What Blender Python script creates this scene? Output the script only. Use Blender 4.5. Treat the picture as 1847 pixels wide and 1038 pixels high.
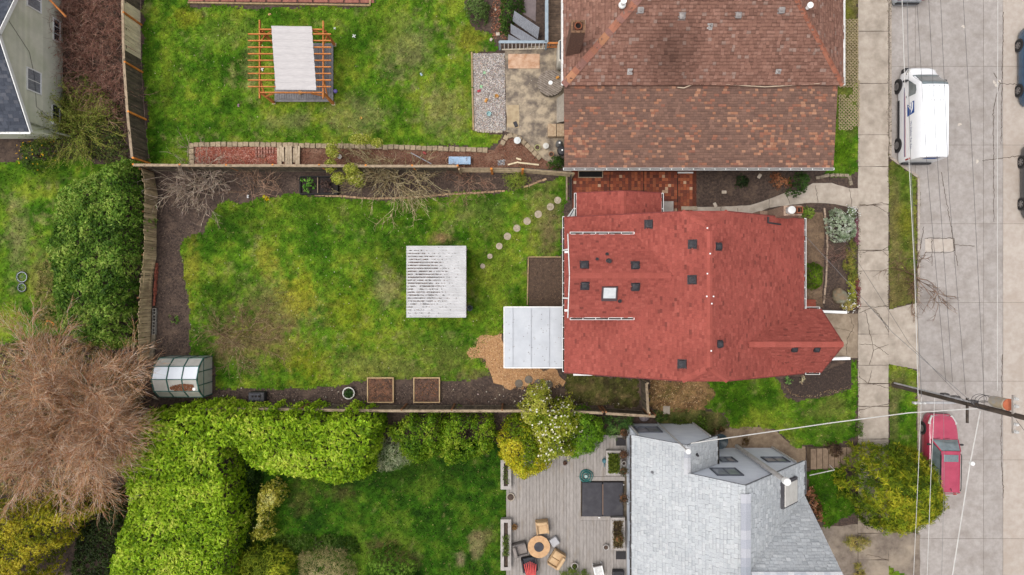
import bpy, bmesh, math, random
import numpy as np
from mathutils import Vector, Matrix
for o in list(bpy.data.objects): bpy.data.objects.remove(o)
SC = bpy.context.scene
COL = SC.collection
R = math.radians
# ------------------------------------------------------------------ camera, sky, sun, exposure
S, H, CX, CY = 29.0, 42.4, 923.5, 519.0          # photo pixels per metre on the ground, drone height, photo centre
cam = bpy.data.cameras.new('camera'); cam_o = bpy.data.objects.new('camera', cam); COL.objects.link(cam_o)
cam_o.location = (0, 0, H); cam_o.rotation_euler = (0, 0, 0)
cam.sensor_width = 36.0; cam.lens = 36.0 * S * H / 1847.0; cam.clip_end = 2000; cam.clip_start = 0.5
SC.camera = cam_o
SUN_EL, SUN_AZ = R(70), R(262)                    # azimuth clockwise from north (+Y): light from the west-south-west
wd = bpy.data.worlds.new('World'); SC.world = wd; wd.use_nodes = True
nt = wd.node_tree; nt.nodes.clear()
sky = nt.nodes.new('ShaderNodeTexSky'); sky.sky_type = 'NISHITA'; sky.sun_disc = False
sky.sun_elevation = SUN_EL; sky.sun_rotation = SUN_AZ; sky.dust_density = 4.0; sky.air_density = 1.2; sky.ozone_density = 1.0
hs = nt.nodes.new('ShaderNodeHueSaturation'); hs.inputs['Saturation'].default_value = 0.22
bg = nt.nodes.new('ShaderNodeBackground'); bg.inputs['Strength'].default_value = 0.15
wo = nt.nodes.new('ShaderNodeOutputWorld')
nt.links.new(sky.outputs[0], hs.inputs['Color']); nt.links.new(hs.outputs[0], bg.inputs[0]); nt.links.new(bg.outputs[0], wo.inputs[0])
sl = bpy.data.lights.new('sun', 'SUN'); sl.energy = 0.75; sl.angle = R(30); sl.color = (1.0, 0.955, 0.89)
sun = bpy.data.objects.new('sun', sl); COL.objects.link(sun)
sd = Vector((math.sin(SUN_AZ) * math.cos(SUN_EL), math.cos(SUN_AZ) * math.cos(SUN_EL), math.sin(SUN_EL)))
sun.rotation_euler = (-sd).to_track_quat('-Z', 'Y').to_euler(); sun.location = sd * 60
vs = SC.view_settings; vs.view_transform = 'Standard'; vs.look = 'None'; vs.gamma = 1.0; vs.use_curve_mapping = False
vs.exposure = 0.62

# ------------------------------------------------------------------ helpers
rng = np.random.default_rng(7); random.seed(7)
def W(px, py, z=0.0):
    k = (1 - z / H) / S
    return ((px - CX) * k, (CY - py) * k, z)
def WL(pts, z=0.0): return [W(p[0], p[1], z)[:2] for p in pts]
KEXP = 1.45
def C(r, g, b, k=KEXP):                          # photo colour of a lit surface -> base colour
    f = lambda c: ((c / 255) / 12.92 if c <= 10 else (((c / 255) + .055) / 1.055) ** 2.4) / k
    return (f(r), f(g), f(b))
MATS = {}
def M(name, c1, c2=None, scale=3.0, rough=.85, bump=.25, bscale=40.0, rnd=.1, attr=False, c3=None, scale3=.5, spec=.3,
      metal=0.0, alpha=1.0, detail=6, fac=(.35, .65), fac3=(.45, .7), stretch=None, emit=None, coat=0.0):
    if name in MATS: return MATS[name]
    m = bpy.data.materials.new(name); m.use_nodes = True; n = m.node_tree.nodes; l = m.node_tree.links
    b = n['Principled BSDF']; b.inputs['Roughness'].default_value = rough; b.inputs['Metallic'].default_value = metal
    b.inputs['Specular IOR Level'].default_value = spec; b.inputs['Alpha'].default_value = alpha
    if coat: b.inputs['Coat Weight'].default_value = coat; b.inputs['Coat Roughness'].default_value = .08
    g = n.new('ShaderNodeNewGeometry'); vec = g.outputs['Position']
    if stretch:
        mp = n.new('ShaderNodeMapping'); mp.inputs['Scale'].default_value = stretch; l.new(vec, mp.inputs['Vector']); vec = mp.outputs[0]
    def noise(sc, dt=detail):
        t = n.new('ShaderNodeTexNoise'); t.inputs['Scale'].default_value = sc; t.inputs['Detail'].default_value = dt
        t.inputs['Roughness'].default_value = .62; l.new(vec, t.inputs['Vector']); return t.outputs['Fac']
    def ramp(fo, a, z):
        r = n.new('ShaderNodeMapRange'); r.inputs['From Min'].default_value = a; r.inputs['From Max'].default_value = z; l.new(fo, r.inputs[0]); return r.outputs[0]
    def mix(f, A, B, bt='MIX'):
        x = n.new('ShaderNodeMix'); x.data_type = 'RGBA'; x.blend_type = bt
        for i, v in ((0, f), (6, A), (7, B)):
            if hasattr(v, 'node'): l.new(v, x.inputs[i])
            elif i == 0: x.inputs[0].default_value = v
            else: x.inputs[i].default_value = (*v[:3], 1)
        return x.outputs[2]
    if attr:
        a = n.new('ShaderNodeAttribute'); a.attribute_name = 'col'; col = a.outputs['Color']
        k = mix(ramp(noise(scale), *fac), (c1[0],) * 3, ((c2 or c1)[0],) * 3)
        col = mix(1.0, col, k, 'MULTIPLY')
    else:
        col = mix(ramp(noise(scale), *fac), c1, c2 or tuple(x * .8 for x in c1))
        if c3: col = mix(ramp(noise(scale3), *fac3), col, c3)
    if rnd:
        oi = n.new('ShaderNodeObjectInfo'); mr = n.new('ShaderNodeMapRange'); mr.inputs['To Min'].default_value = 1 - rnd; mr.inputs['To Max'].default_value = 1 + rnd
        l.new(oi.outputs['Random'], mr.inputs[0])
        cb = n.new('ShaderNodeCombineColor')
        for i in range(3): l.new(mr.outputs[0], cb.inputs[i])
        col = mix(1.0, col, cb.outputs[0], 'MULTIPLY')
    l.new(col, b.inputs['Base Color'])
    if bump:
        bp = n.new('ShaderNodeBump'); bp.inputs['Strength'].default_value = bump; bp.inputs['Distance'].default_value = .02
        l.new(noise(bscale, 3), bp.inputs['Height']); l.new(bp.outputs[0], b.inputs['Normal'])
    if emit: b.inputs['Emission Color'].default_value = (*emit, 1); b.inputs['Emission Strength'].default_value = 1
    MATS[name] = m; return m

def tag(o, label=None, cat=None, group=None, kind=None):
    if label: o['label'] = label
    if cat: o['category'] = cat
    if group: o['group'] = group
    if kind: o['kind'] = kind
    return o
def thing(name, label, cat, loc=(0, 0, 0), rz=0.0, group=None, kind=None):
    o = bpy.data.objects.new(name, None); COL.objects.link(o); o.location = loc; o.rotation_euler = (0, 0, rz); o.empty_display_size = .2
    return tag(o, label, cat, group, kind)
def place(o, parent, local=False):
    if parent is not None:
        o.parent = parent
        if not local:                             # mesh is in world coordinates
            p = parent; off = Vector((0, 0, 0)); mats = []
            while p is not None:
                mats.append(Matrix.LocRotScale(p.location, p.rotation_euler, p.scale)); p = p.parent
            m = Matrix.Identity(4)
            for x in reversed(mats): m = m @ x
            o.matrix_basis = m.inverted()
    return o
class MB:
    def __init__(s): s.v = []; s.f = []; s.c = []
    def add(s, vs, fs, c=None):
        b = len(s.v); s.v += [tuple(x) for x in vs]; s.f += [tuple(b + i for i in f) for f in fs]
        if c is not None: s.c += [c] * len(vs)
        return s
    def box(s, c, d, rz=0.0, tilt=None, col=None):
        x, y, z = d[0] / 2, d[1] / 2, d[2] / 2
        m = Matrix.Translation(c) @ Matrix.Rotation(rz, 4, 'Z')
        if tilt: m = m @ Matrix.Rotation(tilt[0], 4, 'X') @ Matrix.Rotation(tilt[1], 4, 'Y')
        vs = [m @ Vector(p) for p in ((-x, -y, -z), (x, -y, -z), (x, y, -z), (-x, y, -z), (-x, -y, z), (x, -y, z), (x, y, z), (-x, y, z))]
        return s.add(vs, [(3, 2, 1, 0), (4, 5, 6, 7), (0, 1, 5, 4), (1, 2, 6, 5), (2, 3, 7, 6), (3, 0, 4, 7)], col)
    def rbox(s, c, d, r=.03, rz=0.0, tilt=None, seg=2):
        bm = bmesh.new(); bmesh.ops.create_cube(bm, size=1)
        for v in bm.verts: v.co = Vector((v.co.x * d[0], v.co.y * d[1], v.co.z * d[2]))
        bmesh.ops.bevel(bm, geom=list(bm.edges), offset=r, segments=seg, affect='EDGES', profile=.5)
        m = Matrix.Translation(c) @ Matrix.Rotation(rz, 4, 'Z')
        if tilt: m = m @ Matrix.Rotation(tilt[0], 4, 'X') @ Matrix.Rotation(tilt[1], 4, 'Y')
        bm.verts.index_update()
        s.add([m @ v.co for v in bm.verts], [tuple(v.index for v in f.verts) for f in bm.faces]); bm.free(); return s
    def bar(s, a, b, w, h, up=(0, 0, 1)):
        a = Vector(a); b = Vector(b); d = (b - a).normalized(); sd_ = d.cross(Vector(up))
        if sd_.length < 1e-4: sd_ = d.cross(Vector((1, 0, 0)))
        sd_.normalize(); u = sd_.cross(d)
        vs = [p + sd_ * (i * w / 2) + u * (j * h / 2) for p in (a, b) for i, j in ((-1, -1), (1, -1), (1, 1), (-1, 1))]
        return s.add(vs, [(3, 2, 1, 0), (4, 5, 6, 7), (0, 1, 5, 4), (1, 2, 6, 5), (2, 3, 7, 6), (3, 0, 4, 7)])
    def tube(s, pts, r, n=8, cap=True):
        pts = [Vector(p) for p in pts]; rs = r if isinstance(r, (list, tuple)) else [r] * len(pts); rings = []
        for i, p in enumerate(pts):
            d = (pts[min(i + 1, len(pts) - 1)] - pts[max(i - 1, 0)]).normalized()
            a = d.cross(Vector((0, 0, 1)))
            if a.length < 1e-3: a = d.cross(Vector((1, 0, 0)))
            a.normalize(); b = d.cross(a)
            rings.append([p + (a * math.cos(t) + b * math.sin(t)) * rs[i] for t in [2 * math.pi * k / n for k in range(n)]])
        vs = [v for q in rings for v in q]; fs = []
        for i in range(len(pts) - 1):
            for k in range(n): fs.append((i * n + k, i * n + (k + 1) % n, (i + 1) * n + (k + 1) % n, (i + 1) * n + k))
        if cap: fs += [tuple(range(n))[::-1], tuple(range((len(pts) - 1) * n, len(pts) * n))]
        return s.add(vs, fs)
    def lathe(s, c, prof, n=20, axis='Z'):
        vs = []; fs = []
        for r, z in prof:
            for k in range(n):
                t = 2 * math.pi * k / n
                vs.append((c[0] + r * math.cos(t), c[1] + r * math.sin(t), c[2] + z) if axis == 'Z' else (c[0] + z, c[1] + r * math.cos(t), c[2] + r * math.sin(t)))
        for i in range(len(prof) - 1):
            for k in range(n): fs.append((i * n + k, i * n + (k + 1) % n, (i + 1) * n + (k + 1) % n, (i + 1) * n + k))
        fs.append(tuple(range(n))[::-1]); fs.append(tuple(range((len(prof) - 1) * n, len(prof) * n)))
        return s.add(vs, fs)
    def prism(s, poly, z0, z1):                   # poly: ccw list of (x,y)
        if sum(poly[i][0] * poly[(i + 1) % len(poly)][1] - poly[(i + 1) % len(poly)][0] * poly[i][1] for i in range(len(poly))) < 0: poly = poly[::-1]
        n = len(poly); vs = [(p[0], p[1], z0) for p in poly] + [(p[0], p[1], z1) for p in poly]
        return s.add(vs, [tuple(range(n))[::-1], tuple(range(n, 2 * n))] + [(i, (i + 1) % n, n + (i + 1) % n, n + i) for i in range(n)])
    def slab(s, pts, t):                          # planar 3D polygon thickened downwards
        n = len(pts); vs = [tuple(p) for p in pts] + [(p[0], p[1], p[2] - t) for p in pts]
        up = sum(pts[i][0] * pts[(i + 1) % n][1] - pts[(i + 1) % n][0] * pts[i][1] for i in range(n)) > 0
        top = tuple(range(n)); bot = tuple(range(n, 2 * n))
        fs = [top if up else top[::-1], bot[::-1] if up else bot]
        for i in range(n):
            q = (i, (i + 1) % n, n + (i + 1) % n, n + i); fs.append(q[::-1] if up else q)
        return s.add(vs, fs)
    def patch(s, a, b, c, d, nu=6, nv=6, bulge=0.0):   # bilinear patch with a bulge along its normal
        a, b, c, d = map(Vector, (a, b, c, d)); nn = (b - a).cross(d - a).normalized(); vs = []; fs = []
        for j in range(nv + 1):
            for i in range(nu + 1):
                u, v = i / nu, j / nv
                p = (a * (1 - u) + b * u) * (1 - v) + (d * (1 - u) + c * u) * v
                vs.append(p + nn * bulge * (4 * u * (1 - u)) ** .7 * (4 * v * (1 - v)) ** .7 if bulge else p)
        w = nu + 1
        for j in range(nv):
            for i in range(nu): fs.append((j * w + i, j * w + i + 1, (j + 1) * w + i + 1, (j + 1) * w + i))
        return s.add(vs, fs)
    def mesh(s, name, mat):
        me = bpy.data.meshes.new(name); me.from_pydata(s.v, [], s.f); me.materials.append(mat)
        if s.c:
            a = me.color_attributes.new('col', 'FLOAT_COLOR', 'POINT')
            a.data.foreach_set('color', np.array([(*c, 1) for c in s.c], dtype=np.float32).ravel())
        return me
    def build(s, name, mat, parent=None, label=None, cat=None, group=None, kind=None, smooth=False, local=False):
        me = s.mesh(name, mat)
        if smooth:
            me.polygons.foreach_set('use_smooth', [True] * len(me.polygons)); me.set_sharp_from_angle(angle=R(38))
        o = bpy.data.objects.new(name, me); COL.objects.link(o); place(o, parent, local)
        return tag(o, label, cat, group, kind)
def inst(me, name, parent, loc, rz=0.0, sc=(1, 1, 1), rot=None):   # object sharing mesh data; loc in world (parent unrotated)
    o = bpy.data.objects.new(name, me); COL.objects.link(o)
    if parent is not None:
        o.parent = parent; off = Vector((0, 0, 0)); p = parent
        while p is not None: off += p.location; p = p.parent
        o.location = Vector(loc) - off
    else: o.location = loc
    o.rotation_euler = rot if rot else (0, 0, rz); o.scale = sc
    return o
def bulk(name, P, cols, mat, parent=None, label=None, cat=None, group=None, kind=None, faces=None, smooth=False, normals=None):
    """P (N,k,3): N polygons of k corners (or with faces (F,m) a prism pattern per item); cols (N,3)"""
    P = np.asarray(P, dtype=np.float32); N, k = P.shape[:2]
    me = bpy.data.meshes.new(name); me.vertices.add(N * k); me.vertices.foreach_set('co', P.ravel())
    fp = np.arange(k)[None] if faces is None else np.asarray(faces); F, m = fp.shape
    idx = (np.arange(N)[:, None, None] * k + fp[None]).reshape(-1).astype(np.int32)
    me.loops.add(len(idx)); me.loops.foreach_set('vertex_index', idx)
    me.polygons.add(N * F); me.polygons.foreach_set('loop_start', np.arange(N * F, dtype=np.int32) * m)
    me.update(calc_edges=True)
    if cols is not None:
        a = me.color_attributes.new('col', 'FLOAT_COLOR', 'POINT')
        cc = np.ones((N, k, 4), dtype=np.float32); cc[:, :, :3] = np.asarray(cols, dtype=np.float32)[:, None, :] if np.ndim(cols) == 2 else cols
        a.data.foreach_set('color', cc.ravel())
    me.materials.append(mat)
    o = bpy.data.objects.new(name, me); COL.objects.link(o); place(o, parent)
    return tag(o, label, cat, group, kind)
# value noise
_T = np.random.default_rng(3).random((256, 256)).astype(np.float32)
def vnoise(x, y):
    xi = np.floor(x).astype(int); yi = np.floor(y).astype(int); fx = x - xi; fy = y - yi
    fx = fx * fx * (3 - 2 * fx); fy = fy * fy * (3 - 2 * fy)
    g = lambda a, b: _T[a & 255, b & 255]
    return (g(xi, yi) * (1 - fx) + g(xi + 1, yi) * fx) * (1 - fy) + (g(xi, yi + 1) * (1 - fx) + g(xi + 1, yi + 1) * fx) * fy
def fbm(x, y, sc, seed=0, oct=4):
    x = np.asarray(x, float) * sc + seed * 17.3; y = np.asarray(y, float) * sc + seed * 9.1; t = 0; a = .5; n = 0
    for i in range(oct):
        t = t + a * vnoise(x, y); n += a; a *= .55; x = x * 2.03 + 5.2; y = y * 2.03 + 1.7
    return t / n
def inpoly(x, y, poly):
    r = np.zeros(len(x), bool); n = len(poly)
    for i in range(n):
        x0, y0 = poly[i]; x1, y1 = poly[(i + 1) % n]
        if y0 == y1: continue
        c = ((y0 > y) != (y1 > y)) & (x < (x1 - x0) * (y - y0) / (y1 - y0) + x0); r ^= c
    return r
def edist(x, y, poly):
    d = np.full(len(x), 1e9); gx = np.zeros(len(x)); gy = np.zeros(len(x)); n = len(poly)
    for i in range(n):
        x0, y0 = poly[i]; x1, y1 = poly[(i + 1) % n]; dx, dy = x1 - x0, y1 - y0; L = dx * dx + dy * dy + 1e-12
        t = np.clip(((x - x0) * dx + (y - y0) * dy) / L, 0, 1); ex = x - x0 - t * dx; ey = y - y0 - t * dy; q = np.hypot(ex, ey)
        k = q < d; d[k] = q[k]; gx[k] = ex[k] / (q[k] + 1e-9); gy[k] = ey[k] / (q[k] + 1e-9)
    return d, gx, gy
def scatter(poly, dens, excl=(), edge=0.0):
    a = np.array(poly); lo = a.min(0); hi = a.max(0); n = int((hi[0] - lo[0]) * (hi[1] - lo[1]) * dens)
    x = rng.uniform(lo[0], hi[0], n); y = rng.uniform(lo[1], hi[1], n); k = inpoly(x, y, poly)
    for e in excl: k &= ~inpoly(x, y, e)
    return x[k], y[k]
def dense_poly(poly, step=.25, amp=.06, seed=1):     # densify and roughen an outline
    out = []; n = len(poly)
    for i in range(n):
        a, b = np.array(poly[i]), np.array(poly[(i + 1) % n]); L = np.hypot(*(b - a)); k = max(1, int(L / step))
        nrm = np.array([-(b - a)[1], (b - a)[0]]) / (L + 1e-9)
        for j in range(k):
            p = a + (b - a) * j / k; q = (fbm([p[0]], [p[1]], 1.6, seed, 3)[0] - .5) * 2 * amp * 2.2
            out.append(tuple(p + nrm * q))
    return out
def sheet(name, poly, z, mat, parent=None, label=None, cat=None, kind='structure', rough=0.0, seed=1):
    if rough: poly = dense_poly(poly, .3, rough, seed)
    bm = bmesh.new(); vs = [bm.verts.new((p[0], p[1], z)) for p in poly]
    es = [bm.edges.new((vs[i], vs[(i + 1) % len(vs)])) for i in range(len(vs))]
    bmesh.ops.triangle_fill(bm, edges=es, use_beauty=True)
    bmesh.ops.recalc_face_normals(bm, faces=bm.faces)
    for f in bm.faces:
        if f.normal.z < 0: f.normal_flip()
    me = bpy.data.meshes.new(name); bm.to_mesh(me); bm.free(); me.materials.append(mat)
    o = bpy.data.objects.new(name, me); COL.objects.link(o); place(o, parent)
    return tag(o, label, cat, None, kind)
def grid_sheet(name, poly, z, cell, colf, mat, zamp=0.0):   # sheet of small cells with a colour each, ragged edge
    a = np.array(poly); lo = a.min(0) - cell; hi = a.max(0) + cell
    xs = np.arange(lo[0], hi[0], cell); ys = np.arange(lo[1], hi[1], cell); X, Y = np.meshgrid(xs, ys, indexing='ij')
    cx = (X[:-1, :-1] + cell / 2).ravel(); cy = (Y[:-1, :-1] + cell / 2).ravel()
    jx = cx + rng.normal(0, cell * .35, len(cx)); jy = cy + rng.normal(0, cell * .35, len(cx))
    k = inpoly(jx, jy, poly); ny = len(ys)
    Z = z + zamp * (fbm(X.ravel(), Y.ravel(), .8, 4, 3) - .5)
    vid = np.arange(len(xs) * ny).reshape(len(xs), ny)
    q = np.stack([vid[:-1, :-1], vid[1:, :-1], vid[1:, 1:], vid[:-1, 1:]], -1).reshape(-1, 4)[k]
    used = np.unique(q); rem = np.full(len(xs) * ny, -1); rem[used] = np.arange(len(used))
    jit = rng.normal(0, cell * .12, (len(used), 2))
    V = np.stack([X.ravel()[used] + jit[:, 0], Y.ravel()[used] + jit[:, 1], Z[used]], -1).astype(np.float32); q = rem[q].astype(np.int32)
    me = bpy.data.meshes.new(name); me.vertices.add(len(V)); me.vertices.foreach_set('co', V.ravel())
    me.loops.add(q.size); me.loops.foreach_set('vertex_index', q.ravel()); me.polygons.add(len(q)); me.polygons.foreach_set('loop_start', np.arange(len(q), dtype=np.int32) * 4)
    me.update(calc_edges=True)
    cc = np.ones((len(V), 4), np.float32); cc[:, :3] = colf(V[:, 0], V[:, 1])
    at = me.color_attributes.new('col', 'FLOAT_COLOR', 'POINT'); at.data.foreach_set('color', cc.ravel()); me.materials.append(mat)
    o = bpy.data.objects.new(name, me); COL.objects.link(o); return tag(o, kind='structure')
def unit(v): return v / (np.linalg.norm(v, axis=-1, keepdims=True) + 1e-9)
def leaf_quads(c, nrm, L, Wd, tilt=.5, dirv=None, cup=0.0):
    n = len(c); nn = unit(nrm + rng.normal(0, tilt, (n, 3)))
    u = rng.normal(0, 1, (n, 3)) if dirv is None else dirv + rng.normal(0, .35, (n, 3))
    u = unit(u - nn * (u * nn).sum(-1, keepdims=True)); v = np.cross(nn, u)
    L = (np.asarray(L) * rng.uniform(.65, 1.25, n))[:, None]; Wd = (np.asarray(Wd) * rng.uniform(.7, 1.2, n))[:, None]
    b = c - u * L / 2; t = c + u * L / 2
    return np.stack([b, c + v * Wd / 2 - u * L * .06 + nn * cup * Wd, t, c - v * Wd / 2 - u * L * .06 + nn * cup * Wd], 1)
def pal(n, cols, w=None, jit=.12, t=None):
    """random colours from a palette; t (0..1) picks along the palette with a little spread"""
    cols = np.array(cols, float); k = len(cols)
    if t is None: i = rng.choice(k, n, p=w); c = cols[i]
    else:
        s_ = np.clip(np.asarray(t) + rng.normal(0, .16, n), 0, .9999) * (k - 1); i = s_.astype(int); f = (s_ - i)[:, None]; c = cols[i] * (1 - f) + cols[np.minimum(i + 1, k - 1)] * f
    return np.clip(c * rng.uniform(1 - jit, 1 + jit, (n, 1)) * rng.uniform(.94, 1.06, (n, 3)), .003, .9)
def mound(poly, ztop, n, edge=.7, lump=.25, lscale=.9, z0=0.05, depth=.25, side=.35, seed=1, hole=0.0):
    """points + normals of a clipped hedge / shrub of the given outline (outline taken at its widest)"""
    a = np.array(poly); lo = a.min(0); hi = a.max(0); X = []; Y = []; tot = 0
    while tot < n:
        x = rng.uniform(lo[0], hi[0], n); y = rng.uniform(lo[1], hi[1], n); k = inpoly(x, y, poly)
        if hole: k &= fbm(x, y, .9, seed + 5, 3) < (1 - hole) * .9
        X.append(x[k]); Y.append(y[k]); tot += k.sum()
    x = np.concatenate(X)[:n]; y = np.concatenate(Y)[:n]
    def hf(x, y):
        d, gx, gy = edist(x, y, poly); q = np.clip(d / edge, 0, 1)
        return z0 + (ztop - z0) * np.sqrt(np.clip(1 - (1 - q) ** 2, 0, 1)) + lump * 2 * (fbm(x, y, lscale, seed, 3) - .5) * np.clip(q * 1.5, .2, 1), gx, gy, q
    z, gx, gy, q = hf(x, y); e = .08
    zx = (hf(x + e, y)[0] - hf(x - e, y)[0]) / (2 * e); zy = (hf(x, y + e)[0] - hf(x, y - e)[0]) / (2 * e)
    nr = unit(np.stack([-zx, -zy, np.ones(n)], -1)); c = np.stack([x, y, z], -1) - nr * (rng.random(n) ** 2 * depth)[:, None]
    m = int(n * side); per = np.array(poly + [poly[0]]); seg = np.hypot(*np.diff(per, axis=0).T); cs = np.concatenate([[0], np.cumsum(seg)])
    t = rng.uniform(0, cs[-1], m); i = np.clip(np.searchsorted(cs, t) - 1, 0, len(seg) - 1); f = (t - cs[i]) / seg[i]; p = per[i] + (per[i + 1] - per[i]) * f[:, None]
    tg = (per[i + 1] - per[i]) / seg[i][:, None]; nm = np.stack([tg[:, 1], -tg[:, 0]], -1)
    area = sum(poly[i][0] * poly[(i + 1) % len(poly)][1] - poly[(i + 1) % len(poly)][0] * poly[i][1] for i in range(len(poly)))
    if area < 0: nm = -nm
    zz = z0 + (ztop - z0) * rng.random(m) * .85
    inn = edge * (1 - np.sqrt(np.clip(1 - ((zz - z0) / (ztop - z0)) ** 2, 0, 1))) + rng.random(m) * .15 + lump * fbm(p[:, 0], p[:, 1] + zz, 1.5, seed, 2) * .6
    cs_ = np.stack([p[:, 0] - nm[:, 0] * inn, p[:, 1] - nm[:, 1] * inn, zz], -1); ns = np.stack([nm[:, 0], nm[:, 1], np.full(m, .35)], -1)
    return np.concatenate([c, cs_]), np.concatenate([nr, unit(ns)])
def blob(lumps, n, shell=.3, seed=1):
    """points + normals over a union of ellipsoids (cx,cy,cz,rx,ry,rz)"""
    l = np.array(lumps, float); w = (l[:, 3] * l[:, 4] + l[:, 3] * l[:, 5] + l[:, 4] * l[:, 5]); w = w / w.sum(); i = rng.choice(len(l), n, p=w)
    d = unit(rng.normal(0, 1, (n, 3))); d[:, 2] = np.where(d[:, 2] < -.5, -d[:, 2], d[:, 2]); r = 1 - rng.random(n) ** 1.5 * shell
    c = l[i, :3] + d * l[i, 3:6] * r[:, None]; keep = np.ones(n, bool)
    for j in range(len(l)):
        q = (((c - l[j, :3]) / l[j, 3:6]) ** 2).sum(-1); keep &= (q > .45) | (i == j)
    return c[keep], unit(d / l[i, 3:6])[keep]
def twigs(roots, levels, seed=1):
    """roots: (p, dir, length, radius); levels: list of dict(n, len, ang, grav, seg, wob, rad, at). returns p0,p1,r0,r1"""
    rg = np.random.default_rng(seed); out = []; cur = roots
    for li, lv in enumerate(levels):
        nxt = []
        for (p, d, L, r) in cur:
            p = np.array(p, float); d = np.array(d, float); d /= np.linalg.norm(d); k = lv.get('seg', 4); path = [p]
            for s_ in range(k):
                d = d + rg.normal(0, lv.get('wob', .18), 3); d[2] += lv.get('grav', 0); d /= np.linalg.norm(d); q = p + d * L / k
                if q[2] < .03: q[2] = .03
                out.append((p, q, r * (1 - .6 * s_ / k), r * (1 - .6 * (s_ + 1) / k))); p = q; path.append(p)
            if li + 1 < len(levels):
                nl = levels[li + 1]
                for _ in range(rg.poisson(nl['n']) if nl.get('poi', True) else nl['n']):
                    t = rg.uniform(nl.get('at', .25), 1) * k; i = min(int(t), k - 1); o = path[i] + (path[i + 1] - path[i]) * (t - i)
                    dd = path[i + 1] - path[i]; dd = dd / np.linalg.norm(dd) + rg.normal(0, nl['ang'], 3)
                    nxt.append((o, dd, nl['len'] * rg.uniform(.6, 1.3), nl['rad']))
        cur = nxt
    return out
def twig_mesh(name, segs, cols, mat, parent=None, **kw):
    p0 = np.array([s[0] for s in segs]); p1 = np.array([s[1] for s in segs]); r0 = np.array([s[2] for s in segs])[:, None]; r1 = np.array([s[3] for s in segs])[:, None]
    d = unit(p1 - p0); a = np.cross(d, np.array([.31, .17, .94])); a = unit(a); b = np.cross(d, a); V = []
    for p, r in ((p0, r0), (p1, r1)):
        for k in range(3):
            t = 2 * math.pi * k / 3; V.append(p + (a * math.cos(t) + b * math.sin(t)) * r)
    return bulk(name, np.stack(V, 1), cols, mat, parent, faces=[(0, 1, 4, 3), (1, 2, 5, 4), (2, 0, 3, 5)], **kw)
def circ(c, r, n=14, amp=.12, seed=1):
    rg = np.random.default_rng(seed)
    ph = rg.uniform(0, 6.28, 3)
    return [(c[0] + r * (1 + amp * (math.sin(2 * t + ph[0]) + .7 * math.sin(3 * t + ph[1]) + .5 * math.sin(5 * t + ph[2]))) * math.cos(t),
             c[1] + r * (1 + amp * (math.sin(2 * t + ph[0]) + .7 * math.sin(3 * t + ph[1]) + .5 * math.sin(5 * t + ph[2]))) * math.sin(t)) for t in [2 * math.pi * k / n for k in range(n)]]
LEAF = M('leaf', (1, 1, 1), (.8,) * 3, scale=1.5, rough=.55, bump=0, rnd=0, attr=True, spec=.2)
def translucent(m, f):
    n = m.node_tree.nodes; l = m.node_tree.links; b = n['Principled BSDF']; src = b.inputs['Base Color'].links[0].from_socket
    t = n.new('ShaderNodeBsdfTranslucent'); mx = n.new('ShaderNodeMixShader'); mx.inputs[0].default_value = f; l.new(src, t.inputs[0])
    out = [x for x in n if x.type == 'OUTPUT_MATERIAL'][0]; l.new(b.outputs[0], mx.inputs[1]); l.new(t.outputs[0], mx.inputs[2]); l.new(mx.outputs[0], out.inputs[0])
translucent(LEAF, .45)
DULL = M('dull_foliage', (1, 1, 1), (.8,) * 3, scale=2, rough=.8, bump=0, rnd=0, attr=True, spec=.15)
BARK = M('bark', C(110, 95, 80), C(75, 62, 52), scale=12, bump=.6)
# ================================================================== THE SETTING
SOIL = M('soil', C(98, 80, 70), C(56, 45, 40), scale=7, bump=1.0, bscale=22, rnd=0, c3=C(112, 92, 78), scale3=1.3, fac3=(.5, .72))
BARE = M('bare_earth', C(128, 104, 82), C(98, 78, 62), scale=7, bump=.8, bscale=35, rnd=0, c3=C(150, 124, 98), scale3=1.1)
CONC = M('concrete', C(200, 187, 172), C(178, 164, 150), scale=2.2, bump=.25, bscale=55, rnd=.05, c3=C(150, 138, 124), scale3=.9, fac3=(.47, .78))
ROADC = M('road_concrete', C(186, 178, 172), C(168, 159, 153), scale=3.5, bump=.3, bscale=70, rnd=.04, c3=C(148, 138, 130), scale3=.8, fac3=(.48, .8))
ROADB = M('road_concrete_warm', C(200, 188, 177), C(186, 172, 160), scale=3.0, bump=.3, bscale=70, rnd=.03, c3=C(180, 164, 150), scale3=.5, fac3=(.5, .8))
JOINT = M('joint_tar', C(138, 124, 112), C(108, 96, 86), scale=6, rnd=0)
CRACK = M('crack_fill', C(96, 78, 64), C(70, 58, 48), scale=6, rnd=0)
OLDC = M('old_concrete', C(150, 136, 122), C(120, 106, 94), scale=3.0, bump=.4, bscale=45, rnd=.06, c3=C(178, 162, 142), scale3=.6)
GRASS = M('lawn', (1.12,) * 3, (.72,) * 3, scale=7, rough=.9, bump=.6, bscale=45, rnd=0, attr=True, spec=.1)
BLADE = M('grass_blade', (1.15,) * 3, (.85,) * 3, scale=4, rough=.75, bump=0, rnd=0, attr=True, spec=.15)

big = 260
sheet('ground', [(-big, -big), (big, -big), (big, big), (-big, big)], -.30, BARE)
# lot: everything west of the kerb, a slab whose edge is the kerb face
KX = W(1655, 0)[0]; SWX0, SWX1 = W(1547, 0)[0], W(1603, 0)[0]
lot = [(-140, -120), (KX, -120), W(1655, 665)[:2], (KX, W(0, 318)[1]), W(1603, 284)[:2], (SWX1, 120), (-140, 120)]
MB().prism(lot, -.28, 0).build('terrain', SOIL, kind='structure')
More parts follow.
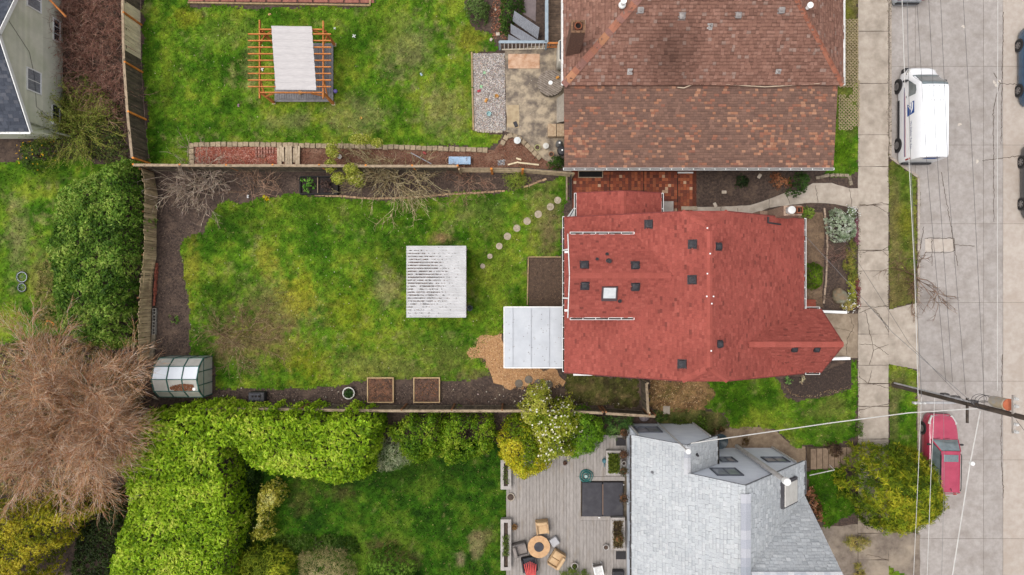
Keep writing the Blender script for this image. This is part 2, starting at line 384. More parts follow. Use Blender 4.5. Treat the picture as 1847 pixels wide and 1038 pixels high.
# road
road = sheet('road', [(SWX1 - .2, -130), (60, -130), (60, 130), (SWX1 - .2, 130)], -.135, JOINT)
zr = -.12
RX = [W(p, 0, zr)[0] for p in (1608, 1651, 1774, 1809, 1925)] + [W(1925, 0, zr)[0] + 4.2]
RY = [W(0, 120 + 142.0 * k, zr)[1] for k in range(-6, 13)]
for j in range(len(RY) - 1):
    for i in range(len(RX) - 1):
        x0, x1, y1, y0 = RX[i] + .010, RX[i + 1] - .010, RY[j] - .010, RY[j + 1] + .010
        if i == 0:
            ylow = W(0, 286, zr)[1]
            if y1 < ylow: continue
            if y0 < ylow:
                MB().prism([(x0, W(0, 290, zr)[1]), (x1, W(0, 312, zr)[1]), (x1, y1), (x0, y1)], -.128, zr).build('road_panel', ROADC, road); continue
        MB().prism([(x0, y0), (x1, y0), (x1, y1), (x0, y1)], -.128, zr + random.uniform(-.004, .004)).build('road_panel', ROADB if i > 2 else ROADC, road)
# kerb
KERB = M('kerb_concrete', C(196, 182, 168), C(160, 146, 132), scale=4, bump=.4, rnd=.06)
def kerb(pts):
    for a, b in zip(pts[:-1], pts[1:]):
        a = Vector((*a, -.055)); b = Vector((*b, -.055)); n = max(1, int((b - a).length / 3))
        for k in range(n):
            p = a.lerp(b, k / n); q = a.lerp(b, (k + 1) / n); d = (q - p).normalized() * .01
            MB().bar(p + d, q - d, .15, .15).build('kerb_stone', KERB, kerb_o)
kerb_o = sheet('kerb', [(KX - .05, -60), (KX + .05, -60), (KX + .05, W(0, 668)[1]), (KX - .05, W(0, 668)[1])], -.118, KERB)
kerb([(SWX1 + .10, 40), W(1606, 284)[:2], W(1657, 320)[:2], W(1657, 545)[:2]])
kerb([W(1657, 668)[:2], W(1657, 960)[:2]])
# driveway apron and sidewalk
walk = sheet('sidewalk', [(SWX0, -60), (SWX1 - .01, -60), (SWX1 - .01, 60), (SWX0, 60)], .006, SOIL)
SJ = [-220, -130, -37, 57, 151, 244, 301, 370, 452, 489, 553, 603, 659, 692, 733, 792, 850, 908, 962, 1010, 1060, 1150]
for k in range(len(SJ) - 1):
    y0 = W(0, SJ[k + 1])[1]; y1 = W(0, SJ[k])[1]; g = .018
    pl = dense_poly([(SWX0 + .02, y0 + g), (SWX1 - .03, y0 + g), (SWX1 - .03, y1 - g), (SWX0 + .02, y1 - g)], .25, .018 if SJ[k] > 240 else .006, k)
    MB().prism(pl, .0, .035 + random.uniform(-.006, .006)).build('slab', CONC if SJ[k] < 900 else OLDC, walk)
def crack(pts, w=.022, z=.046, parent=None, seed=1):
    rg = np.random.default_rng(seed); P = [np.array(W(*p)[:2]) for p in pts]; out = []
    for a, b in zip(P[:-1], P[1:]):
        n = max(2, int(np.hypot(*(b - a)) / .12))
        for k in range(n): out.append(a + (b - a) * k / n + rg.normal(0, .022, 2))
    out.append(P[-1]); m = MB()
    for a, b in zip(out[:-1], out[1:]):
        d = (b - a) / (np.hypot(*(b - a)) + 1e-9); nn = np.array([-d[1], d[0]]) * w * rg.uniform(.3, .6)
        m.add([(*(a - nn), z), (*(b - nn), z), (*(b + nn), z), (*(a + nn), z)], [(0, 1, 2, 3)])
    m.build('crack', CRACK, parent)
for i, c in enumerate([[(1549, 372), (1575, 370), (1602, 385)], [(1549, 369), (1566, 371), (1590, 366), (1602, 369)], [(1555, 455), (1590, 452), (1602, 446)], [(1590, 452), (1602, 462)],
                       [(1549, 565), (1572, 556), (1602, 549)], [(1575, 556), (1602, 590)], [(1560, 560), (1575, 632), (1568, 658)], [(1549, 621), (1578, 622), (1602, 640)], [(1575, 632), (1602, 622)],
                       [(1549, 680), (1566, 692), (1602, 700)], [(1566, 692), (1572, 668)], [(1560, 545), (1590, 575), (1602, 600)], [(1549, 740), (1602, 728)], [(1560, 1000), (1585, 1004), (1602, 1012)]]):
    crack(c, .03, .046, walk, i)
for i, c in enumerate([[(1795, 130), (1806, 150), (1800, 170), (1794, 200), (1795, 400)], [(1806, 150), (1840, 152)], [(1812, 20), (1808, 260)], [(1774, 290), (1847, 280)], [(1810, 640), (1808, 800), (1812, 900)], [(1700, 310), (1730, 480)]]):
    crack(c, .035, -.11, road, i + 40)
# patches of pale sealant on the road
PALE = M('sealant', C(226, 216, 204), C(206, 192, 178), scale=9, rnd=0)
for p in ((1796, 148, 9, 3, .4), (1804, 146, 9, 2, -.2), (1799, 153, 4, 8, .3), (1765, 291, 5, 2, -.4), (1740, 47, 2, 2, 0), (1733, 224, 2, 2, 0)):
    MB().prism(circ(W(p[0], p[1])[:2], .1, 10, .3, p[0]), -.116, -.112).build('sealant_patch', PALE, road)
ap = sheet('driveway_apron', [W(1603, 559)[:2], W(1656, 546)[:2], W(1656, 667)[:2], W(1603, 657)[:2]], .012, CONC)
dw = sheet('driveway', [W(1470, 566)[:2], W(1547, 566)[:2], W(1547, 646)[:2], W(1470, 646)[:2]], .014, M('driveway_concrete', C(178, 160, 138), C(150, 132, 112), scale=2.5, bump=.4, rnd=0, c3=C(130, 112, 94), scale3=.9))
crack([(1532, 570), (1540, 590), (1528, 612), (1526, 640)], .03, .02, dw, 77); crack([(1500, 590), (1540, 600)], .02, .02, dw, 78)
# front walk of the red house
FP = [(1232, 375), (1300, 373), (1354, 370), (1386, 360), (1418, 347), (1445, 344), (1466, 331), (1500, 331), (1532, 340), (1547, 340), (1547, 377), (1534, 375), (1490, 366), (1451, 367), (1413, 372), (1386, 376), (1340, 392), (1232, 398)]
fw = sheet('front_walk', dense_poly(WL(FP), .3, .03, 5), .022, CONC)
for i, c in enumerate([[(1386, 358), (1388, 376)], [(1418, 346), (1424, 368)], [(1532, 340), (1536, 376)], [(1330, 376), (1333, 392)], [(1300, 374), (1302, 392)], [(1470, 335), (1475, 366)]]): crack(c, .03, .028, fw, i + 20)
# path of the grey house, concrete apron further south
sheet('garden_path', dense_poly(WL([(1290, 778), (1310, 772), (1375, 770), (1400, 780), (1425, 800), (1452, 806), (1452, 840), (1400, 840), (1330, 815), (1290, 800)]), .3, .05, 3), .012,
      M('path_concrete', C(170, 148, 122), C(142, 120, 98), scale=4, bump=.4, rnd=0, c3=C(120, 100, 82), scale3=1.2))
sheet('side_path', dense_poly(WL([(1480, 952), (1545, 946), (1660, 965), (1660, 1060), (1500, 1060), (1490, 985)]), .3, .04, 4), .005, OLDC)

# ---------------------------------------------------------------- lawns
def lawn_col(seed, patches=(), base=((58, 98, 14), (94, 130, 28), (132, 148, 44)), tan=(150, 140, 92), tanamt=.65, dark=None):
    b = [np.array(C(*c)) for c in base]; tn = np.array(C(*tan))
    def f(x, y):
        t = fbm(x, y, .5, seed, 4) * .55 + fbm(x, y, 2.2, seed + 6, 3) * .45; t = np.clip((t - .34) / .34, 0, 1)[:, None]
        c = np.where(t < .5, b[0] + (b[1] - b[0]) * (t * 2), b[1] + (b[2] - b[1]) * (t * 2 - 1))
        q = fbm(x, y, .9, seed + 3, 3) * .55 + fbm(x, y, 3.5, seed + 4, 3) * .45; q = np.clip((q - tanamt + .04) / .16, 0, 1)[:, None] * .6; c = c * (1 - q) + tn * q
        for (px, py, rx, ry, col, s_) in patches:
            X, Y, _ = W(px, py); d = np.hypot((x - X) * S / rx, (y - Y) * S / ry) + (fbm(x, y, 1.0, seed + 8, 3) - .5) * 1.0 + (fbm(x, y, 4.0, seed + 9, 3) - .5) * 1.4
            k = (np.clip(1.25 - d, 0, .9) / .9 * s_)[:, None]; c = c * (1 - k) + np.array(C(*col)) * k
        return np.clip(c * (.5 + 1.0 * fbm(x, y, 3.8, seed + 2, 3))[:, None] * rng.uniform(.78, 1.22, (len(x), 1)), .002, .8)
    return f
def blades(name, poly, dens, colf, excl=(), h=.08, label=None, gain=1.2, z=.01):
    x, y = scatter(poly, dens, excl); n = len(x); t = rng.uniform(0, 6.283, n); w = rng.uniform(.014, .036, n); hh = rng.uniform(.5, 1.6, n) * h; t2 = rng.uniform(0, 6.283, n); lean = rng.uniform(.3, 1.3, n) * hh
    z = np.full(n, z); P = np.stack([np.stack([x - np.cos(t) * w, y - np.sin(t) * w, z], -1), np.stack([x + np.cos(t) * w, y + np.sin(t) * w, z], -1), np.stack([x + np.cos(t2) * lean, y + np.sin(t2) * lean, z + hh], -1)], 1)
    c = colf(x, y) * rng.uniform(.58, 1.55, (n, 1)) * gain * rng.uniform(.9, 1.1, (n, 3))
    k = rng.random(n) < .06; c[k] = np.array(C(170, 165, 95)) * rng.uniform(.6, 1.1, (k.sum(), 1))
    return bulk(name, P, np.clip(c, .003, .7), BLADE, kind='stuff', label=label, cat='grass')
def lawn(name, px, seed, label, patches=(), excl=(), dens=190, rough=.12, cell=.11, **kw):
    poly = dense_poly(WL(px), .3, rough, seed); f = lawn_col(seed, patches, **kw)
    grid_sheet(name, poly, .012, cell, f, GRASS, zamp=.02)
    blades('grass', poly, dens, f, excl, label=label)
YEL = (172, 168, 40); TAN = (150, 136, 96); BRN = (120, 104, 72); DGR = (44, 76, 10)
lawn('upper_lawn', [(258, -60), (338, -60), (342, 13), (664, 13), (670, -60), (850, -60), (836, 8), (850, 45), (885, 62), (900, 92), (852, 97), (852, 238), (908, 242), (892, 266), (600, 262), (347, 258), (346, 298), (272, 298), (264, 200), (258, 100)],
     2, 'grass blades of the pergola lawn', [(340, 35, 25, 20, (150, 150, 40), .6), (735, 90, 45, 60, TAN, .5), (640, 210, 60, 40, TAN, .45), (800, 200, 40, 50, TAN, .45), (510, 220, 60, 20, TAN, .4), (850, 70, 28, 30, (150, 140, 50), .6), (700, 50, 40, 40, (120, 140, 40), .5), (450, 120, 14, 60, TAN, .35), (300, 130, 14, 90, (130, 140, 40), .4), (420, 60, 60, 25, (120, 132, 60), .4)])
MAIN = [(325, 445), (332, 428), (366, 420), (372, 396), (392, 368), (470, 358), (540, 350), (575, 354), (650, 360), (735, 359), (810, 352), (916, 347), (960, 335), (1022, 318), (1022, 360), (1014, 400), (1012, 462), (953, 463), (952, 553), (910, 556), (908, 600), (880, 612), (862, 640), (890, 680), (850, 686), (760, 682), (640, 690), (610, 700), (500, 702), (392, 700), (388, 655), (345, 640), (341, 560), (334, 500)]
lawn('back_lawn', MAIN, 5, 'grass blades of the back lawn between the fences',
     [(500, 560, 80, 60, (136, 120, 78), .6), (540, 530, 34, 44, YEL, .6), (520, 640, 50, 40, (138, 140, 40), .5), (395, 520, 40, 34, DGR, .75), (400, 575, 40, 26, DGR, .6), (420, 395, 70, 30, DGR, .55), (720, 470, 40, 60, DGR, .55), (660, 430, 60, 40, (58, 100, 16), .5), (795, 428, 18, 13, (160, 134, 92), .95), (700, 520, 24, 34, TAN, .6), (345, 480, 16, 60, (140, 132, 46), .6), (480, 470, 20, 24, (150, 140, 50), .5),
      (860, 380, 60, 30, (112, 124, 58), .5), (980, 395, 30, 60, (134, 122, 76), .7), (992, 430, 16, 40, BRN, .7), (900, 480, 40, 80, (120, 128, 44), .5), (560, 660, 40, 30, YEL, .35), (700, 660, 110, 28, (126, 122, 66), .6), (800, 640, 60, 30, (112, 116, 56), .6), (450, 610, 80, 52, (126, 108, 72), .85), (630, 560, 40, 50, (140, 146, 36), .55), (870, 680, 50, 10, BRN, .6), (600, 380, 80, 25, (110, 128, 36), .4), (780, 610, 50, 20, (70, 104, 26), .5)])
lawn('west_lawn', [(-60, 300), (60, 290), (150, 280), (190, 300), (150, 350), (135, 420), (140, 480), (140, 560), (135, 605), (-60, 625)], 9, 'grass blades of the lawn beyond the laurel',
     [(30, 430, 22, 70, TAN, .5), (80, 500, 30, 60, BRN, .5), (15, 570, 25, 30, (130, 142, 40), .5), (95, 320, 50, 20, DGR, .6)], dens=110)
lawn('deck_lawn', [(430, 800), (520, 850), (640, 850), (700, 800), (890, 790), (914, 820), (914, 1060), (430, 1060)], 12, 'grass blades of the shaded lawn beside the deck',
     [(640, 860, 160, 30, (40, 66, 10), .6), (540, 900, 24, 24, (80, 70, 40), .6), (620, 890, 30, 16, (86, 70, 46), .6), (690, 985, 34, 16, (100, 80, 56), .7), (860, 980, 14, 26, (150, 136, 96), .7), (770, 850, 90, 24, (44, 72, 12), .5), (830, 1010, 12, 14, (160, 140, 110), .7), (870, 965, 20, 16, BRN, .6), (720, 1010, 40, 20, BRN, .5)],  # dark green patches below the hedges: their shade put into the grass colour
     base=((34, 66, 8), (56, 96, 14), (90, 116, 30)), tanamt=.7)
lawn('front_lawn', [(1268, 684), (1393, 672), (1408, 690), (1420, 720), (1470, 722), (1535, 700), (1542, 705), (1542, 790), (1480, 803), (1432, 803), (1398, 772), (1318, 774), (1305, 745), (1270, 735), (1290, 710)], 15, 'grass blades of the lawn beside the red house',
     [(1500, 735, 40, 25, (126, 124, 62), .6), (1330, 720, 36, 34, (56, 92, 8), .6), (1420, 705, 14, 24, (140, 134, 60), .6), (1480, 770, 50, 20, (88, 112, 34), .5)])
lawn('hedge_lawn', [(1452, 848), (1520, 842), (1530, 880), (1545, 925), (1490, 953), (1474, 930)], 18, 'grass blades of the small lawn by the round conifer', base=((48, 82, 8), (66, 104, 14), (90, 120, 28)), tanamt=.75)
lawn('verge', [(1603, 288), (1653, 320), (1655, 545), (1603, 558)], 21, 'sparse grass on the verge by the parked white van',
     [(1612, 420, 14, 140, (122, 110, 70), .75), (1640, 340, 14, 60, (84, 120, 24), .6), (1635, 400, 20, 30, (134, 130, 40), .6), (1620, 520, 40, 40, (118, 106, 66), .6)], dens=150, rough=.05, base=((80, 100, 30), (112, 116, 50), (132, 124, 66)))
lawn('kerb_verge', [(1603, 657), (1654, 667), (1654, 935), (1640, 960), (1606, 940)], 23, 'grass on the verge around the utility pole',
     [(1620, 690, 20, 24, (128, 116, 76), .7), (1612, 750, 10, 60, (128, 116, 76), .5)], dens=150, rough=.05)
lawn('corner_verge', [(1604, 1022), (1640, 1042), (1640, 1080), (1604, 1080)], 24, 'grass corner by the broken concrete', dens=150, rough=.05)
lawn('shop_strip', [(1505, 150), (1548, 148), (1548, 310), (1515, 320), (1480, 315), (1503, 300)], 27, 'mossy grass beside the brown shingle house',
     [(1520, 270, 20, 40, (84, 118, 14), .8), (1525, 180, 30, 60, (110, 104, 60), .6)], dens=150, rough=.05)
lawn('mossy_strip', [(1520, -40), (1548, -40), (1548, 148), (1522, 150)], 28, 'mossy grass under the open lattice pavers', [(1530, 30, 12, 40, (120, 122, 40), .7)], dens=150, rough=.05, base=((84, 92, 40), (116, 108, 64), (130, 120, 80)))
lawn('grass_edge', [(1536, 650), (1546, 650), (1547, 735), (1536, 735)], 29, 'narrow green grass strip beside the sidewalk', dens=260, rough=.03)
# shaded weedy strip south of the red house
lawn('weedy_strip', [(1020, 676), (1150, 682), (1152, 735), (1060, 732), (1020, 712)], 31, 'weeds and moss along the red house wall', dens=120, rough=.1,
     base=((70, 62, 40), (84, 86, 40), (110, 96, 62)), tan=(150, 124, 90), tanamt=.55)
lawn('rough_ground', [(1172, 684), (1268, 684), (1290, 712), (1270, 740), (1190, 742), (1172, 735)], 33, 'dry rough weeds beside the fence end', dens=120, rough=.1,
     base=((112, 84, 56), (140, 110, 76), (120, 104, 60)), tan=(176, 140, 96), tanamt=.5)
lawn('weedy_lawn', [(1180, 740), (1270, 738), (1305, 748), (1315, 775), (1290, 785), (1190, 768)], 34, 'mixed weeds and dry grass north of the grey house', dens=120, rough=.1,
     base=((70, 84, 36), (110, 108, 60), (150, 140, 80)), tan=(150, 124, 90), tanamt=.6)

# ---------------------------------------------------------------- mulch, chips, gravel
def chips(name, px, dens, cols, size, label, cat='mulch', z=.02, rough=.1, excl=(), w=None):
    poly = dense_poly(WL(px), .3, rough, 6); x, y = scatter(poly, dens, excl); n = len(x)
    c = np.stack([x, y, z + rng.uniform(0, .03, n)], -1); nr = np.tile([0, 0, 1.0], (n, 1))
    return bulk(name, leaf_quads(c, nr, size[0], size[1], .5), pal(n, [C(*q) for q in cols], w, .25), DULL, kind='stuff', label=label, cat=cat)
REDM = M('red_mulch', C(172, 94, 74), C(128, 64, 52), scale=14, bump=.9, bscale=40, rnd=0, c3=C(190, 130, 112), scale3=2.5)
sheet('red_mulch_bed', dense_poly(WL([(349, 264), (502, 266), (502, 299), (349, 298)]), .3, .02), .016, REDM)
sheet('brown_mulch_bed', dense_poly(WL([(502, 266), (890, 270), (905, 250), (925, 243), (980, 288), (1012, 300), (1012, 304), (502, 300)]), .3, .05), .014, M('brown_mulch', C(136, 92, 72), C(96, 66, 52), scale=10, bump=.9, rnd=0, c3=C(146, 112, 92), scale3=1.2))
chips('mulch_chips', [(349, 264), (502, 266), (502, 299), (349, 298)], 480, [(216, 136, 108), (172, 92, 72), (226, 176, 160), (140, 74, 60)], (.1, .035), 'fresh red bark mulch in the block-edged bed')
chips('bark_mulch', [(530, 268), (890, 272), (915, 246), (980, 290), (1000, 302), (530, 300)], 170, [(150, 98, 74), (116, 74, 56), (176, 140, 116), (90, 62, 50)], (.09, .035), 'brown bark litter in the bed along the slat fence')
chips('soil_litter', [(286, 312), (420, 312), (540, 316), (540, 348), (400, 358), (372, 392), (366, 416), (330, 425), (322, 445), (334, 500), (341, 640), (288, 640), (288, 400)], 90, [(110, 92, 82), (74, 60, 54), (60, 50, 46), (150, 128, 110)], (.08, .035), 'dark bark litter in the corner bed')
chips('leaf_litter', [(608, 314), (1015, 322), (955, 332), (915, 343), (735, 355), (610, 352)], 110, [(116, 98, 86), (80, 66, 58), (150, 130, 112)], (.08, .035), 'brown leaf litter in the shrub bed')
chips('bed_litter', [(392, 704), (640, 700), (850, 690), (1060, 716), (1150, 735), (392, 728)], 110, [(112, 94, 84), (80, 66, 58), (170, 150, 130), (64, 54, 50)], (.08, .035), 'dark litter in the long bed by the board fence')
WC = [(905, 602), (888, 604), (872, 606), (862, 612), (858, 630), (842, 636), (866, 646), (880, 672), (898, 694), (920, 700), (932, 696), (1000, 696), (1016, 698), (1018, 690), (1004, 672), (980, 664), (912, 664)]
sheet('wood_chip_patch', dense_poly(WL(WC), .2, .2, 3), .017, M('chip_ground', C(212, 166, 118), C(180, 134, 92), scale=8, bump=.9, rnd=0, c3=C(150, 108, 76), scale3=1.2, fac3=(.55, .75)))
chips('wood_chips', WC, 330, [(228, 180, 130), (204, 152, 104), (238, 200, 156), (160, 116, 82)], (.08, .035), 'fresh orange wood chips spread below the white porch roof', rough=.3)
chips('front_bed_litter', [(1256, 318), (1470, 316), (1440, 336), (1386, 358), (1350, 370), (1256, 374)], 80, [(92, 76, 66), (70, 58, 50), (130, 110, 92)], (.07, .03), 'dark litter in the bed by the brick patio')
chips('porch_bed_litter', [(1452, 372), (1545, 380), (1545, 556), (1452, 556)], 90, [(140, 120, 102), (108, 90, 76), (84, 70, 60)], (.07, .03), 'brown litter in the front garden bed')
sheet('corner_bed', dense_poly(WL([(1408, 684), (1480, 672), (1534, 650), (1534, 700), (1500, 712), (1450, 720), (1428, 716)]), .3, .06), .017, M('dark_soil', C(80, 64, 56), C(54, 44, 40), scale=8, bump=.9, rnd=0))
chips('straw_edge', [(1410, 690), (1428, 716), (1470, 722), (1534, 702), (1534, 695), (1470, 712), (1432, 708)], 130, [(170, 140, 104), (140, 110, 80), (190, 166, 130)], (.1, .03), 'dry grass clippings around the corner bed')
chips('corner_litter', [(1408, 684), (1480, 672), (1534, 650), (1534, 700), (1450, 718)], 60, [(92, 76, 66), (64, 54, 50), (130, 110, 92)], (.07, .03), 'dark litter in the corner bed by the garage')
chips('dry_leaves', [(1172, 684), (1262, 686), (1275, 712), (1250, 738), (1175, 738)], 110, [(196, 154, 112), (160, 122, 86), (216, 184, 142), (116, 92, 68)], (.11, .06), 'dry fallen leaves beside the fence end')
sheet('veg_soil', WL([(955, 466), (1016, 466), (1016, 556), (954, 556)]), .02, M('veg_soil_mat', C(106, 84, 68), C(78, 62, 52), scale=6, bump=1, rnd=0))
chips('veg_litter', [(956, 466), (1012, 466), (1012, 552), (956, 552)], 160, [(120, 96, 80), (86, 70, 58), (146, 120, 98)], (.07, .035), 'crumbly bare soil in the timber-edged plot')
# gravel pad
GP = [(853, 97), (910, 97), (912, 237), (880, 238), (856, 234)]
sheet('gravel_pad', dense_poly(WL(GP), .25, .03, 2), .016, M('gravel_base', C(176, 164, 156), C(140, 130, 124), scale=25, bump=1, rnd=0))
def stones(name, px, dens, cols, r, label, z=.02, zj=.03):
    x, y = scatter(WL(px), dens); n = len(x); a = rng.uniform(0, 6.28, n); s_ = rng.uniform(.5, 1.3, n) * r; Z = z + rng.uniform(0, zj, n); V = []
    for k, rr in ((0, 1), (1, .8), (2, 1.1), (3, .9), (4, 1)): V.append(np.stack([x + np.cos(a + k * 1.2566) * s_ * rr, y + np.sin(a + k * 1.2566) * s_ * rr, Z - s_ * .25], -1))
    V.append(np.stack([x, y, Z + s_ * .6], -1))
    return bulk(name, np.stack(V, 1), pal(n, [C(*c) for c in cols], None, .15), DULL, kind='stuff', label=label, cat='gravel', faces=[(k, (k + 1) % 5, 5) for k in range(5)])
stones('gravel', GP, 1100, [(222, 214, 208), (186, 178, 174), (156, 148, 144), (236, 228, 218), (200, 172, 152), (124, 118, 118)], .027, 'grey pebble gravel of the play pad')
stones('pebbles', [(396, 700), (640, 692), (860, 690), (1060, 718), (1140, 733), (396, 729)], 1.6, [(226, 214, 200), (200, 186, 170)], .05, 'pale pebbles scattered in the long bed')
stones('patio_grit', [(915, 130), (1010, 130), (1010, 240), (960, 250), (920, 230)], 3, [(200, 188, 170), (176, 160, 140)], .03, 'loose grit scattered on the concrete patio', z=.03, zj=.005)
# concrete patio of the upper neighbour
pt = sheet('patio', dense_poly(WL([(911, 90), (1016, 78), (1030, 78), (1030, 312), (1000, 298), (976, 284), (950, 256), (930, 243), (914, 238)]), .3, .04, 7), .024,
      M('patio_concrete', C(192, 174, 148), C(120, 108, 97), scale=.9, bump=.4, bscale=40, rnd=0, c3=C(96, 86, 80), scale3=1.6, fac3=(.5, .75), fac=(.42, .58)))
MB().prism(dense_poly(WL([(915, 190), (936, 190), (936, 232), (914, 230)]), .3, .03), .026, .034).build('pale_patch', M('patio_patch', C(196, 176, 142), C(172, 150, 120), scale=3, rnd=0), pt)
# red tile patio between the houses
RT = M('tile_bed', C(112, 58, 38), C(84, 44, 32), scale=6, rnd=0)
tp = sheet('brick_patio', WL([(1032, 306), (1256, 306), (1256, 384), (1032, 384)]), .014, RT)
m = MB(); rg = random.Random(4)
x0, y1, _ = W(1034, 309); x1, y0, _ = W(1254, 382); tw = .19
for i in range(int((x1 - x0) / tw)):
    for j in range(int((y1 - y0) / tw)):
        cx, cy = x0 + (i + .5) * tw, y0 + (j + .5) * tw; px = cx * S + CX; py = CY - cy * S
        if any(abs(px - q) < 1.4 for q in (1100, 1161, 1222)): continue
        c = C(*rg.choice([(168, 84, 48), (150, 72, 42), (134, 62, 38), (178, 98, 60), (120, 58, 38)])); k = rg.uniform(.8, 1.1)
        n_ = float(fbm([cx], [cy], 1.5, 9, 3)[0]); k *= .75 + .5 * n_
        if n_ > .69 and rg.random() < .6: c = C(206, 168, 136)
        m.box((cx, cy, .022 + rg.uniform(-.003, .003)), (tw - .014, tw - .014, .025), col=tuple(q * k for q in c))
m.build('patio_tiles', M('clay_tile', (1.1,) * 3, (.75,) * 3, scale=20, rough=.6, bump=.2, rnd=0, attr=True), tp, kind='stuff')
# long edging strips of the beds (small pavers) and block edging, each stone its own piece
BLK = M('edging_block', C(186, 166, 138), C(150, 132, 108), scale=8, bump=.5, rnd=.12)
def edging(name, label, px, bl, wd, ht, mat, gap=.02, z0=0.0):
    P = [Vector((*p, 0)) for p in WL(px)]; L = [0]
    for a, b in zip(P[:-1], P[1:]): L.append(L[-1] + (b - a).length)
    t_ = thing(name, label, 'edging', (P[0].x, P[0].y, z0)); me = MB().rbox((0, 0, ht / 2), (bl - gap, wd, ht), min(.02, ht * .2), seg=1).mesh('edging_block', mat)
    def at(s_):
        for i in range(len(P) - 1):
            if s_ <= L[i + 1] or i == len(P) - 2: return P[i].lerp(P[i + 1], (s_ - L[i]) / max(1e-6, L[i + 1] - L[i])), (P[i + 1] - P[i])
    for k in range(int(L[-1] / bl)):
        p, d = at((k + .5) * bl); inst(me, 'edging_block', t_, (p.x + random.gauss(0, .008), p.y + random.gauss(0, .012), z0), math.atan2(d.y, d.x) + random.gauss(0, .05), (random.uniform(.95, 1.02), random.uniform(.92, 1.06), random.uniform(.85, 1.1)))
    return t_
edging('block_edging', 'tan concrete block edging around the red mulch bed', [(347, 299), (347, 262), (440, 261), (520, 263), (600, 264), (700, 266), (790, 269), (890, 272)], .345, .3, .14, BLK)
edging('block_edging', 'curved tan block edging between patio and bark bed', [(905, 262), (913, 248), (924, 244), (934, 248), (950, 262), (975, 288)], .33, .28, .16, BLK)
SBR = M('edging_brick', C(196, 164, 130), C(160, 128, 98), scale=9, bump=.5, rnd=.15)
edging('paver_edging', 'thin tan paver edging between lawn and shrub bed', [(567, 352), (610, 354), (665, 359), (735, 357), (800, 352), (860, 348), (914, 345)], .22, .12, .06, SBR)
edging('paver_edging', 'thin tan paver edging running up to the slat fence', [(945, 338), (965, 331), (990, 322)], .3, .12, .06, SBR)
edging('stone_edging', 'pale stones rimming the end of the gravel pad', [(856, 235), (872, 238), (910, 238)], .16, .14, .08, M('rim_stone', C(206, 194, 176), C(170, 156, 138), scale=8, bump=.6, rnd=.15))
edging('low_stone_edging', 'crumbling tan stone strip beside the red house front bed', [(1486, 375), (1490, 400), (1492, 440), (1490, 500), (1484, 558)], .5, .11, .07, M('strip_stone', C(196, 172, 150), C(160, 138, 118), scale=6, bump=.5, rnd=.1))
edging('rubble_edging', 'old rubble border at the head of the front walk', [(1470, 322), (1500, 316), (1530, 318), (1536, 338)], .3, .2, .12, M('rubble', C(176, 160, 138), C(120, 108, 92), scale=6, bump=.7, rnd=.2))
TIM = M('edging_timber', C(190, 164, 122), C(150, 126, 92), scale=6, bump=.5, rnd=.1, stretch=(1, 1, 1))
def timber(label, a, b, w=.1, h=.12, mat=TIM, name='edging_timber'):
    pa = W(*a); pb = W(*b); MB().bar((pa[0], pa[1], h / 2), (pb[0], pb[1], h / 2), w, h).build(name, mat, label=label, cat='timber')
timber('weathered timber along the upper half of the gravel pad', (851, 95), (852, 158)); timber('weathered timber along the lower half of the gravel pad', (852, 160), (854, 236))
timber('pale timber edging the vegetable plot beside the lawn', (953, 464), (951, 550), .07, .1); timber('pale timber edging the vegetable plot at its top', (953, 464), (1012, 464), .07, .1)

sheet('front_bed_earth', dense_poly(WL([(1440, 380), (1484, 384), (1486, 440), (1484, 556), (1440, 556)]), .3, .05), .012, BARE)

# worn repair patch in the street, dirt along edges, flecks on the grass
for k, (a, b, c, d) in enumerate(((1671, 431, 1682, 454), (1684, 431, 1722, 454))):
    MB().prism(dense_poly([W(a, d)[:2], W(c, d)[:2], W(c, b)[:2], W(a, b)[:2]], .2, .02, k), -.119, -.113).build('repair_patch', M('repair_concrete', C(206, 194, 182), C(190, 176, 164), scale=3, rnd=.04), road)
for i, c in enumerate([[(1670, 430), (1723, 430), (1724, 452), (1716, 456), (1670, 456)], [(1683, 430), (1683, 480)], [(1724, 441), (1760, 444)], [(1668, 410), (1660, 455)]]): crack(c, .035, -.108, road, i + 60)
DIRT = [(104, 86, 66), (132, 112, 86), (80, 70, 54), (96, 100, 52)]
for k, (lab, px) in enumerate((('dirt and moss along the verge side of the sidewalk', [(1600, 285), (1606, 285), (1606, 556), (1600, 556)]), ('dirt and moss along the garden side of the sidewalk', [(1545, 380), (1552, 380), (1552, 560), (1545, 560)]), ('dirt strip where the upper sidewalk meets the street', [(1600, -20), (1607, -20), (1607, 285), (1600, 285)]), ('dirt strip along the lower sidewalk and lawns', [(1545, 650), (1551, 650), (1551, 800), (1545, 800)]), ('leaf dirt gathered in the street gutter', [(1654, 320), (1662, 320), (1662, 545), (1654, 545)]))):
    chips('edge_dirt', px, 130, DIRT, (.07, .04), lab, cat='dirt', z=.035 if k < 4 else -.105, rough=.05)
chips('fallen_petals', MAIN, 1.3, [(226, 220, 190), (200, 186, 130), (214, 200, 170)], (.08, .05), 'pale petals scattered over the back lawn', cat='petals', z=.07)
chips('fallen_leaves', [(262, 20), (840, 20), (880, 90), (850, 100), (850, 236), (600, 255), (350, 250), (275, 290)], 1.0, [(206, 190, 130), (176, 140, 90), (226, 214, 180)], (.08, .05), 'small dry leaves scattered over the pergola lawn', cat='leaves', z=.07)
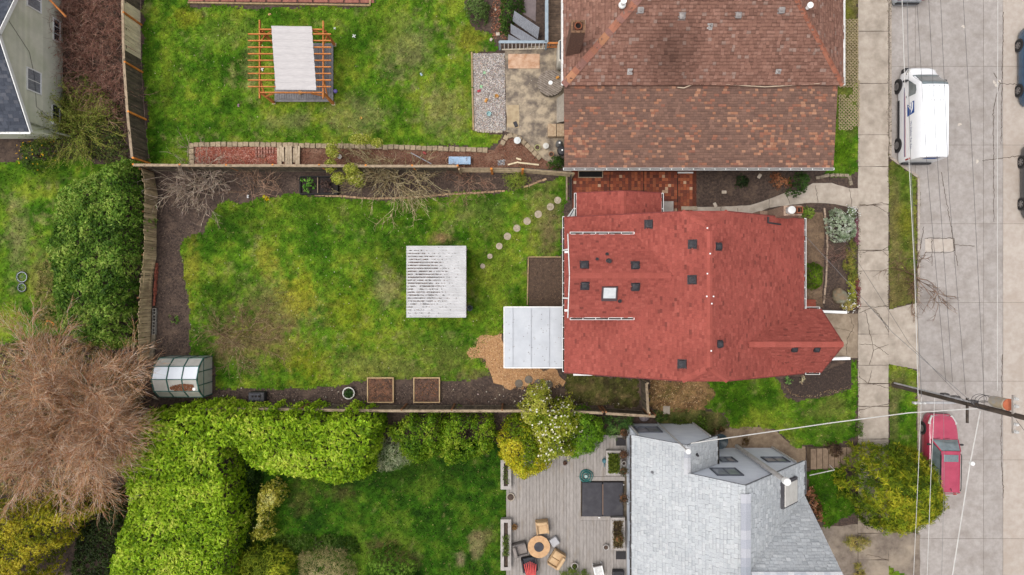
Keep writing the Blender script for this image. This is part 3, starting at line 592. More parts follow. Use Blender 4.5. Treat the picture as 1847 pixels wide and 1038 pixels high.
# ================================================================== HOUSES
SHING = M('asphalt_shingle', (1.12,) * 3, (.86,) * 3, scale=30, rough=.92, bump=.35, bscale=160, rnd=0, attr=True, spec=.15)
WHITE = M('white_trim', (.80, .79, .77), (.68, .67, .65), scale=5, rough=.5, bump=.05, rnd=.03)
SIDE_W = M('white_siding', C(214, 210, 202), C(188, 184, 176), scale=3, bump=.1, rnd=.03)
DARKV = M('black_vent', C(62, 60, 64), C(44, 42, 46), scale=9, rough=.55, bump=.1, rnd=.12)
GLASS = M('window_glass', C(64, 72, 82), C(44, 50, 58), scale=2, rough=.08, bump=0, rnd=.15, spec=.8)
GUTD = M('gutter_dirt', C(70, 58, 50), C(48, 40, 36), scale=12, rnd=0)
def clip2(poly, cl):
    out = poly; n = len(cl)
    for i in range(n):
        ax, ay = cl[i]; bx, by = cl[(i + 1) % n]; inp = out; out = []
        if not inp: return []
        sd_ = lambda p: (bx - ax) * (p[1] - ay) - (by - ay) * (p[0] - ax)
        for k in range(len(inp)):
            p, q = inp[k - 1], inp[k]; sp, sq = sd_(p), sd_(q)
            if (sp >= 0) != (sq >= 0):
                t = sp / (sp - sq); out.append((p[0] + (q[0] - p[0]) * t, p[1] + (q[1] - p[1]) * t))
            if sq >= 0: out.append(q)
    return out
def shingle(mb, pts, expo, tabw, colf, seed=1, lift=.016, base=.012, band=None):
    P = [Vector(p) for p in pts]; n = (P[1] - P[0]).cross(P[2] - P[0]).normalized()
    if n.z < 0: n = -n
    h = Vector((0, 0, 1)).cross(n)
    h = h.normalized() if h.length > 1e-4 else Vector((1, 0, 0)); up = n.cross(h)
    if up.z < 0: up = -up; h = -h
    o = P[0]; q = [((p - o).dot(h), (p - o).dot(up)) for p in P]
    if sum(q[i][0] * q[(i + 1) % len(q)][1] - q[(i + 1) % len(q)][0] * q[i][1] for i in range(len(q))) < 0: q = q[::-1]
    us = [p[0] for p in q]; vs_ = [p[1] for p in q]; rg = random.Random(seed); v = min(vs_); row = 0
    while v < max(vs_):
        u = min(us) - tabw * rg.random()
        while u < max(us):
            w = tabw * rg.choice((.8, 1, 1, 1.2)); r = [(u, v), (u + w - .008, v), (u + w - .008, v + expo), (u, v + expo)]; c = clip2(r, q)
            if len(c) >= 3:
                cu = u + w / 2; cp = o + h * cu + up * (v + expo / 2); col = colf(cp, rg)
                jl = lift * rg.choice((.7, 1, 1, 2.1))
                vv = [o + h * a + up * b + n * (base + jl * (1 - (b - v) / expo)) for a, b in c]
                k = len(vv); fs = [tuple(range(k))]
                low = [i for i in range(k) if abs(c[i][1] - v) < 1e-6]
                if len(low) == 2:
                    vv += [vv[i] - n * (jl + .004) for i in low]; i, j = low
                    fs.append((i, k, k + 1, j))
                mb.add(vv, fs, col)
                if band and rg.random() < band[0]:  # darker lower edge: printed tab line standing in for butt-edge shade
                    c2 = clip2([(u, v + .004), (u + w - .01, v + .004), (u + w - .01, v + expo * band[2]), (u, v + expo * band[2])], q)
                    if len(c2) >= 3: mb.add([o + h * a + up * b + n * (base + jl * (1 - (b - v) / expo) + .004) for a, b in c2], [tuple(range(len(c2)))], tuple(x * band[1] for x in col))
            u += w
        v += expo; row += 1
def tint(cols, wts, jit, nz=None):
    cs = [C(*c) for c in cols]
    def f(p, rg):
        c = rg.choices(cs, wts)[0]; k = 1 + rg.uniform(-jit, jit); k *= .9 + .2 * float(fbm([p.x], [p.y], .7, 11, 3)[0])
        if nz: k *= nz(p)
        return tuple(min(.85, x * k) for x in c)
    return f
def gutter(parent, a, b, mat=None, hang=True, w=.11, dirt=True):
    a = Vector(a); b = Vector(b); d = (b - a).normalized(); s_ = d.cross(Vector((0, 0, 1))).normalized()
    m = MB()
    m.bar(a + s_ * w / 2, b + s_ * w / 2, .02, .1); m.bar(a - s_ * w / 2, b - s_ * w / 2, .02, .1); m.bar(a - Vector((0, 0, .045)), b - Vector((0, 0, .045)), w, .02)
    n = max(1, int((b - a).length / .62))
    for k in range(n + 1):
        p = a.lerp(b, k / n); m.bar(p + s_ * w / 2 + Vector((0, 0, .052)), p - s_ * w / 2 + Vector((0, 0, .052)), .03, .012)
    g = m.build('gutter', mat or WHITE, parent)
    if dirt: MB().bar(a - Vector((0, 0, .025)), b - Vector((0, 0, .025)), w - .03, .02).build('gutter_debris', GUTD, g)
    return g
def window(parent, c, w, h, nrm, frame, glass=None, depth=.06, bars=1, fw=.07):
    """window in a vertical wall; c = centre on wall face, nrm = outward unit (x,y)"""
    n = Vector((nrm[0], nrm[1], 0)); t = Vector((-nrm[1], nrm[0], 0)); c = Vector(c); m = MB(); u = Vector((0, 0, 1))
    for s_ in (-1, 1):
        m.bar(c + n * depth / 2 + t * s_ * (w / 2) - u * (h / 2 + fw / 2), c + n * depth / 2 + t * s_ * (w / 2) + u * (h / 2 + fw / 2), fw, depth, up=n)
        m.bar(c + n * depth / 2 - t * (w / 2) + u * s_ * h / 2, c + n * depth / 2 + t * (w / 2) + u * s_ * h / 2, fw * .9, depth * .9, up=n)
    for k in range(bars): 
        tt = -w / 2 + w * (k + 1) / (bars + 1); m.bar(c + n * depth * .35 + t * tt - u * h / 2, c + n * depth * .35 + t * tt + u * h / 2, .04, depth * .5, up=n)
    f = m.build('window', frame, parent)
    MB().add([c + n * .012 - t * w / 2 - u * h / 2, c + n * .012 + t * w / 2 - u * h / 2, c + n * .012 + t * w / 2 + u * h / 2, c + n * .012 - t * w / 2 + u * h / 2], [(0, 1, 2, 3)]).build('pane', glass or GLASS, f)
    return f
def hood_vent(parent, p, sl, mat=DARKV, s_=.4, rz=0.0, h=.16):
    """square roof vent sitting on a slope; sl = slope angle about Y (x-slopes) and X"""
    m = MB(); c = Vector(p); m.rbox(c + Vector((0, 0, .015)), (s_ * 1.25, s_ * 1.25, .03), .012, rz, sl, seg=1)
    o = m.build('roof_vent', mat, parent)
    k = MB().rbox(c + Vector((0, 0, h * .6)), (s_, s_, h), .06, rz, (sl[0] * .6, sl[1] * .6)); k.build('hood', mat, o, smooth=True)
    MB().lathe(c + Vector((0, 0, h * 1.08)), [(s_ * .32, 0), (s_ * .32, .03), (s_ * .22, .05)], 16).build('cap', mat, o)
def pipe(parent, p, r, h, mat, name='vent_pipe'): return MB().lathe(p, [(r * 1.7, -.02), (r * 1.5, .05), (r, .07), (r, h), (r * .8, h), (r * .8, h - .05)], 14).build(name, mat, parent)

# ---------------------------------------------------------------- red-roofed house
VSP = [W(a, b, 6.0) for a, b in ((1170, 405), (1249, 441), (1248, 505), (1230, 657), (1296, 445), (1298, 621), (1054, 478), (1146, 479), (1055, 516), (1146, 518))]
def stain(p): return min([1 - .2 * math.exp(-((p.x - q[0]) ** 2 + (p.y - q[1] - .1) ** 2) / .3) for q in VSP])
RED = tint([(167, 87, 77), (161, 84, 74), (151, 77, 68), (174, 94, 83), (132, 70, 62)], [6, 6, 2, 2, .35], .03, lambda p: (.84 + .32 * float(fbm([p.x], [p.y], .45, 51, 4)[0])) * stain(p))
hz = thing('house', 'white house with red shingle roof, west dormer and east garage gable', 'house', (9.8, -.4, 0))
Wz = lambda x: 3.4 + .5594 * (x - 3.0)
Ez = lambda x: 7.4 - .6107 * (x - 10.15)
rW = [(3.0, 4.0, 3.4), (3.0, -4.85, 3.4), (8.9, -4.88, Wz(8.9)), (10.15, -4.1, 7.4), (10.15, 3.13, 7.4), (8.9, 3.97, Wz(8.9))]
rE = [(16.7, 3.9, Ez(16.7)), (11.296, 3.97, 6.7), (10.15, 3.13, 7.4), (10.15, -4.1, 7.4), (11.296, -4.88, 6.7), (16.7, -4.9, Ez(16.7))]
rN = [(8.9, 3.97, 6.7), (11.296, 3.97, 6.7), (10.15, 3.13, 7.4)]; rS = [(8.9, -4.88, 6.7), (11.296, -4.88, 6.7), (10.15, -4.1, 7.4)]
gz = 5.95; gx = 12.52
gN = [(gx, -3.045, gz), (17.72, -3.045, gz), (17.66, -1.24, 3.4), (16.75, -1.24, 3.38)]; gS = [(gx, -3.045, gz), (17.72, -3.045, gz), (17.66, -4.85, 3.4), (16.75, -4.85, 3.38)]
dz, dr = 5.45, 6.5; dxr = 3 + (dr - 3.4) / .5594; dxe = 3 + (dz - 3.4) / .5594
dN = [(3.06, 2.88, dz), (dxe, 2.88, dz), (dxr, .63, dr), (3.06, .63, dr)]; dS = [(3.06, -1.62, dz), (dxe, -1.62, dz), (dxr, .63, dr), (3.06, .63, dr)]
aW = [(3.73, 5.45, 3.0), (3.73, 3.6, 3.0), (6.25, 3.6, 4.2), (6.25, 5.4, 4.2)]; aE = [(8.63, 5.45, 3.0), (8.63, 3.6, 3.0), (6.25, 3.6, 4.2), (6.25, 5.4, 4.2)]
m = MB(); sh = MB()
for i, p in enumerate((rW, rE, rN, rS, gN, gS, dN, dS, aW, aE)):
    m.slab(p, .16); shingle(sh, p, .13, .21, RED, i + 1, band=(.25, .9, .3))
rf = m.build('roof', M('roof_deck_red', C(150, 74, 70), C(120, 58, 56), scale=8, rnd=0), hz)
# hip and ridge caps
def ridge_caps(mb, a, b, colf, w=.3, L=.28, seed=1, lift=.05):
    a = Vector(a); b = Vector(b); d = (b - a).normalized(); s_ = d.cross(Vector((0, 0, 1))).normalized(); u = s_.cross(d); n = int((b - a).length / L); rg = random.Random(seed)
    for k in range(n):
        p = a + d * L * k + u * lift; q = p + d * L * 1.02 - u * .012; c = colf(p, rg)
        mb.add([p - s_ * w / 2 - u * .06, p, p + s_ * w / 2 - u * .06, q - s_ * w / 2 - u * .06, q, q + s_ * w / 2 - u * .06], [(0, 1, 4, 3), (1, 2, 5, 4), (0, 2, 1)], c)
REDC = tint([(174, 92, 81), (168, 88, 77)], [1, 1], .04)
for i, (a, b) in enumerate([((10.15, -4.1, 7.4), (10.15, 3.13, 7.4)), ((8.9, 3.97, 6.7), (10.15, 3.13, 7.4)), ((11.3, 3.97, 6.7), (10.15, 3.13, 7.4)), ((8.9, -4.88, 6.7), (10.15, -4.1, 7.4)), ((11.3, -4.88, 6.7), (10.15, -4.1, 7.4)), ((17.72, -3.045, gz), (gx, -3.045, gz)), ((3.06, .63, dr), (dxr, .63, dr)), ((6.25, 5.4, 4.2), (6.25, 3.7, 4.2))]):
    ridge_caps(sh, a, b, REDC, seed=i)
sh.build('shingles', SHING, rf, kind='stuff')
# walls
m = MB(); m.prism([(3.45, -4.45), (16.3, -4.45), (16.3, 3.6), (3.45, 3.6)], 0, 3.5)
for y in (3.6, -4.45):                                    # gable ends
    yy = y; m.add([(3.45, yy, 3.5), (16.3, yy, 3.5), (11.3, yy, 6.45), (8.9, yy, 6.45)], [(0, 1, 2, 3) if y < 0 else (3, 2, 1, 0)])
m.prism([(3.5, -1.3), (8.0, -1.3), (8.0, 2.56), (3.5, 2.56)], 3.45, 5.3)
m.add([(3.5, -1.3, 5.3), (3.5, 2.56, 5.3), (3.5, .63, 6.2)], [(2, 1, 0)])
m.prism([(16.25, -4.55), (17.3, -4.55), (17.3, -1.54), (16.25, -1.54)], 0, 3.3); m.add([(17.3, -4.55, 3.3), (17.3, -1.54, 3.3), (17.3, -3.045, 5.4)], [(0, 1, 2)])
m.prism([(4.1, 3.55), (8.25, 3.55), (8.25, 5.1), (4.1, 5.1)], 0, 2.95); m.add([(4.1, 5.1, 2.95), (8.25, 5.1, 2.95), (6.2, 5.1, 3.95)], [(2, 1, 0)])
m.build('wall', SIDE_W, hz)
for (a, b) in (((2.95, -4.8, 3.36), (2.95, 4.05, 3.36)), ((16.78, -1.3, 3.34), (16.78, 3.95, 3.34)), ((3.15, 2.95, dz - .02), (dxe - .05, 2.95, dz - .02)), ((3.15, -1.69, dz - .02), (dxe - .05, -1.69, dz - .02)), ((3.66, 3.65, 2.96), (3.66, 5.45, 2.96)), ((8.7, 3.65, 2.96), (8.7, 5.45, 2.96)), ((16.8, -1.17, 3.36), (17.6, -1.17, 3.36)), ((16.8, -4.92, 3.36), (17.6, -4.92, 3.36))): gutter(hz, a, b)
RDK = MATS['roof_deck_red']   # rake boards painted like the roof; only gutters and the dormer front are white
def fascia(a, b, h=.18, t=.035, par=hz, mat=None): MB().bar(Vector(a) - Vector((0, 0, h / 2 + .0)), Vector(b) - Vector((0, 0, h / 2)), t, h).build('fascia', mat or WHITE, par)
fascia((3.0, 4.03, 3.42), (8.9, 4.0, 6.7), mat=RDK); fascia((16.7, 3.93, 3.4), (11.3, 4.0, 6.7), mat=RDK); fascia((3.0, -4.88, 3.42), (8.9, -4.91, 6.7), mat=RDK); fascia((16.7, -4.93, 3.4), (11.3, -4.91, 6.7), mat=RDK); fascia((8.9, 4.0, 6.7), (11.3, 4.0, 6.7), mat=RDK); fascia((8.9, -4.91, 6.7), (11.3, -4.91, 6.7), mat=RDK)
fascia((3.03, 2.88, dz), (3.03, .63, dr)); fascia((3.03, -1.62, dz), (3.03, .63, dr)); fascia((17.74, -3.045, gz), (17.68, -1.24, 3.4), mat=RDK); fascia((17.74, -3.045, gz), (17.68, -4.85, 3.4), mat=RDK)
fascia((3.73, 5.48, 3.0), (6.25, 5.43, 4.2), mat=RDK); fascia((8.63, 5.48, 3.0), (6.25, 5.43, 4.2), mat=RDK)
# little downpipes across the lower eave of the dormer
for y in (2.13, -.6):
    MB().tube([(3.3, y, 5.0), (3.02, y, 3.9), (2.9, y, 3.45)], .045, 8).build('downspout', WHITE, hz)
MB().bar((3.0, 2.02, 3.62), (3.5, 2.02, 3.9), .12, .06).build('flashing', WHITE, hz); MB().bar((3.0, -1.3, 3.62), (3.5, -1.3, 3.9), .12, .06).build('flashing', WHITE, hz)
def onW(px, py):
    x = 8
    for _ in range(8): x = (px - CX) / S * (1 - Wz(x) / H)
    return (x, (CY - py) / S * (1 - Wz(x) / H), Wz(x))
def onE(px, py):
    x = 12
    for _ in range(8): x = (px - CX) / S * (1 - Ez(x) / H)
    return (x, (CY - py) / S * (1 - Ez(x) / H), Ez(x))
def onD(px, py):
    z = 6.2
    for _ in range(8):
        y = (CY - py) / S * (1 - z / H); z = dr - abs(y - .63) * (dr - dz) / 2.25
    return ((px - CX) / S * (1 - z / H), y, z)
aw, ae = -math.atan(.5594), math.atan(.6107)
for px, py in ((1170, 405), (1249, 441), (1248, 505), (1230, 657)): hood_vent(hz, onW(px, py), (0, aw))
for px, py in ((1296, 445), (1298, 621)): hood_vent(hz, onE(px, py), (0, ae), s_=.36)
for px, py in ((1054, 478), (1146, 479)): hood_vent(hz, onD(px, py), (math.atan(.467) * -1, 0))
for px, py in ((1055, 516), (1146, 518)): hood_vent(hz, onD(px, py), (math.atan(.467), 0))
for px, py in ((1432, 630), (1472, 630)): 
    z = 5.5; x = (px - CX) / S * (1 - z / H); y = -3.045 - .3; hood_vent(hz, (x, y, gz - .3 * 1.41 - .02), (math.atan(1.41), 0), s_=.34)
p = onD(1098, 472); pipe(hz, p, .1, .35, DARKV); p = onD(1077, 468); pipe(hz, p, .06, .28, DARKV); p = onD(1095, 459); pipe(hz, p, .06, .25, DARKV); p = onD(1118, 543); pipe(hz, p, .07, .25, DARKV)
# skylight
p = Vector(onD(1099, 530)); sl = math.atan(.467)
f = MB().rbox(p + Vector((0, 0, .06)), (.84, .84, .16), .02, 0, (sl, 0)).build('skylight', M('skylight_frame', C(92, 74, 76), C(74, 60, 62), rough=.5, rnd=0), hz)
MB().rbox(p + Vector((0, .03, .155)), (.66, .62, .03), .01, 0, (sl, 0)).build('pane', M('skylight_pane', C(222, 224, 224), C(200, 204, 206), rough=.15, bump=0, rnd=0, spec=.6), f)
# nail heads along the ridge
m = MB()
for px, py in ((1275, 412), (1280, 458), (1275, 494), (1274, 535), (1286, 535), (1282, 633), (1283, 548)):
    q = onW(px, py) if px < 1281 else onE(px, py); m.box(Vector(q) + Vector((0, 0, .09)), (.07, .07, .02))
m.build('ridge_patches', WHITE, hz, kind='stuff')
# chimney
BRK = M('chimney_brick', C(164, 138, 118), C(130, 104, 88), scale=14, bump=.5, rnd=.1); POT = M('clay_pot', C(156, 92, 62), C(120, 70, 48), scale=5, rnd=.05); SOOT = M('soot', C(40, 28, 24), C(26, 20, 18), rnd=0)
ch = MB().prism([(14.55, 3.86), (15.5, 3.86), (15.5, 4.38), (14.55, 4.38)], 0, 5.85).prism([(14.1, 3.86), (14.54, 3.86), (14.54, 4.36), (14.1, 4.36)], 0, 3.6).build('chimney', BRK, hz)
brk = MB().rbox((0, 0, .04), (.21, .1, .075), .008, seg=1).mesh('brick', M('chimney_top_brick', C(184, 160, 140), C(150, 122, 104), scale=9, rnd=.2))
for k in range(5):
    for y in (3.9, 4.34): inst(brk, 'brick', ch, (14.66 + k * .185, y, 5.85))
for y in (4.05, 4.2):
    for x in (14.6, 15.45): inst(brk, 'brick', ch, (x, y, 5.85), math.pi / 2)
MB().lathe((14.85, 4.12, 5.86), [(.2, 0), (.2, .3), (.22, .34), (.2, .4), (.05, .44)], 20).build('chimney_cap', M('cap_white', C(240, 238, 234), rough=.3, bump=0, rnd=0), ch, smooth=True)
MB().add([(15.1, 3.95, 5.86), (15.44, 3.95, 5.86), (15.44, 4.3, 5.86), (15.1, 4.3, 5.86), (15.1, 3.95, 6.25), (15.44, 3.95, 6.25), (15.44, 4.3, 6.25), (15.1, 4.3, 6.25), (15.16, 4.0, 6.25), (15.38, 4.0, 6.25), (15.38, 4.25, 6.25), (15.16, 4.25, 6.25)], [(0, 1, 5, 4), (1, 2, 6, 5), (2, 3, 7, 6), (3, 0, 4, 7), (4, 5, 9, 8), (5, 6, 10, 9), (6, 7, 11, 10), (7, 4, 8, 11)]).build('flue_pot', POT, ch)
MB().box((15.27, 4.125, 6.0), (.2, .22, .02)).build('flue_hole', SOOT, ch)
q = onE(1388, 393); MB().bar((14.0, 3.55, Ez(14.0) + .06), (14.0, 3.86, Ez(14.0) + .1), .08, .1).bar((14.0, 3.55, Ez(14.0) + .06), (14.9, 3.5, Ez(14.9) + .06), .08, .1).build('chimney_flashing', DARKV, hz)
# windows and doors on the walls (mostly below the eaves)
for c, w, h, n in (((3.5, 1.6, 4.5), .9, 1.1, (-1, 0)), ((3.5, -.5, 4.5), .9, 1.1, (-1, 0)), ((6.5, -4.45, 1.6), 1.2, 1.2, (0, -1)), ((10.5, -4.45, 1.6), 1.2, 1.2, (0, -1)), ((13.5, -4.45, 1.5), 1.0, 1.1, (0, -1)), ((10.1, -4.45, 5.0), .9, 1.1, (0, -1)), ((10.1, 3.6, 5.0), .9, 1.1, (0, 1)), ((11, 3.6, 1.6), 1.1, 1.2, (0, 1)), ((13, 3.6, 1.6), 1.1, 1.2, (0, 1)), ((16.3, 2.4, 1.7), 1.3, 1.3, (1, 0)), ((16.3, .3, 1.7), 1.3, 1.3, (1, 0))): window(hz, c, w, h, n, WHITE)
gd = MB()
for k in range(4): gd.rbox((17.33, -3.045, .28 + k * .54), (.05, 2.3, .51), .015, seg=1)
gd.build('garage_door', WHITE, hz)
# small white flat trim below the south eave, deck landing by the addition
MB().box((4.1, -4.95, 2.9), (1.1, .3, .08)).build('window_awning', WHITE, hz); MB().box((5.55, -4.97, 2.9), (1.0, .22, .08)).build('window_awning', WHITE, hz)
lp = MB().prism([(3.35, 3.7), (4.05, 3.7), (4.05, 4.9), (3.75, 4.85), (3.35, 4.3)], 0, .9).build('back_step', M('step_white', C(220, 222, 220), C(190, 190, 188), scale=4, rnd=0), hz)
m = MB(); m.tube([(3.4, 4.15, 1.8), (3.75, 4.75, 1.8), (3.75, 4.75, .9)], .025, 6); m.tube([(3.4, 4.15, 1.8), (3.4, 4.15, .9)], .025, 6); m.build('handrail', DARKV, hz)
bx = thing('storage_bin', 'pale grey storage bin beside the red roofed addition', 'bin', (*W(1204, 372)[:2], 0)); c = W(1203, 373, .9)
MB().rbox((c[0], c[1], .42), (.78, .62, .82), .04).build('body', M('bin_grey', C(206, 200, 192), C(180, 172, 164), rnd=0), bx); MB().rbox((c[0], c[1], .86), (.82, .66, .06), .02).build('lid', M('bin_lid', C(192, 184, 176), C(170, 160, 152), rnd=0), bx)

# ---------------------------------------------------------------- white porch roof
pr = thing('porch_roof', 'flat white panel porch roof against the red house', 'porch roof', (*W(960, 610)[:2], 0))
z = 2.62; a = W(910, 555, z); b = W(1019, 663, z); PW = M('white_membrane', C(208, 211, 216), C(194, 197, 203), scale=1.2, rough=.45, bump=.05, rnd=.03, c3=C(192, 194, 198), scale3=2.2, fac3=(.58, .8))
xs = [a[0]] + [W(p, 0, z)[0] for p in (925, 958, 991)] + [b[0]]
for i in range(4): MB().prism([(xs[i] + .004, b[1]), (xs[i + 1] - .004, b[1]), (xs[i + 1] - .004, a[1]), (xs[i] + .004, a[1])], z - .08, z + (0 if i else .02)).build('roof_panel', PW, pr)
fascia((a[0] - .03, a[1] + .04, z + .03), (a[0] - .03, b[1] - .04, z + .03), .14, .05, pr); fascia((a[0], a[1] + .03, z + .02), (b[0], a[1] + .03, z + .02), .12, .05, pr); fascia((a[0], b[1] - .03, z + .02), (b[0], b[1] - .03, z + .02), .12, .05, pr)
for y in (a[1] - .2, b[1] + .2): MB().box((a[0] + .15, y, z / 2 - .04), (.1, .1, z - .09)).build('post', WHITE, pr)
x_, y_ = scatter([(a[0] + .1, b[1] + .1), (b[0] - .1, b[1] + .1), (b[0] - .1, a[1] - .1), (a[0] + .1, a[1] - .1)], 5); bulk('roof_litter', leaf_quads(np.stack([x_, y_, np.full(len(x_), z + .03)], -1), np.tile([0, 0, 1.], (len(x_), 1)), .07, .035, .3), pal(len(x_), [C(120, 100, 80), C(150, 130, 104)], None, .2), DULL, pr, kind='stuff')
for xq in xs[1:4]: MB().box((xq, (a[1] + b[1]) / 2, z + .024), (.03, a[1] - b[1] - .04, .012)).build('seam_strip', M('seam_grey', C(186, 189, 195), rnd=0), pr)
sheet('porch_floor', [(a[0] + .25, b[1] + .2), (3.4, b[1] + .2), (3.4, a[1] - .2), (a[0] + .25, a[1] - .2)], .04, CONC)

# ---------------------------------------------------------------- brown-roofed house
bh = thing('house', 'house with weathered brown hip roof and lower brown shed roof', 'house', (10.9, 15, 0))
BRN1 = tint([(152, 112, 97), (145, 106, 92), (160, 120, 105), (134, 98, 85), (162, 134, 122)], [5, 4, 3, 2, .8], .05, lambda p: 1 - .55 * max(0, 1 - math.hypot((p.x - 9.0) / 2.0, (p.y - 12.9) / 2.2)))
def brn2(p, rg):
    t = float(fbm([p.x], [p.y], .45, 21, 3)[0]); rnd_ = rg.random(); s_ = float(fbm([p.x * .4], [p.y * 2.2], 1.4, 31, 3)[0])
    c = C(*rg.choice([(132, 102, 89), (124, 96, 85), (140, 108, 94)]))
    if rnd_ < .10 + max(0, s_ - .5) * 1.0 + max(0, t - .55) * 1.2: c = C(*rg.choice([(174, 124, 98), (164, 112, 90), (158, 108, 90), (182, 136, 110)]))
    k = rg.uniform(.92, 1.08); return tuple(x * k for x in c)
ex0, ex1, ey = 2.95, 18.95, 11.6; rr = 7.2; hz0 = 3.35; rz = hz0 + rr * .72
hS = [(ex0, ey, hz0), (ex1, ey, hz0), (ex1 - rr, ey + rr, rz), (ex0 + rr, ey + rr, rz)]; hW = [(ex0, ey, hz0), (ex0 + rr, ey + rr, rz), (ex0, ey + 2 * rr, hz0)]; hE = [(ex1, ey, hz0), (ex1 - rr, ey + rr, rz), (ex1, ey + 2 * rr, hz0)]; hN = [(ex0, ey + 2 * rr, hz0), (ex1, ey + 2 * rr, hz0), (ex1 - rr, ey + rr, rz), (ex0 + rr, ey + rr, rz)]
lS = [(3.06, 6.99, 2.6), (18.76, 6.99, 2.6), (18.76, 11.85, 3.16), (3.0, 11.85, 3.16)]
m = MB(); sh = MB()
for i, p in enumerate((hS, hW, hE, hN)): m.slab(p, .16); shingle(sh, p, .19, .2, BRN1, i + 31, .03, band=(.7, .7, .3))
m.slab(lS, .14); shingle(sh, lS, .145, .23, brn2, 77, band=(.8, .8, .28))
rf = m.build('roof', M('roof_deck_brown', C(120, 84, 72), C(96, 66, 58), scale=8, rnd=0), bh)
HIPC = tint([(172, 116, 94), (162, 110, 94), (154, 112, 102), (188, 134, 102), (148, 108, 98)], [3, 3, 2, 1, 2], .08)
ridge_caps(sh, hS[0], hS[3], HIPC, .42, .3, 5); ridge_caps(sh, hS[1], hS[2], tint([(168, 106, 84), (160, 102, 82), (174, 114, 92)], [1, 1, 1], .05), .3, .2, 6); ridge_caps(sh, hS[3], hS[2], HIPC, .4, .3, 7)
sh.build('shingles', SHING, rf, kind='stuff')
HSID = M('grey_siding', C(190, 184, 178), C(164, 158, 152), scale=3, bump=.2, rnd=.03)
MB().prism([(3.35, 7.5), (18.45, 7.5), (18.45, 11.7), (3.35, 11.7)], 0, 2.55).prism([(3.3, 11.7), (18.6, 11.7), (18.6, 25.6), (3.3, 25.6)], 0, 3.3).build('wall', HSID, bh)
gutter(bh, (3.0, 6.92, 2.56), (18.8, 6.92, 2.56)); gutter(bh, (2.88, 11.6, 3.3), (2.88, 24, 3.3), dirt=False); gutter(bh, (19.03, 11.6, 3.3), (19.03, 24, 3.3), dirt=False)
MB().tube([W(1222, 158, 3.3), W(1234, 159, 3.3), W(1248, 153, 3.35), W(1300, 152, 3.38), W(1380, 157, 3.3), W(1478, 151, 3.4)], .035, 6).build('cable_conduit', M('cream_conduit', C(220, 196, 170), rnd=0), bh)
def onH(px, py):
    z = 5
    for _ in range(20): y = (CY - py) / S * (1 - z / H); z = hz0 + (y - ey) * .72
    return ((px - CX) / S * (1 - z / H), y, z)
VG = M('grey_vent', C(172, 164, 160), C(140, 132, 130), scale=6, rough=.5, rnd=.08)
for px, py in ((1155, 20), (1230, 30), (1331, 29), (1409, 20)): hood_vent(bh, onH(px, py), (math.atan(.72), 0), VG, .34)
LEAD = M('lead_flashing', C(206, 200, 196), C(176, 170, 166), rough=.45, rnd=.1, metal=.2)
for px, py in ((1280, 49), (1136, 130), (1403, 131)):
    q = onH(px, py); MB().rbox(Vector(q) + Vector((0, 0, .04)), (.3, .36, .03), .01, 0, (math.atan(.72), 0)).build('pipe_flashing', LEAD, bh); pipe(bh, (q[0], q[1], q[2] + .05), .06, .3, LEAD)
q = onH(1122, 10); MB().lathe(q, [(.2, .02), (.18, .12), (.1, .16), (.1, .5), (.16, .52), (.16, .6)], 14).build('flue', WHITE, bh); q = onH(1456, 15); MB().lathe(q, [(.1, .02), (.08, .3), (.16, .32), (.16, .42)], 14).build('flue', WHITE, bh)
cq = [W(1016, 100, 3.9), W(1041, 100, 3.9)]
cbx = MB(); cx0, cx1, cy0, cy1 = 3.05, 3.8, 13.2, 13.85; cbx.prism([(cx0, cy0), (cx1, cy0), (cx1, cy1), (cx0, cy1)], 2.0, 7.0)
chm = cbx.build('chimney', M('rough_chimney', C(140, 104, 88), C(104, 78, 68), scale=10, bump=.8, rnd=0), bh)
rb = MB().rbox((0, 0, .05), (.23, .12, .1), .01, seg=1).mesh('brick', M('chimney_rim_brick', C(150, 112, 84), C(112, 84, 66), scale=8, rnd=.2))
for k in range(3):
    for y in (cy0 + .06, cy1 - .06): inst(rb, 'brick', chm, (cx0 + .13 + k * .245, y, 7.0))
for k in range(2):
    for x in (cx0 + .06, cx1 - .06): inst(rb, 'brick', chm, (x, cy0 + .22 + k * .22, 7.0), math.pi / 2)
MB().lathe(((cx0 + cx1) / 2, (cy0 + cy1) / 2, 7.0), [(.2, 0), (.2, .22), (.15, .22), (.15, .08), (.14, .06)], 16).build('flue_pot', POT, chm)
MB().lathe(((cx0 + cx1) / 2, (cy0 + cy1) / 2, 7.07), [(.148, 0), (.148, .012)], 16).build('flue_hole', SOOT, chm)
for x in (6, 9.5, 14): window(bh, (x, 7.5, 1.5), 1.2, .9, (0, -1), WHITE)
c = W(1106, 313); window(bh, (12.5, 7.5, .6), .8, .5, (0, -1), WHITE)
MB().tube([(18.5, 6.95, 2.5), (18.5, 7.3, 2.2), (18.45, 7.35, .1)], .07, 8).build('downspout', WHITE, bh)

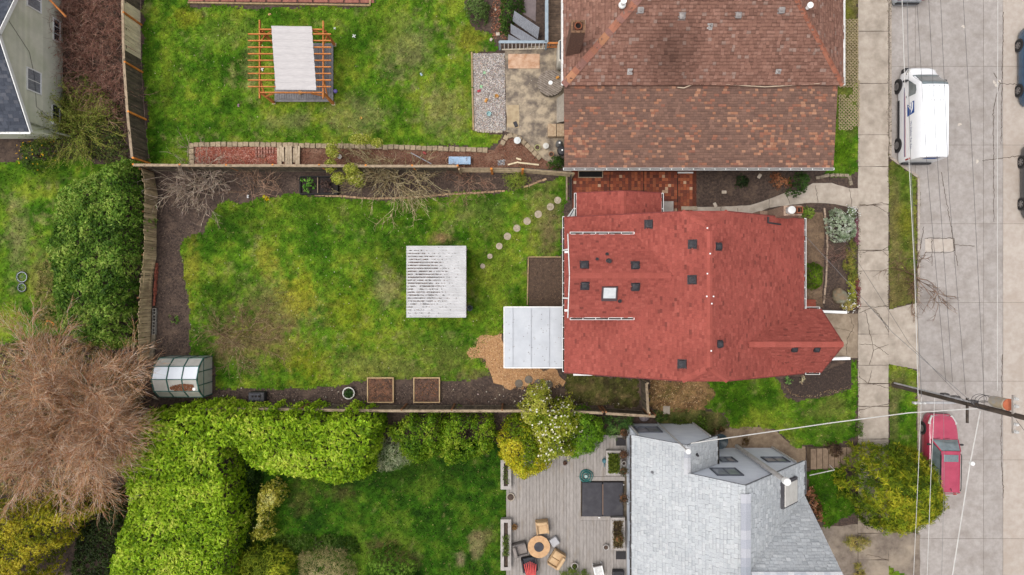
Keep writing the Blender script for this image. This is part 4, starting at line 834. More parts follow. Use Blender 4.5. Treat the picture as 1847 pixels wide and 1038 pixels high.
# ---------------------------------------------------------------- grey-roofed house
gh = thing('house', 'pale grey house with steep light grey shingle roof and skylight', 'house', (11.6, -14, 0))
GRYS = tint([(203, 206, 208), (200, 203, 206), (197, 200, 203), (208, 210, 212), (192, 196, 199)], [4, 4, 3, 2, 1], .015)
wy = -9.93; ny = -8.36; sy = -26.0; rx = 11.6; rzz = 8.56; wx = 6.8; exx = 16.55; ezz = 3.75; lx, lz = 9.3, 6.25
pW1 = [(wx, ny, ezz), (wx, wy, ezz), (lx, wy, lz), (lx, ny, lz)]; pW2 = [(wx, wy + .1, ezz), (wx, sy, ezz), (rx, sy, rzz), (rx, wy + .1, rzz)]
pL = [(lx, ny, lz), (11.55, ny, 4.0), (11.55, wy, 4.0), (lx, wy, lz)]; vy = -14.3
pE = [(rx, wy + .1, rzz), (exx, wy + .1, ezz), (exx, -11.76, ezz), (rx + .02, vy, rzz)]
cN = [(exx + .02, -11.76, ezz), (16.45, vy, rzz), (rx, vy, rzz)]; cS = [(exx + .02, -16.84, ezz), (16.45, vy, rzz), (rx, vy, rzz)]; pE2 = [(rx, vy, rzz), (exx, -16.84, ezz), (exx, sy, ezz), (rx, sy, rzz)]
m = MB(); sh = MB()
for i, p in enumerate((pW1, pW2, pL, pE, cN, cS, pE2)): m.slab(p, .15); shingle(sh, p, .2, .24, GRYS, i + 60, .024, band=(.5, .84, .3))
rf = m.build('roof', M('roof_deck_grey', C(150, 152, 156), C(128, 130, 134), scale=8, rnd=0), gh)
CAPC = tint([(196, 196, 200), (206, 206, 208), (182, 184, 190)], [1, 1, 1], .04)
ridge_caps(sh, (rx, sy, rzz), (rx, wy + .1, rzz), tint([(176, 178, 186), (190, 190, 196), (164, 168, 176)], [1, 1, 1], .04), .5, .45, 8, .08); ridge_caps(sh, (lx, wy, lz), (lx, ny, lz), CAPC, .36, .3, 9); ridge_caps(sh, (16.4, vy, rzz), (rx, vy, rzz), CAPC, .36, .3, 10)
sh.build('shingles', SHING, rf, kind='stuff')
GSD = M('bluegrey_siding', (.64, .67, .72), (.56, .59, .65), scale=1.5, rough=.6, bump=.06, rnd=0, stretch=(1, 1, 6)); GFR = M('grey_frame', C(120, 124, 134), C(96, 100, 110), rnd=.05)
m = MB(); m.prism([(7.1, -25.8), (16.2, -25.8), (16.2, wy - .05), (7.1, wy - .05)], 0, ezz + .05); yy = wy - .05
m.add([(7.1, yy, ezz), (16.2, yy, ezz), (rx, yy, rzz - .22)], [(2, 1, 0)])
y2 = ny - .12; m.prism([(7.1, wy), (11.3, wy), (11.3, y2), (7.1, y2)], 0, 4.05); m.add([(7.1, y2, 4.05), (11.3, y2, 4.05), (lx, y2, lz - .2)], [(2, 1, 0)])
m.prism([(16.1, -16.5), (16.3, -16.5), (16.3, -12.1), (16.1, -12.1)], 0, ezz); m.add([(16.3, -16.5, ezz), (16.3, -12.1, ezz), (16.3, vy, rzz - .4)], [(0, 1, 2)])
m.build('wall', GSD, gh)
# lap siding boards on the visible north walls
lap = M('lap_board', (.68, .71, .76), (.60, .63, .69), scale=1.2, rough=.6, bump=.05, rnd=.03)
def laps(y, x0f, x1f, z1, step=.2):
    k = 0; z = .1
    while z < z1:
        a, b = x0f(z + step), x1f(z + step)
        if b - a > .1: MB().add([(a, y + .004, z + step), (b, y + .004, z + step), (b, y + .03, z), (a, y + .03, z), (a, y, z), (b, y, z)], [(0, 3, 2, 1), (2, 3, 4, 5)]).build('siding_board', lap, gh)
        z += step
laps(yy, lambda z: 11.35 if z < 4.2 else (7.1 + max(0, z - ezz) * .945 if z > 6.3 else lx + (6.3 - z)), lambda z: 16.2 - max(0, z - ezz) * .957, 8.2)
laps(y2, lambda z: 7.1 if z < 4.05 else 7.1 + (z - 4.05) * 1.0, lambda z: 11.3 if z < 4.05 else 11.3 - (z - 4.05) * .93, 5.9)
for c, w, h in (((11.56, yy + .03, 5.66), 1.35, 1.4), ((12.42, yy + .03, 3.05), .85, 1.05), ((15.2, yy + .03, 3.05), 1.25, 1.05)): window(gh, c, w, h, (0, 1), GFR, M('pale_glass', C(188, 192, 200), C(150, 156, 166), scale=1.5, rough=.1, bump=0, rnd=.1, spec=.7), bars=1)  # panes of this house use a pale grey glass colour
window(gh, (8.05, y2 + .03, 1.95), 1.4, 1.5, (0, 1), GFR, MATS['pale_glass'])
for yv in (-9.6, -11.2, -13.5, -15.8, -18): window(gh, (7.1, yv, 2.0), 1.0, 1.3, (-1, 0), GFR, MATS['pale_glass'])
DRK = M('dark_gutter', C(70, 72, 78), C(52, 54, 60), rnd=0)
gutter(gh, (6.74, sy, 3.7), (6.74, ny, 3.7), M('grey_gutter', C(150, 152, 158), rnd=0)); gutter(gh, (11.62, wy, 3.96), (11.62, ny, 3.96), DRK); gutter(gh, (16.62, -11.7, 3.7), (16.62, wy + .1, 3.7), M('grey_gutter', C(150, 152, 158), rnd=0))
FL = M('flue_white', C(222, 218, 214), C(196, 190, 186), scale=4, rough=.45, rnd=0)
fl = MB().tube([(13.84, yy + .2, .4), (13.84, yy + .2, 7.9)], .13, 14).build('flue', FL, gh); MB().lathe((13.84, yy + .2, 7.85), [(.14, 0), (.19, .02), (.19, .3), (.15, .36)], 18).build('flue_cap', WHITE, fl)
ms = MB().tube([(9.0, y2 + .12, .3), (9.0, y2 + .12, 7.55)], .045, 8).build('service_mast', FL, gh); MB().lathe((9.0, y2 + .12, 7.5), [(.06, 0), (.14, .03), (.14, .18), (.05, .26)], 12).build('weatherhead', WHITE, ms)
for x, y, zt in ((11.2, y2 + .1, 3.9), (16.1, yy + .1, 3.7)): MB().tube([(x, y, .2), (x, y, zt)], .055, 8).build('downspout', FL, gh)
MB().tube([(7.2, y2 + .1, .2), (7.2, y2 + .1, 3.6)], .05, 8).build('downspout', FL, gh)
# skylight on the east slope
zE = lambda x: rzz - (x - rx) * .9717; xc = 15.0; yc = -11.14
cc = Vector((xc, yc, zE(xc))); sa = math.atan(.9717)
f = MB().rbox(cc + Vector((.06, 0, .08)), (1.8, 1.42, .2), .02, 0, (0, sa)).build('skylight', M('skylight_curb', C(96, 94, 98), C(78, 76, 80), rnd=0), gh)
MB().rbox(cc + Vector((.14, -.02, .17)), (1.55, 1.2, .06), .03, 0, (0, sa)).build('pane', M('skylight_milky', C(232, 228, 222), C(214, 208, 202), rough=.35, bump=0, rnd=0), f)
q = (9.95, -9.0, lz - .65); pipe(gh, q, .06, .35, DARKV); pipe(gh, (7.75, -10.2, ezz + .95), .05, .2, M('grey_pipe', C(150, 150, 154), rnd=0))
dsh = thing('satellite_dish', 'dark round dish standing behind the grey gutter corner', 'dish', (*W(1297, 795, .4)[:2], 0)); c = W(1299, 796, 1.2)
MB().lathe((c[0], c[1], 1.1), [(.1, 0), (.42, .12), (.46, .2), (.44, .21), (.1, .06)], 20).build('dish', M('dish_dark', C(60, 78, 86), C(44, 58, 64), rough=.3, rnd=0), dsh, smooth=True); MB().tube([(c[0], c[1], 0), (c[0], c[1], 1.1)], .04, 8).build('post', DARKV, dsh)

# ---------------------------------------------------------------- far west house
wh = thing('house', 'pale green lap-sided house with dark slate-coloured roof', 'house', (-32, 13.7, 0))
wxx = -27.95; SG = M('sage_siding', (.62, .60, .49), (.52, .51, .41), scale=1.1, bump=.1, rnd=.07, c3=(.46, .47, .34), scale3=.6)
ya, za, ys, zs = 13.7, 5.65, 8.96, 3.2
MB().prism([(-42, 9.25), (wxx, 9.25), (wxx, 18.1), (-42, 18.1)], 0, 3.3).add([(wxx, 9.25, 3.3), (wxx, 18.1, 3.3), (wxx, ya, 5.5)], [(0, 1, 2)]).build('wall', SG, wh)
z = .05; k = 0
while z < 5.2:
    a = 9.25 + max(0, z + .22 - 3.3) * 1.95; b = 18.1 - max(0, z + .22 - 3.3) * 1.95
    MB().add([(wxx + .004, a, z + .22), (wxx + .004, b, z + .22), (wxx + .035, b, z), (wxx + .035, a, z), (wxx, a, z), (wxx, b, z)], [(0, 3, 2, 1), (2, 3, 4, 5)]).build('siding_board', SG, wh); z += .22
sh = MB(); SLT = tint([(84, 88, 98), (74, 78, 88), (96, 98, 106)], [2, 2, 1], .08); sp = [(-28.1 + .05, ys, zs), (-28.05, ya, za), (-42, ya, za), (-42, ys, zs)]; npn = [(-28.05, 18.4, zs), (-28.05, ya, za), (-42, ya, za), (-42, 18.4, zs)]
m = MB().slab([(p[0] if p[0] < -40 else -27.75, p[1], p[2]) for p in sp], .15).slab([(p[0] if p[0] < -40 else -27.75, p[1], p[2]) for p in npn], .15)
rf = m.build('roof', M('roof_deck_slate', C(84, 88, 96), rnd=0), wh)
for i, p in enumerate((sp, npn)): shingle(sh, [(q[0] if q[0] < -40 else -27.78, q[1], q[2]) for q in p], .2, .3, SLT, 90 + i)
sh.build('shingles', SHING, rf, kind='stuff')
fascia((-27.72, ys, zs), (-27.72, ya, za), .22, .05, wh); fascia((-27.72, 18.4, zs), (-27.72, ya, za), .22, .05, wh); gutter(wh, (-42, ys - .06, zs - .05), (-27.75, ys - .06, zs - .05), dirt=False)
for yv, zv, w, h in ((16.9, 2.6, 1.3, 1.15), (12.05, 2.6, 1.25, 1.15)): window(wh, (wxx + .03, yv, zv), w, h, (1, 0), WHITE, M('curtain_glass', C(170, 172, 178), C(120, 124, 132), scale=5, rough=.15, bump=0, rnd=.1, spec=.6, stretch=(1, 8, 1)), bars=1)
window(wh, (wxx + .03, 15.75, .62), 1.3, .62, (1, 0), WHITE, bars=2); window(wh, (wxx + .03, 10.6, .7), 1.1, .7, (1, 0), WHITE)
m = MB(); m.tube([(wxx + .1, 9.5, 3.0), (wxx + .12, 9.5, 1.4), (wxx + .3, 9.4, 1.2), (wxx + .8, 9.3, .5)], .06, 8).build('downspout', M('mossy_pipe', C(140, 146, 110), C(176, 174, 160), scale=5, rnd=0), wh)
MB().box((wxx + .12, 10.0, 1.0), (.16, .24, .3)).build('meter_box', WHITE, wh)
MB().tube([(wxx + .05, 14.8, 4.6), (wxx + .06, 13.6, 3.0), (wxx + .06, 12.4, 2.6), (wxx + .06, 10.6, 2.4), (wxx + .06, 10.2, 1.2)], .01, 5).build('wall_cable', DARKV, wh)
sv = MB().tube([(-27.7, 17.8, 3.4), (-26.6, 16.6, 3.3), (-25.7, 15.6, 3.1)], .06, 6); sv.build('cedar_beam', M('orange_cedar', C(196, 124, 66), C(160, 96, 50), scale=4, rnd=.1), None, 'orange cedar beam jutting beside the lap-sided house', 'beam')
ORD = ['first', 'second', 'third', 'fourth', 'fifth', 'sixth', 'seventh', 'eighth', 'ninth']
# ================================================================== FENCES
def wood(name, a, b, **k): return M(name, C(*a, k.get('k', 1.2)), C(*b, k.get('k', 1.2)), scale=5, bump=.35, bscale=50, rnd=k.get('rnd', .16), stretch=(1, 1, .25))
WGRY = wood('weathered_wood', (178, 158, 124), (130, 112, 86), k=.8, rnd=.28); WDRK = wood('dark_wood', (104, 92, 76), (70, 62, 52), k=1.0); WPAL = wood('bleached_wood', (196, 182, 152), (164, 150, 124), rnd=.1, k=.75)
WORG = wood('orange_post', (206, 130, 56), (166, 98, 42), k=.8); WCED = wood('cedar', (210, 136, 76), (182, 110, 58), rnd=.07); WBRN = wood('brown_post', (146, 100, 66), (112, 78, 52)); WTAN = wood('cap_board', (168, 148, 124), (136, 118, 96), rnd=.1)
def path_pts(px):
    P = [Vector((*p, 0)) for p in WL(px)]; L = [0]
    for a, b in zip(P[:-1], P[1:]): L.append(L[-1] + (b - a).length)
    def at(s_):
        for i in range(len(P) - 1):
            if s_ <= L[i + 1] or i == len(P) - 2:
                return P[i].lerp(P[i + 1], (s_ - L[i]) / max(1e-6, L[i + 1] - L[i])), (P[i + 1] - P[i]).normalized()
    return at, L[-1], P
def fence(label, px, h, side, board, post, bay=2.4, bw=.15, cap=None, baymats=None, postw=.1, lean=0.0, hj=.02, name='board_fence', prot=1.0, fill=None, rs=1):
    """vertical boards; side=+1 puts posts on the left of the direction of travel"""
    at, L, P = path_pts(px); t_ = thing(name, label, 'fence', (P[0].x, P[0].y, 0)); nb = int(L / bw); mats = [board] + (baymats or [])
    ms = [MB().box((0, 0, h / 2 + .03), (bw - .012, .022, h - .06)).mesh('board', m_) for m_ in mats]
    for k in range(nb):
        s_ = (k + .5) * bw; p, d = at(s_); i = fill(s_, L) if fill else 0
        inst(ms[i], 'board', t_, p, 0, (1, 1, 1 + random.gauss(0, hj)), (random.gauss(0, .012) + lean, random.gauss(0, .012), math.atan2(d.y, d.x) + random.gauss(0, .03)))
    npost = int(L / bay) + 1
    for k in range(npost + 1):
        p, d = at(min(L, k * bay)); n = Vector((-d.y, d.x, 0)) * side; q = p + n * (.085 * prot)
        MB().box((q.x, q.y, (h + .04) / 2), (postw, postw, h + .04), math.atan2(d.y, d.x)).build('post', post, t_)
    for k in range(npost):
        a, d = at(k * bay); b, _ = at(min(L, (k + 1) * bay))
        if (b - a).length < .3: continue
        n = Vector((-d.y, d.x, 0)) * side * .04 * rs
        for zz in (.35, h - .35):
            MB().bar(a + n + Vector((0, 0, zz)), b + n + Vector((0, 0, zz)), .035, .085).build('rail', board, t_)
        if cap: MB().bar(a + Vector((0, 0, h + .02)), b + Vector((0, 0, h + .02)), .15, .035).build('cap_rail', cap, t_)
    return t_
fence('dark board fence with orange posts beside the pergola lawn', [(253, -40), (254, 60), (255, 117), (260, 197), (270, 296)], 1.95, 1, WDRK, WORG, bay=2.95, cap=WTAN, baymats=[WPAL], fill=lambda s_, L: 1 if 4.42 - 2.95 + .7 < s_ < 4.42 + .7 else 0, prot=.55, rs=-1)
fence('wavy weathered board fence along the laurel', [(278, 312), (285, 350), (283, 408), (283, 463), (276, 506), (274, 560), (272, 650)], 1.5, -1, WGRY, WBRN, bay=2.6, bw=.14, cap=None, hj=.03, prot=.8)
fence('dark board fence between the two back lawns', [(274, 309), (420, 310), (560, 310), (700, 311), (830, 311)], 2.1, 1, WDRK, WORG, bay=2.75, cap=WTAN, prot=.5, rs=-1)
fence('long board fence with brown posts beside the tall hedge', [(388, 728), (500, 728), (680, 731), (850, 731), (1000, 731), (1085, 735)], 2.0, 1, WDRK, WBRN, bay=2.98, cap=WTAN, prot=.8)
fence('board fence end running behind the grey house', [(1085, 736), (1170, 741)], 1.9, 1, WDRK, WBRN, bay=2.6, cap=WTAN)
fence('short board fence between red house and hedge fence', [(1155, 684), (1158, 735)], 1.9, 1, WDRK, WTAN, bay=1.8, cap=WTAN)
# slat fence: horizontal rails on orange posts
at, L, P = path_pts([(832, 312), (888, 312), (942, 313), (1030, 320)])
sf = thing('slat_fence', 'low grey horizontal rail fence with orange posts', 'fence', P[0])
for (a, b) in zip(P[:-1], P[1:]):
    for k in range(6): MB().bar(a + Vector((0, 0, .3 + k * .27)), b + Vector((0, 0, .3 + k * .27)), .03, .14).build('slat', WTAN if k % 2 else WGRY, sf)
for p in P[1:3]: MB().box((p.x, p.y - .07, .95), (.13, .1, 1.95)).build('post', WORG, sf)
for p in (P[0], P[3]): MB().box((p.x, p.y - .07, .9), (.1, .1, 1.85)).build('post', WGRY, sf)
# gate at the brick patio
gt = thing('iron_gate', 'dark iron gate between the brick patio and lawn', 'gate', W(1028, 340))
for k in range(13): MB().box((W(1028, 0)[0] - .02, W(0, 318)[1] - .12 * k, .6), (.025, .025, 1.1)).build('bar', DARKV, gt)
for zz in (.15, 1.12): MB().bar((W(1028, 0)[0] - .02, W(0, 317)[1], zz), (W(1028, 0)[0] - .02, W(0, 362)[1], zz), .03, .04).build('rail', DARKV, gt)
timber('grey plank edging the brick patio by the gate', (1022, 316), (1022, 362), .1, .1, WTAN, 'edging_plank')
wl = thing('window_well', 'dark sunken window well in the brick patio', 'window well', W(1065, 315)); c = W(1065, 315)
MB().box((c[0], c[1], .045), (1.45, .36, .03)).build('grate', M('well_dark', C(30, 26, 24), C(20, 18, 17), rnd=0), wl)
for dx, dy, sx, sy_ in ((0, .2, 1.55, .05), (0, -.2, 1.55, .05), (-.75, 0, .05, .36), (.75, 0, .05, .36)): MB().box((c[0] + dx, c[1] + dy, .06), (sx, sy_, .07)).build('rim', WTAN, wl)
gs = MB()
for k, q in enumerate((1100, 1161, 1222)): MB().box((W(q, 0)[0], W(0, 345)[1], .026), (.06, 2.5, .02)).build('expansion_strip', M('strip_dark', C(58, 36, 28), rnd=0), tp)
timber('white threshold board by the brown house wall', (1222, 312), (1250, 312), .09, .05, WHITE, 'threshold_board')
MB().rbox(W(1243, 376, .05), (1.0, .24, .1), .02).build('stone_step', M('step_stone', C(190, 172, 150), C(160, 140, 120), rnd=0), label='pale stone step at the end of the brick patio', cat='step')

# ================================================================== UPPER GARDEN: pergola
pz = 2.35
pg = thing('pergola', 'orange cedar pergola frame over the grey platform', 'pergola', W(535, 115)); 
post_px = [(497, 80), (602, 80), (495, 186), (603, 188)]
A = [W(466, 36, pz), W(467, 170, pz), W(583, 38, pz), W(583, 170, pz)]
for px, py in ((604, 82), (495, 186), (602, 188), (497, 82)):
    x, y, _ = W(px, py); MB().box((x, y, pz / 2), (.14, .14, pz)).build('post', WCED, pg); MB().box((x, y, .06), (.2, .2, .12)).build('post_foot', M('cream_foot', C(226, 214, 176), rnd=0), pg)
xl = W(495, 186)[0]; xr = W(603, 186)[0]; yb = W(0, 188)[1]; yt = W(0, 81)[1]
MB().bar((xl, yt + .55, pz + .1), (xl, yb - .35, pz + .1), .06, .2).build('beam', WCED, pg); MB().bar((xr, yt + .5, pz + .1), (xr, yb - .35, pz + .1), .06, .2).build('beam', WCED, pg)
MB().bar((xl, yt, pz + .12), (xr, yt, pz + .12), .06, .16).build('beam', WCED, pg); MB().bar((xl, yb, pz + .12), (xr, yb, pz + .12), .06, .16).build('beam', WCED, pg)
for k in range(9):
    y = yt - .32 - k * (yt - yb - .62) / 8; MB().bar((xl - .62, y, pz + .27), (xr + .5, y, pz + .27), .05, .13).build('rafter', WCED, pg)
for x, s_ in ((xl, 1), (xr, -1)):
    for y, t_ in ((yt, -1), (yb, 1)):
        MB().bar((x, y + t_ * .75, pz - .03), (x, y + t_ * .04, pz - .72), .07, .1).build('brace', WCED, pg); MB().bar((x + s_ * .75, y, pz - .03), (x + s_ * .04, y, pz - .72), .07, .1).build('brace', WCED, pg)
# cloth
CL = M('shade_cloth', C(214, 208, 206), C(200, 194, 193), scale=2.5, rough=.8, bump=.1, rnd=0, stretch=(1, 6, 1))
zc = pz + .44; q = [W(489, 47, zc), W(562, 48, zc), W(570, 163, zc), W(497, 162, zc)]; mb = MB(); nu, nv = 10, 36; vs_ = []; fs = []
for j in range(nv + 1):
    for i in range(nu + 1):
        u, v = i / nu, j / nv; p = (Vector(q[0]) * (1 - u) + Vector(q[1]) * u) * (1 - v) + (Vector(q[3]) * (1 - u) + Vector(q[2]) * u) * v
        ph = abs(math.sin(v * math.pi * 9)); vs_.append((p.x, p.y, p.z - .07 * ph + .012 * math.sin(u * 9 + v * 3)))
for j in range(nv):
    for i in range(nu): a = j * (nu + 1) + i; fs.append((a, a + nu + 1, a + nu + 2, a + 1))
mb.add(vs_, fs); sc_ = mb.build('shade_cloth', CL, label='pale grey shade cloth laid over the pergola rafters', cat='cloth', smooth=True)
# platform
GD = M('platform_board', C(150, 146, 146), C(126, 122, 124), scale=4, bump=.3, rnd=.07); x0, y1, _ = W(495, 78, .22); x1, y0, _ = W(601, 184, .22)
pf = thing('deck_platform', 'low grey board platform under the pergola', 'platform', ((x0 + x1) / 2, (y0 + y1) / 2, 0))
nbd = 22
for k in range(nbd):
    xx = x0 + .16 + (k + .5) * (x1 - x0 - .32) / nbd; MB().box((xx, (y0 + y1) / 2, .19), ((x1 - x0 - .32) / nbd - .014, y1 - y0 - .34, .04)).build('board', GD, pf)
for a, b in (((x0 + .08, y0), (x0 + .08, y1)), ((x1 - .08, y0), (x1 - .08, y1)), ((x0 + .16, y0 + .08), (x1 - .16, y0 + .08)), ((x0 + .16, y1 - .08), (x1 - .16, y1 - .08))): MB().bar((*a, .195), (*b, .195), .15, .04).build('border_board', GD, pf)
MB().prism([(x0 + .05, y0 + .05), (x1 - .05, y0 + .05), (x1 - .05, y1 - .05), (x0 + .05, y1 - .05)], 0, .165).build('frame', WDRK, pf)
def ball(label, px, r, col, name='play_ball', z=0): 
    x, y, _ = W(*px); m = MB(); m.lathe((x, y, z + r), [(r * math.sin(t), -r * math.cos(t)) for t in [math.pi * (k + .5) / 12 for k in range(12)]], 20); return m.build(name, M('ball_%d_%d_%d' % col, C(*col), rough=.35, bump=0, rnd=0), label=label, cat='ball', smooth=True)
ball('purple play ball beside the grey platform', (606, 166), .13, (134, 116, 196))
def toy(label, px, s_, col, shape='bucket', z=0.02, name='toy'):
    x, y, _ = W(*px); mt = M('toy_%d_%d_%d' % col, C(*col), rough=.4, bump=0, rnd=0); m = MB()
    if shape == 'bucket': m.lathe((x, y, z), [(s_ * .7, 0), (s_, s_ * 1.4), (s_ * .9, s_ * 1.4), (s_ * .6, s_ * .2)], 14)
    elif shape == 'cross':
        for k in range(4): m.rbox((x + math.cos(k * 1.57 + .6) * s_ * .55, y + math.sin(k * 1.57 + .6) * s_ * .55, z + s_ * .3), (s_ * 1.0, s_ * .55, s_ * .5), s_ * .1, k * 1.57 + .6, seg=1)
    else: m.rbox((x, y, z + s_ * .4), (s_ * 1.8, s_ * 1.1, s_ * .7), s_ * .15, random.uniform(0, 3)); m.lathe((x, y, z + s_ * .7), [(s_ * .4, 0), (s_ * .4, s_ * .4), (s_ * .2, s_ * .6)], 10)
    return m.build(name, mt, label=label, cat='toy')
for lab, px, s_, c, sh_ in (('tan toy lying on the grass above the pergola', (487, 27), .1, (222, 176, 120), 'block'), ('white toy on grass beside the pergola corner', (604, 52), .08, (232, 236, 226), 'cross'), ('white star-shaped toy on the pergola lawn', (639, 66), .12, (226, 230, 222), 'cross'), ('small yellow ball-shaped toy on open lawn', (652, 214), .08, (232, 190, 90), 'bucket'), ('pale blue toy figure lying on open lawn', (760, 135), .1, (190, 214, 226), 'block'), ('small pink toy near the board fence lawn', (431, 191), .1, (170, 130, 150), 'block'),
                        ('red toy on the grey gravel', (864, 165), .12, (206, 70, 84), 'block'), ('mint green toy on the grey gravel', (868, 157), .11, (160, 220, 160), 'cross'), ('light green toy at the head of the gravel', (874, 132), .1, (170, 226, 170), 'cross'), ('orange toy truck on the grey gravel', (877, 182), .14, (224, 160, 80), 'block'), ('yellow toy bucket on the grey gravel', (896, 175), .12, (232, 170, 70), 'bucket'), ('pale turquoise toy bowl on the grey gravel', (882, 207), .15, (186, 226, 226), 'bucket'), ('white toy scrap on the grey gravel', (881, 128), .1, (226, 226, 222), 'cross'), ('white toy on grass outside the pergola posts', (473, 126), .13, (226, 222, 214), 'cross'), ('white cup on the pergola platform edge', (588, 119), .13, (232, 228, 220), 'bucket')):
    toy(lab, px, s_, c, sh_, .24 if 'platform' in lab else .02)
x, y, _ = W(542, 168, .24); MB().lathe((x, y, .215), [(.1, 0), (.13, .12), (.08, .2)], 12).build('lantern', M('lantern_tan', C(230, 176, 110), rnd=0), label='small tan lantern on the platform edge', cat='lantern')
MB().tube([W(476, 167, 1.9), W(510, 168, 1.4), W(542, 166, 1.2), W(588, 168, 1.9)], .015, 5).build('string_line', WHITE, label='white string hung between the pergola front posts', cat='string')
# paver bed at the top of the frame
bd = thing('paver_bed', 'terracotta paver bed edged with tan timber', 'bed', W(500, 2)); RP = M('terracotta_paver', C(168, 110, 94), C(140, 88, 76), scale=5, bump=.5, rnd=.1)
for k in range(12):
    for j in range(3):
        c = W(354 + k * 28.0, -8 - j * 24 + k * .25); MB().box((c[0], c[1], .03), (.92, .78, .05)).build('paver', RP, bd)
        MB().bar((c[0] + .48, c[1] + .4, .05), (c[0] + .55, c[1] - .4, .05), .02, .08).build('divider', DARKV, bd)
a = W(340, 6); b = W(668, 11); MB().bar((a[0], a[1], .06), (b[0], b[1], .06), .09, .12).build('edging_board', TIM, bd); b2 = W(668, -60); MB().bar((b[0], b[1], .06), (b2[0], b2[1], .06), .09, .12).build('edging_board', TIM, bd)

# ---- patio things
x, y, _ = W(945, 111, .05); ply = MB().rbox((x, y, .06), (1.95, .9, .035), .006).build('plywood_sheet', M('plywood', C(224, 188, 160), C(196, 152, 120), scale=3, bump=.2, rnd=0, c3=C(180, 128, 92), scale3=1.5, fac3=(.55, .75)), label='pale plywood sheet lying on the patio', cat='plywood')
sp = thing('spool_table', 'round slatted cable-spool table on the patio', 'table', W(993, 150)); x, y, _ = W(993, 150, .72)
for k in range(13):
    u = -.72 + k * .12; hl = math.sqrt(max(.01, .79 ** 2 - u * u)); a_ = R(-30); dx, dy = math.cos(a_), math.sin(a_)
    MB().bar((x - dy * u - dx * hl, y + dx * u - dy * hl, .72), (x - dy * u + dx * hl, y + dx * u + dy * hl, .72), .095, .05).build('top_board', wood('spool_wood', (150, 138, 126), (116, 104, 94)), sp)
MB().lathe((x, y, 0), [(.7, 0), (.7, .06), (.3, .06), (.3, .68), (.76, .68), (.76, .692)], 24).build('drum', WDRK, sp)
MB().lathe((x, y, .745), [(.13, 0), (.13, .05), (.1, .06)], 14).build('dish_on_table', WHITE, label='white dish on the spool table', cat='dish'); MB().rbox((x + .42, y + .3, .82), (.2, .14, .14), .03, .5).build('lantern', M('lantern_orange', C(226, 160, 80), rnd=0), label='small orange lantern on the spool table', cat='lantern')
tk = thing('water_heater_tank', 'white ribbed tank standing under the brown eave', 'tank', W(1012, 108)); x, y, _ = W(1014, 110)
MB().rbox((x - .02, y, .95), (.7, 1.35, 1.85), .15).build('body', M('tank_white', C(228, 222, 208), C(206, 200, 186), rough=.4, rnd=0), tk, smooth=True); MB().rbox((x - .05, y, 1.92), (.5, 1.1, .1), .04).build('lid', DARKV, tk)
pn = MB().add([W(1004, 178, .1), W(1022, 165, .9), W(1022, 218, .9), W(1004, 222, .1), W(1004, 178, .02), W(1022, 165, .02), W(1022, 218, .02), W(1004, 222, .02)], [(0, 3, 2, 1), (0, 1, 5, 4), (2, 3, 7, 6), (0, 4, 7, 3), (1, 2, 6, 5)]).build('ramp_slab', M('ramp_concrete', C(178, 168, 154), C(156, 146, 134), scale=4, rnd=0), label='grey sloping bulkhead slab by the brown house', cat='bulkhead')
bk = thing('block_planter', 'tan block planter against the brown house', 'planter', W(1003, 238))
for k, (px, py) in enumerate(((995, 238), (1011, 238), (1024, 238))):
    x, y, _ = W(px, py); MB().rbox((x, y, .24), (.52, .78, .46), .03).build('block', M('planter_block', C(196, 172, 142), C(170, 142, 112), scale=6, rnd=.12), bk)
def pot(label, px, r, h, col, fill=None, name='flower_pot', z=0.02, lid=False):
    x, y, _ = W(*px); t_ = thing(name, label, 'pot', (x, y, z)); mt = M('pot_%d_%d_%d' % col, C(*col), rough=.5, bump=.1, rnd=0)
    MB().lathe((x, y, z), [(r * .72, 0), (r, h * .9), (r * 1.06, h * .9), (r * 1.06, h), (r * .86, h), (r * .8, h * .8)], 20).build('pot_body', mt, t_, smooth=True)
    if lid: MB().lathe((x, y, z + h), [(r * 1.08, 0), (r * 1.08, .03), (r * .3, .06), (r * .3, .1)], 20).build('lid', mt, t_)
    else: MB().lathe((x, y, z + h * .8), [(r * .82, 0), (r * .82, .01)], 20).build('soil', SOIL, t_)
    if fill:
        n = int(fill[1]); rr = r * fill[2]; d = unit(rng.normal(0, 1, (n, 3))); d[:, 2] = abs(d[:, 2]); c = np.array([x, y, z + h]) + d * (rng.random((n, 1)) ** .5) * np.array([rr, rr, fill[3]])
        bulk('foliage', leaf_quads(c, d, .11, .05, .6), pal(n, [C(*q) for q in fill[0]], None, .25), LEAF, t_)
    return t_
pot('white lidded pot in the bark bed', (933, 256), .2, .35, (230, 232, 230), lid=True); pot('white lidded bucket at the patio corner', (984, 266), .17, .4, (226, 222, 212), lid=True)
pot('empty yellow-green pot on the patio', (969, 268), .17, .3, (190, 188, 120)); pot('terracotta pot beside the dark round shrub', (994, 280), .15, .28, (170, 116, 76))
gr = thing('grill', 'black kettle grill against the brown house wall', 'grill', W(1010, 279)); x, y, _ = W(1012, 277)
MB().lathe((x, y, .5), [(.1, 0), (.28, .15), (.3, .3), (.24, .42), (.05, .48)], 20).build('kettle', DARKV, gr, smooth=True); MB().lathe((x, y, .98), [(.05, 0), (.05, .05)], 10).build('knob', WHITE, gr)
for k in range(3): MB().tube([(x + .2 * math.cos(k * 2.1), y + .2 * math.sin(k * 2.1), .55), (x + .3 * math.cos(k * 2.1), y + .3 * math.sin(k * 2.1), .03)], .02, 6).build('leg', DARKV, gr)
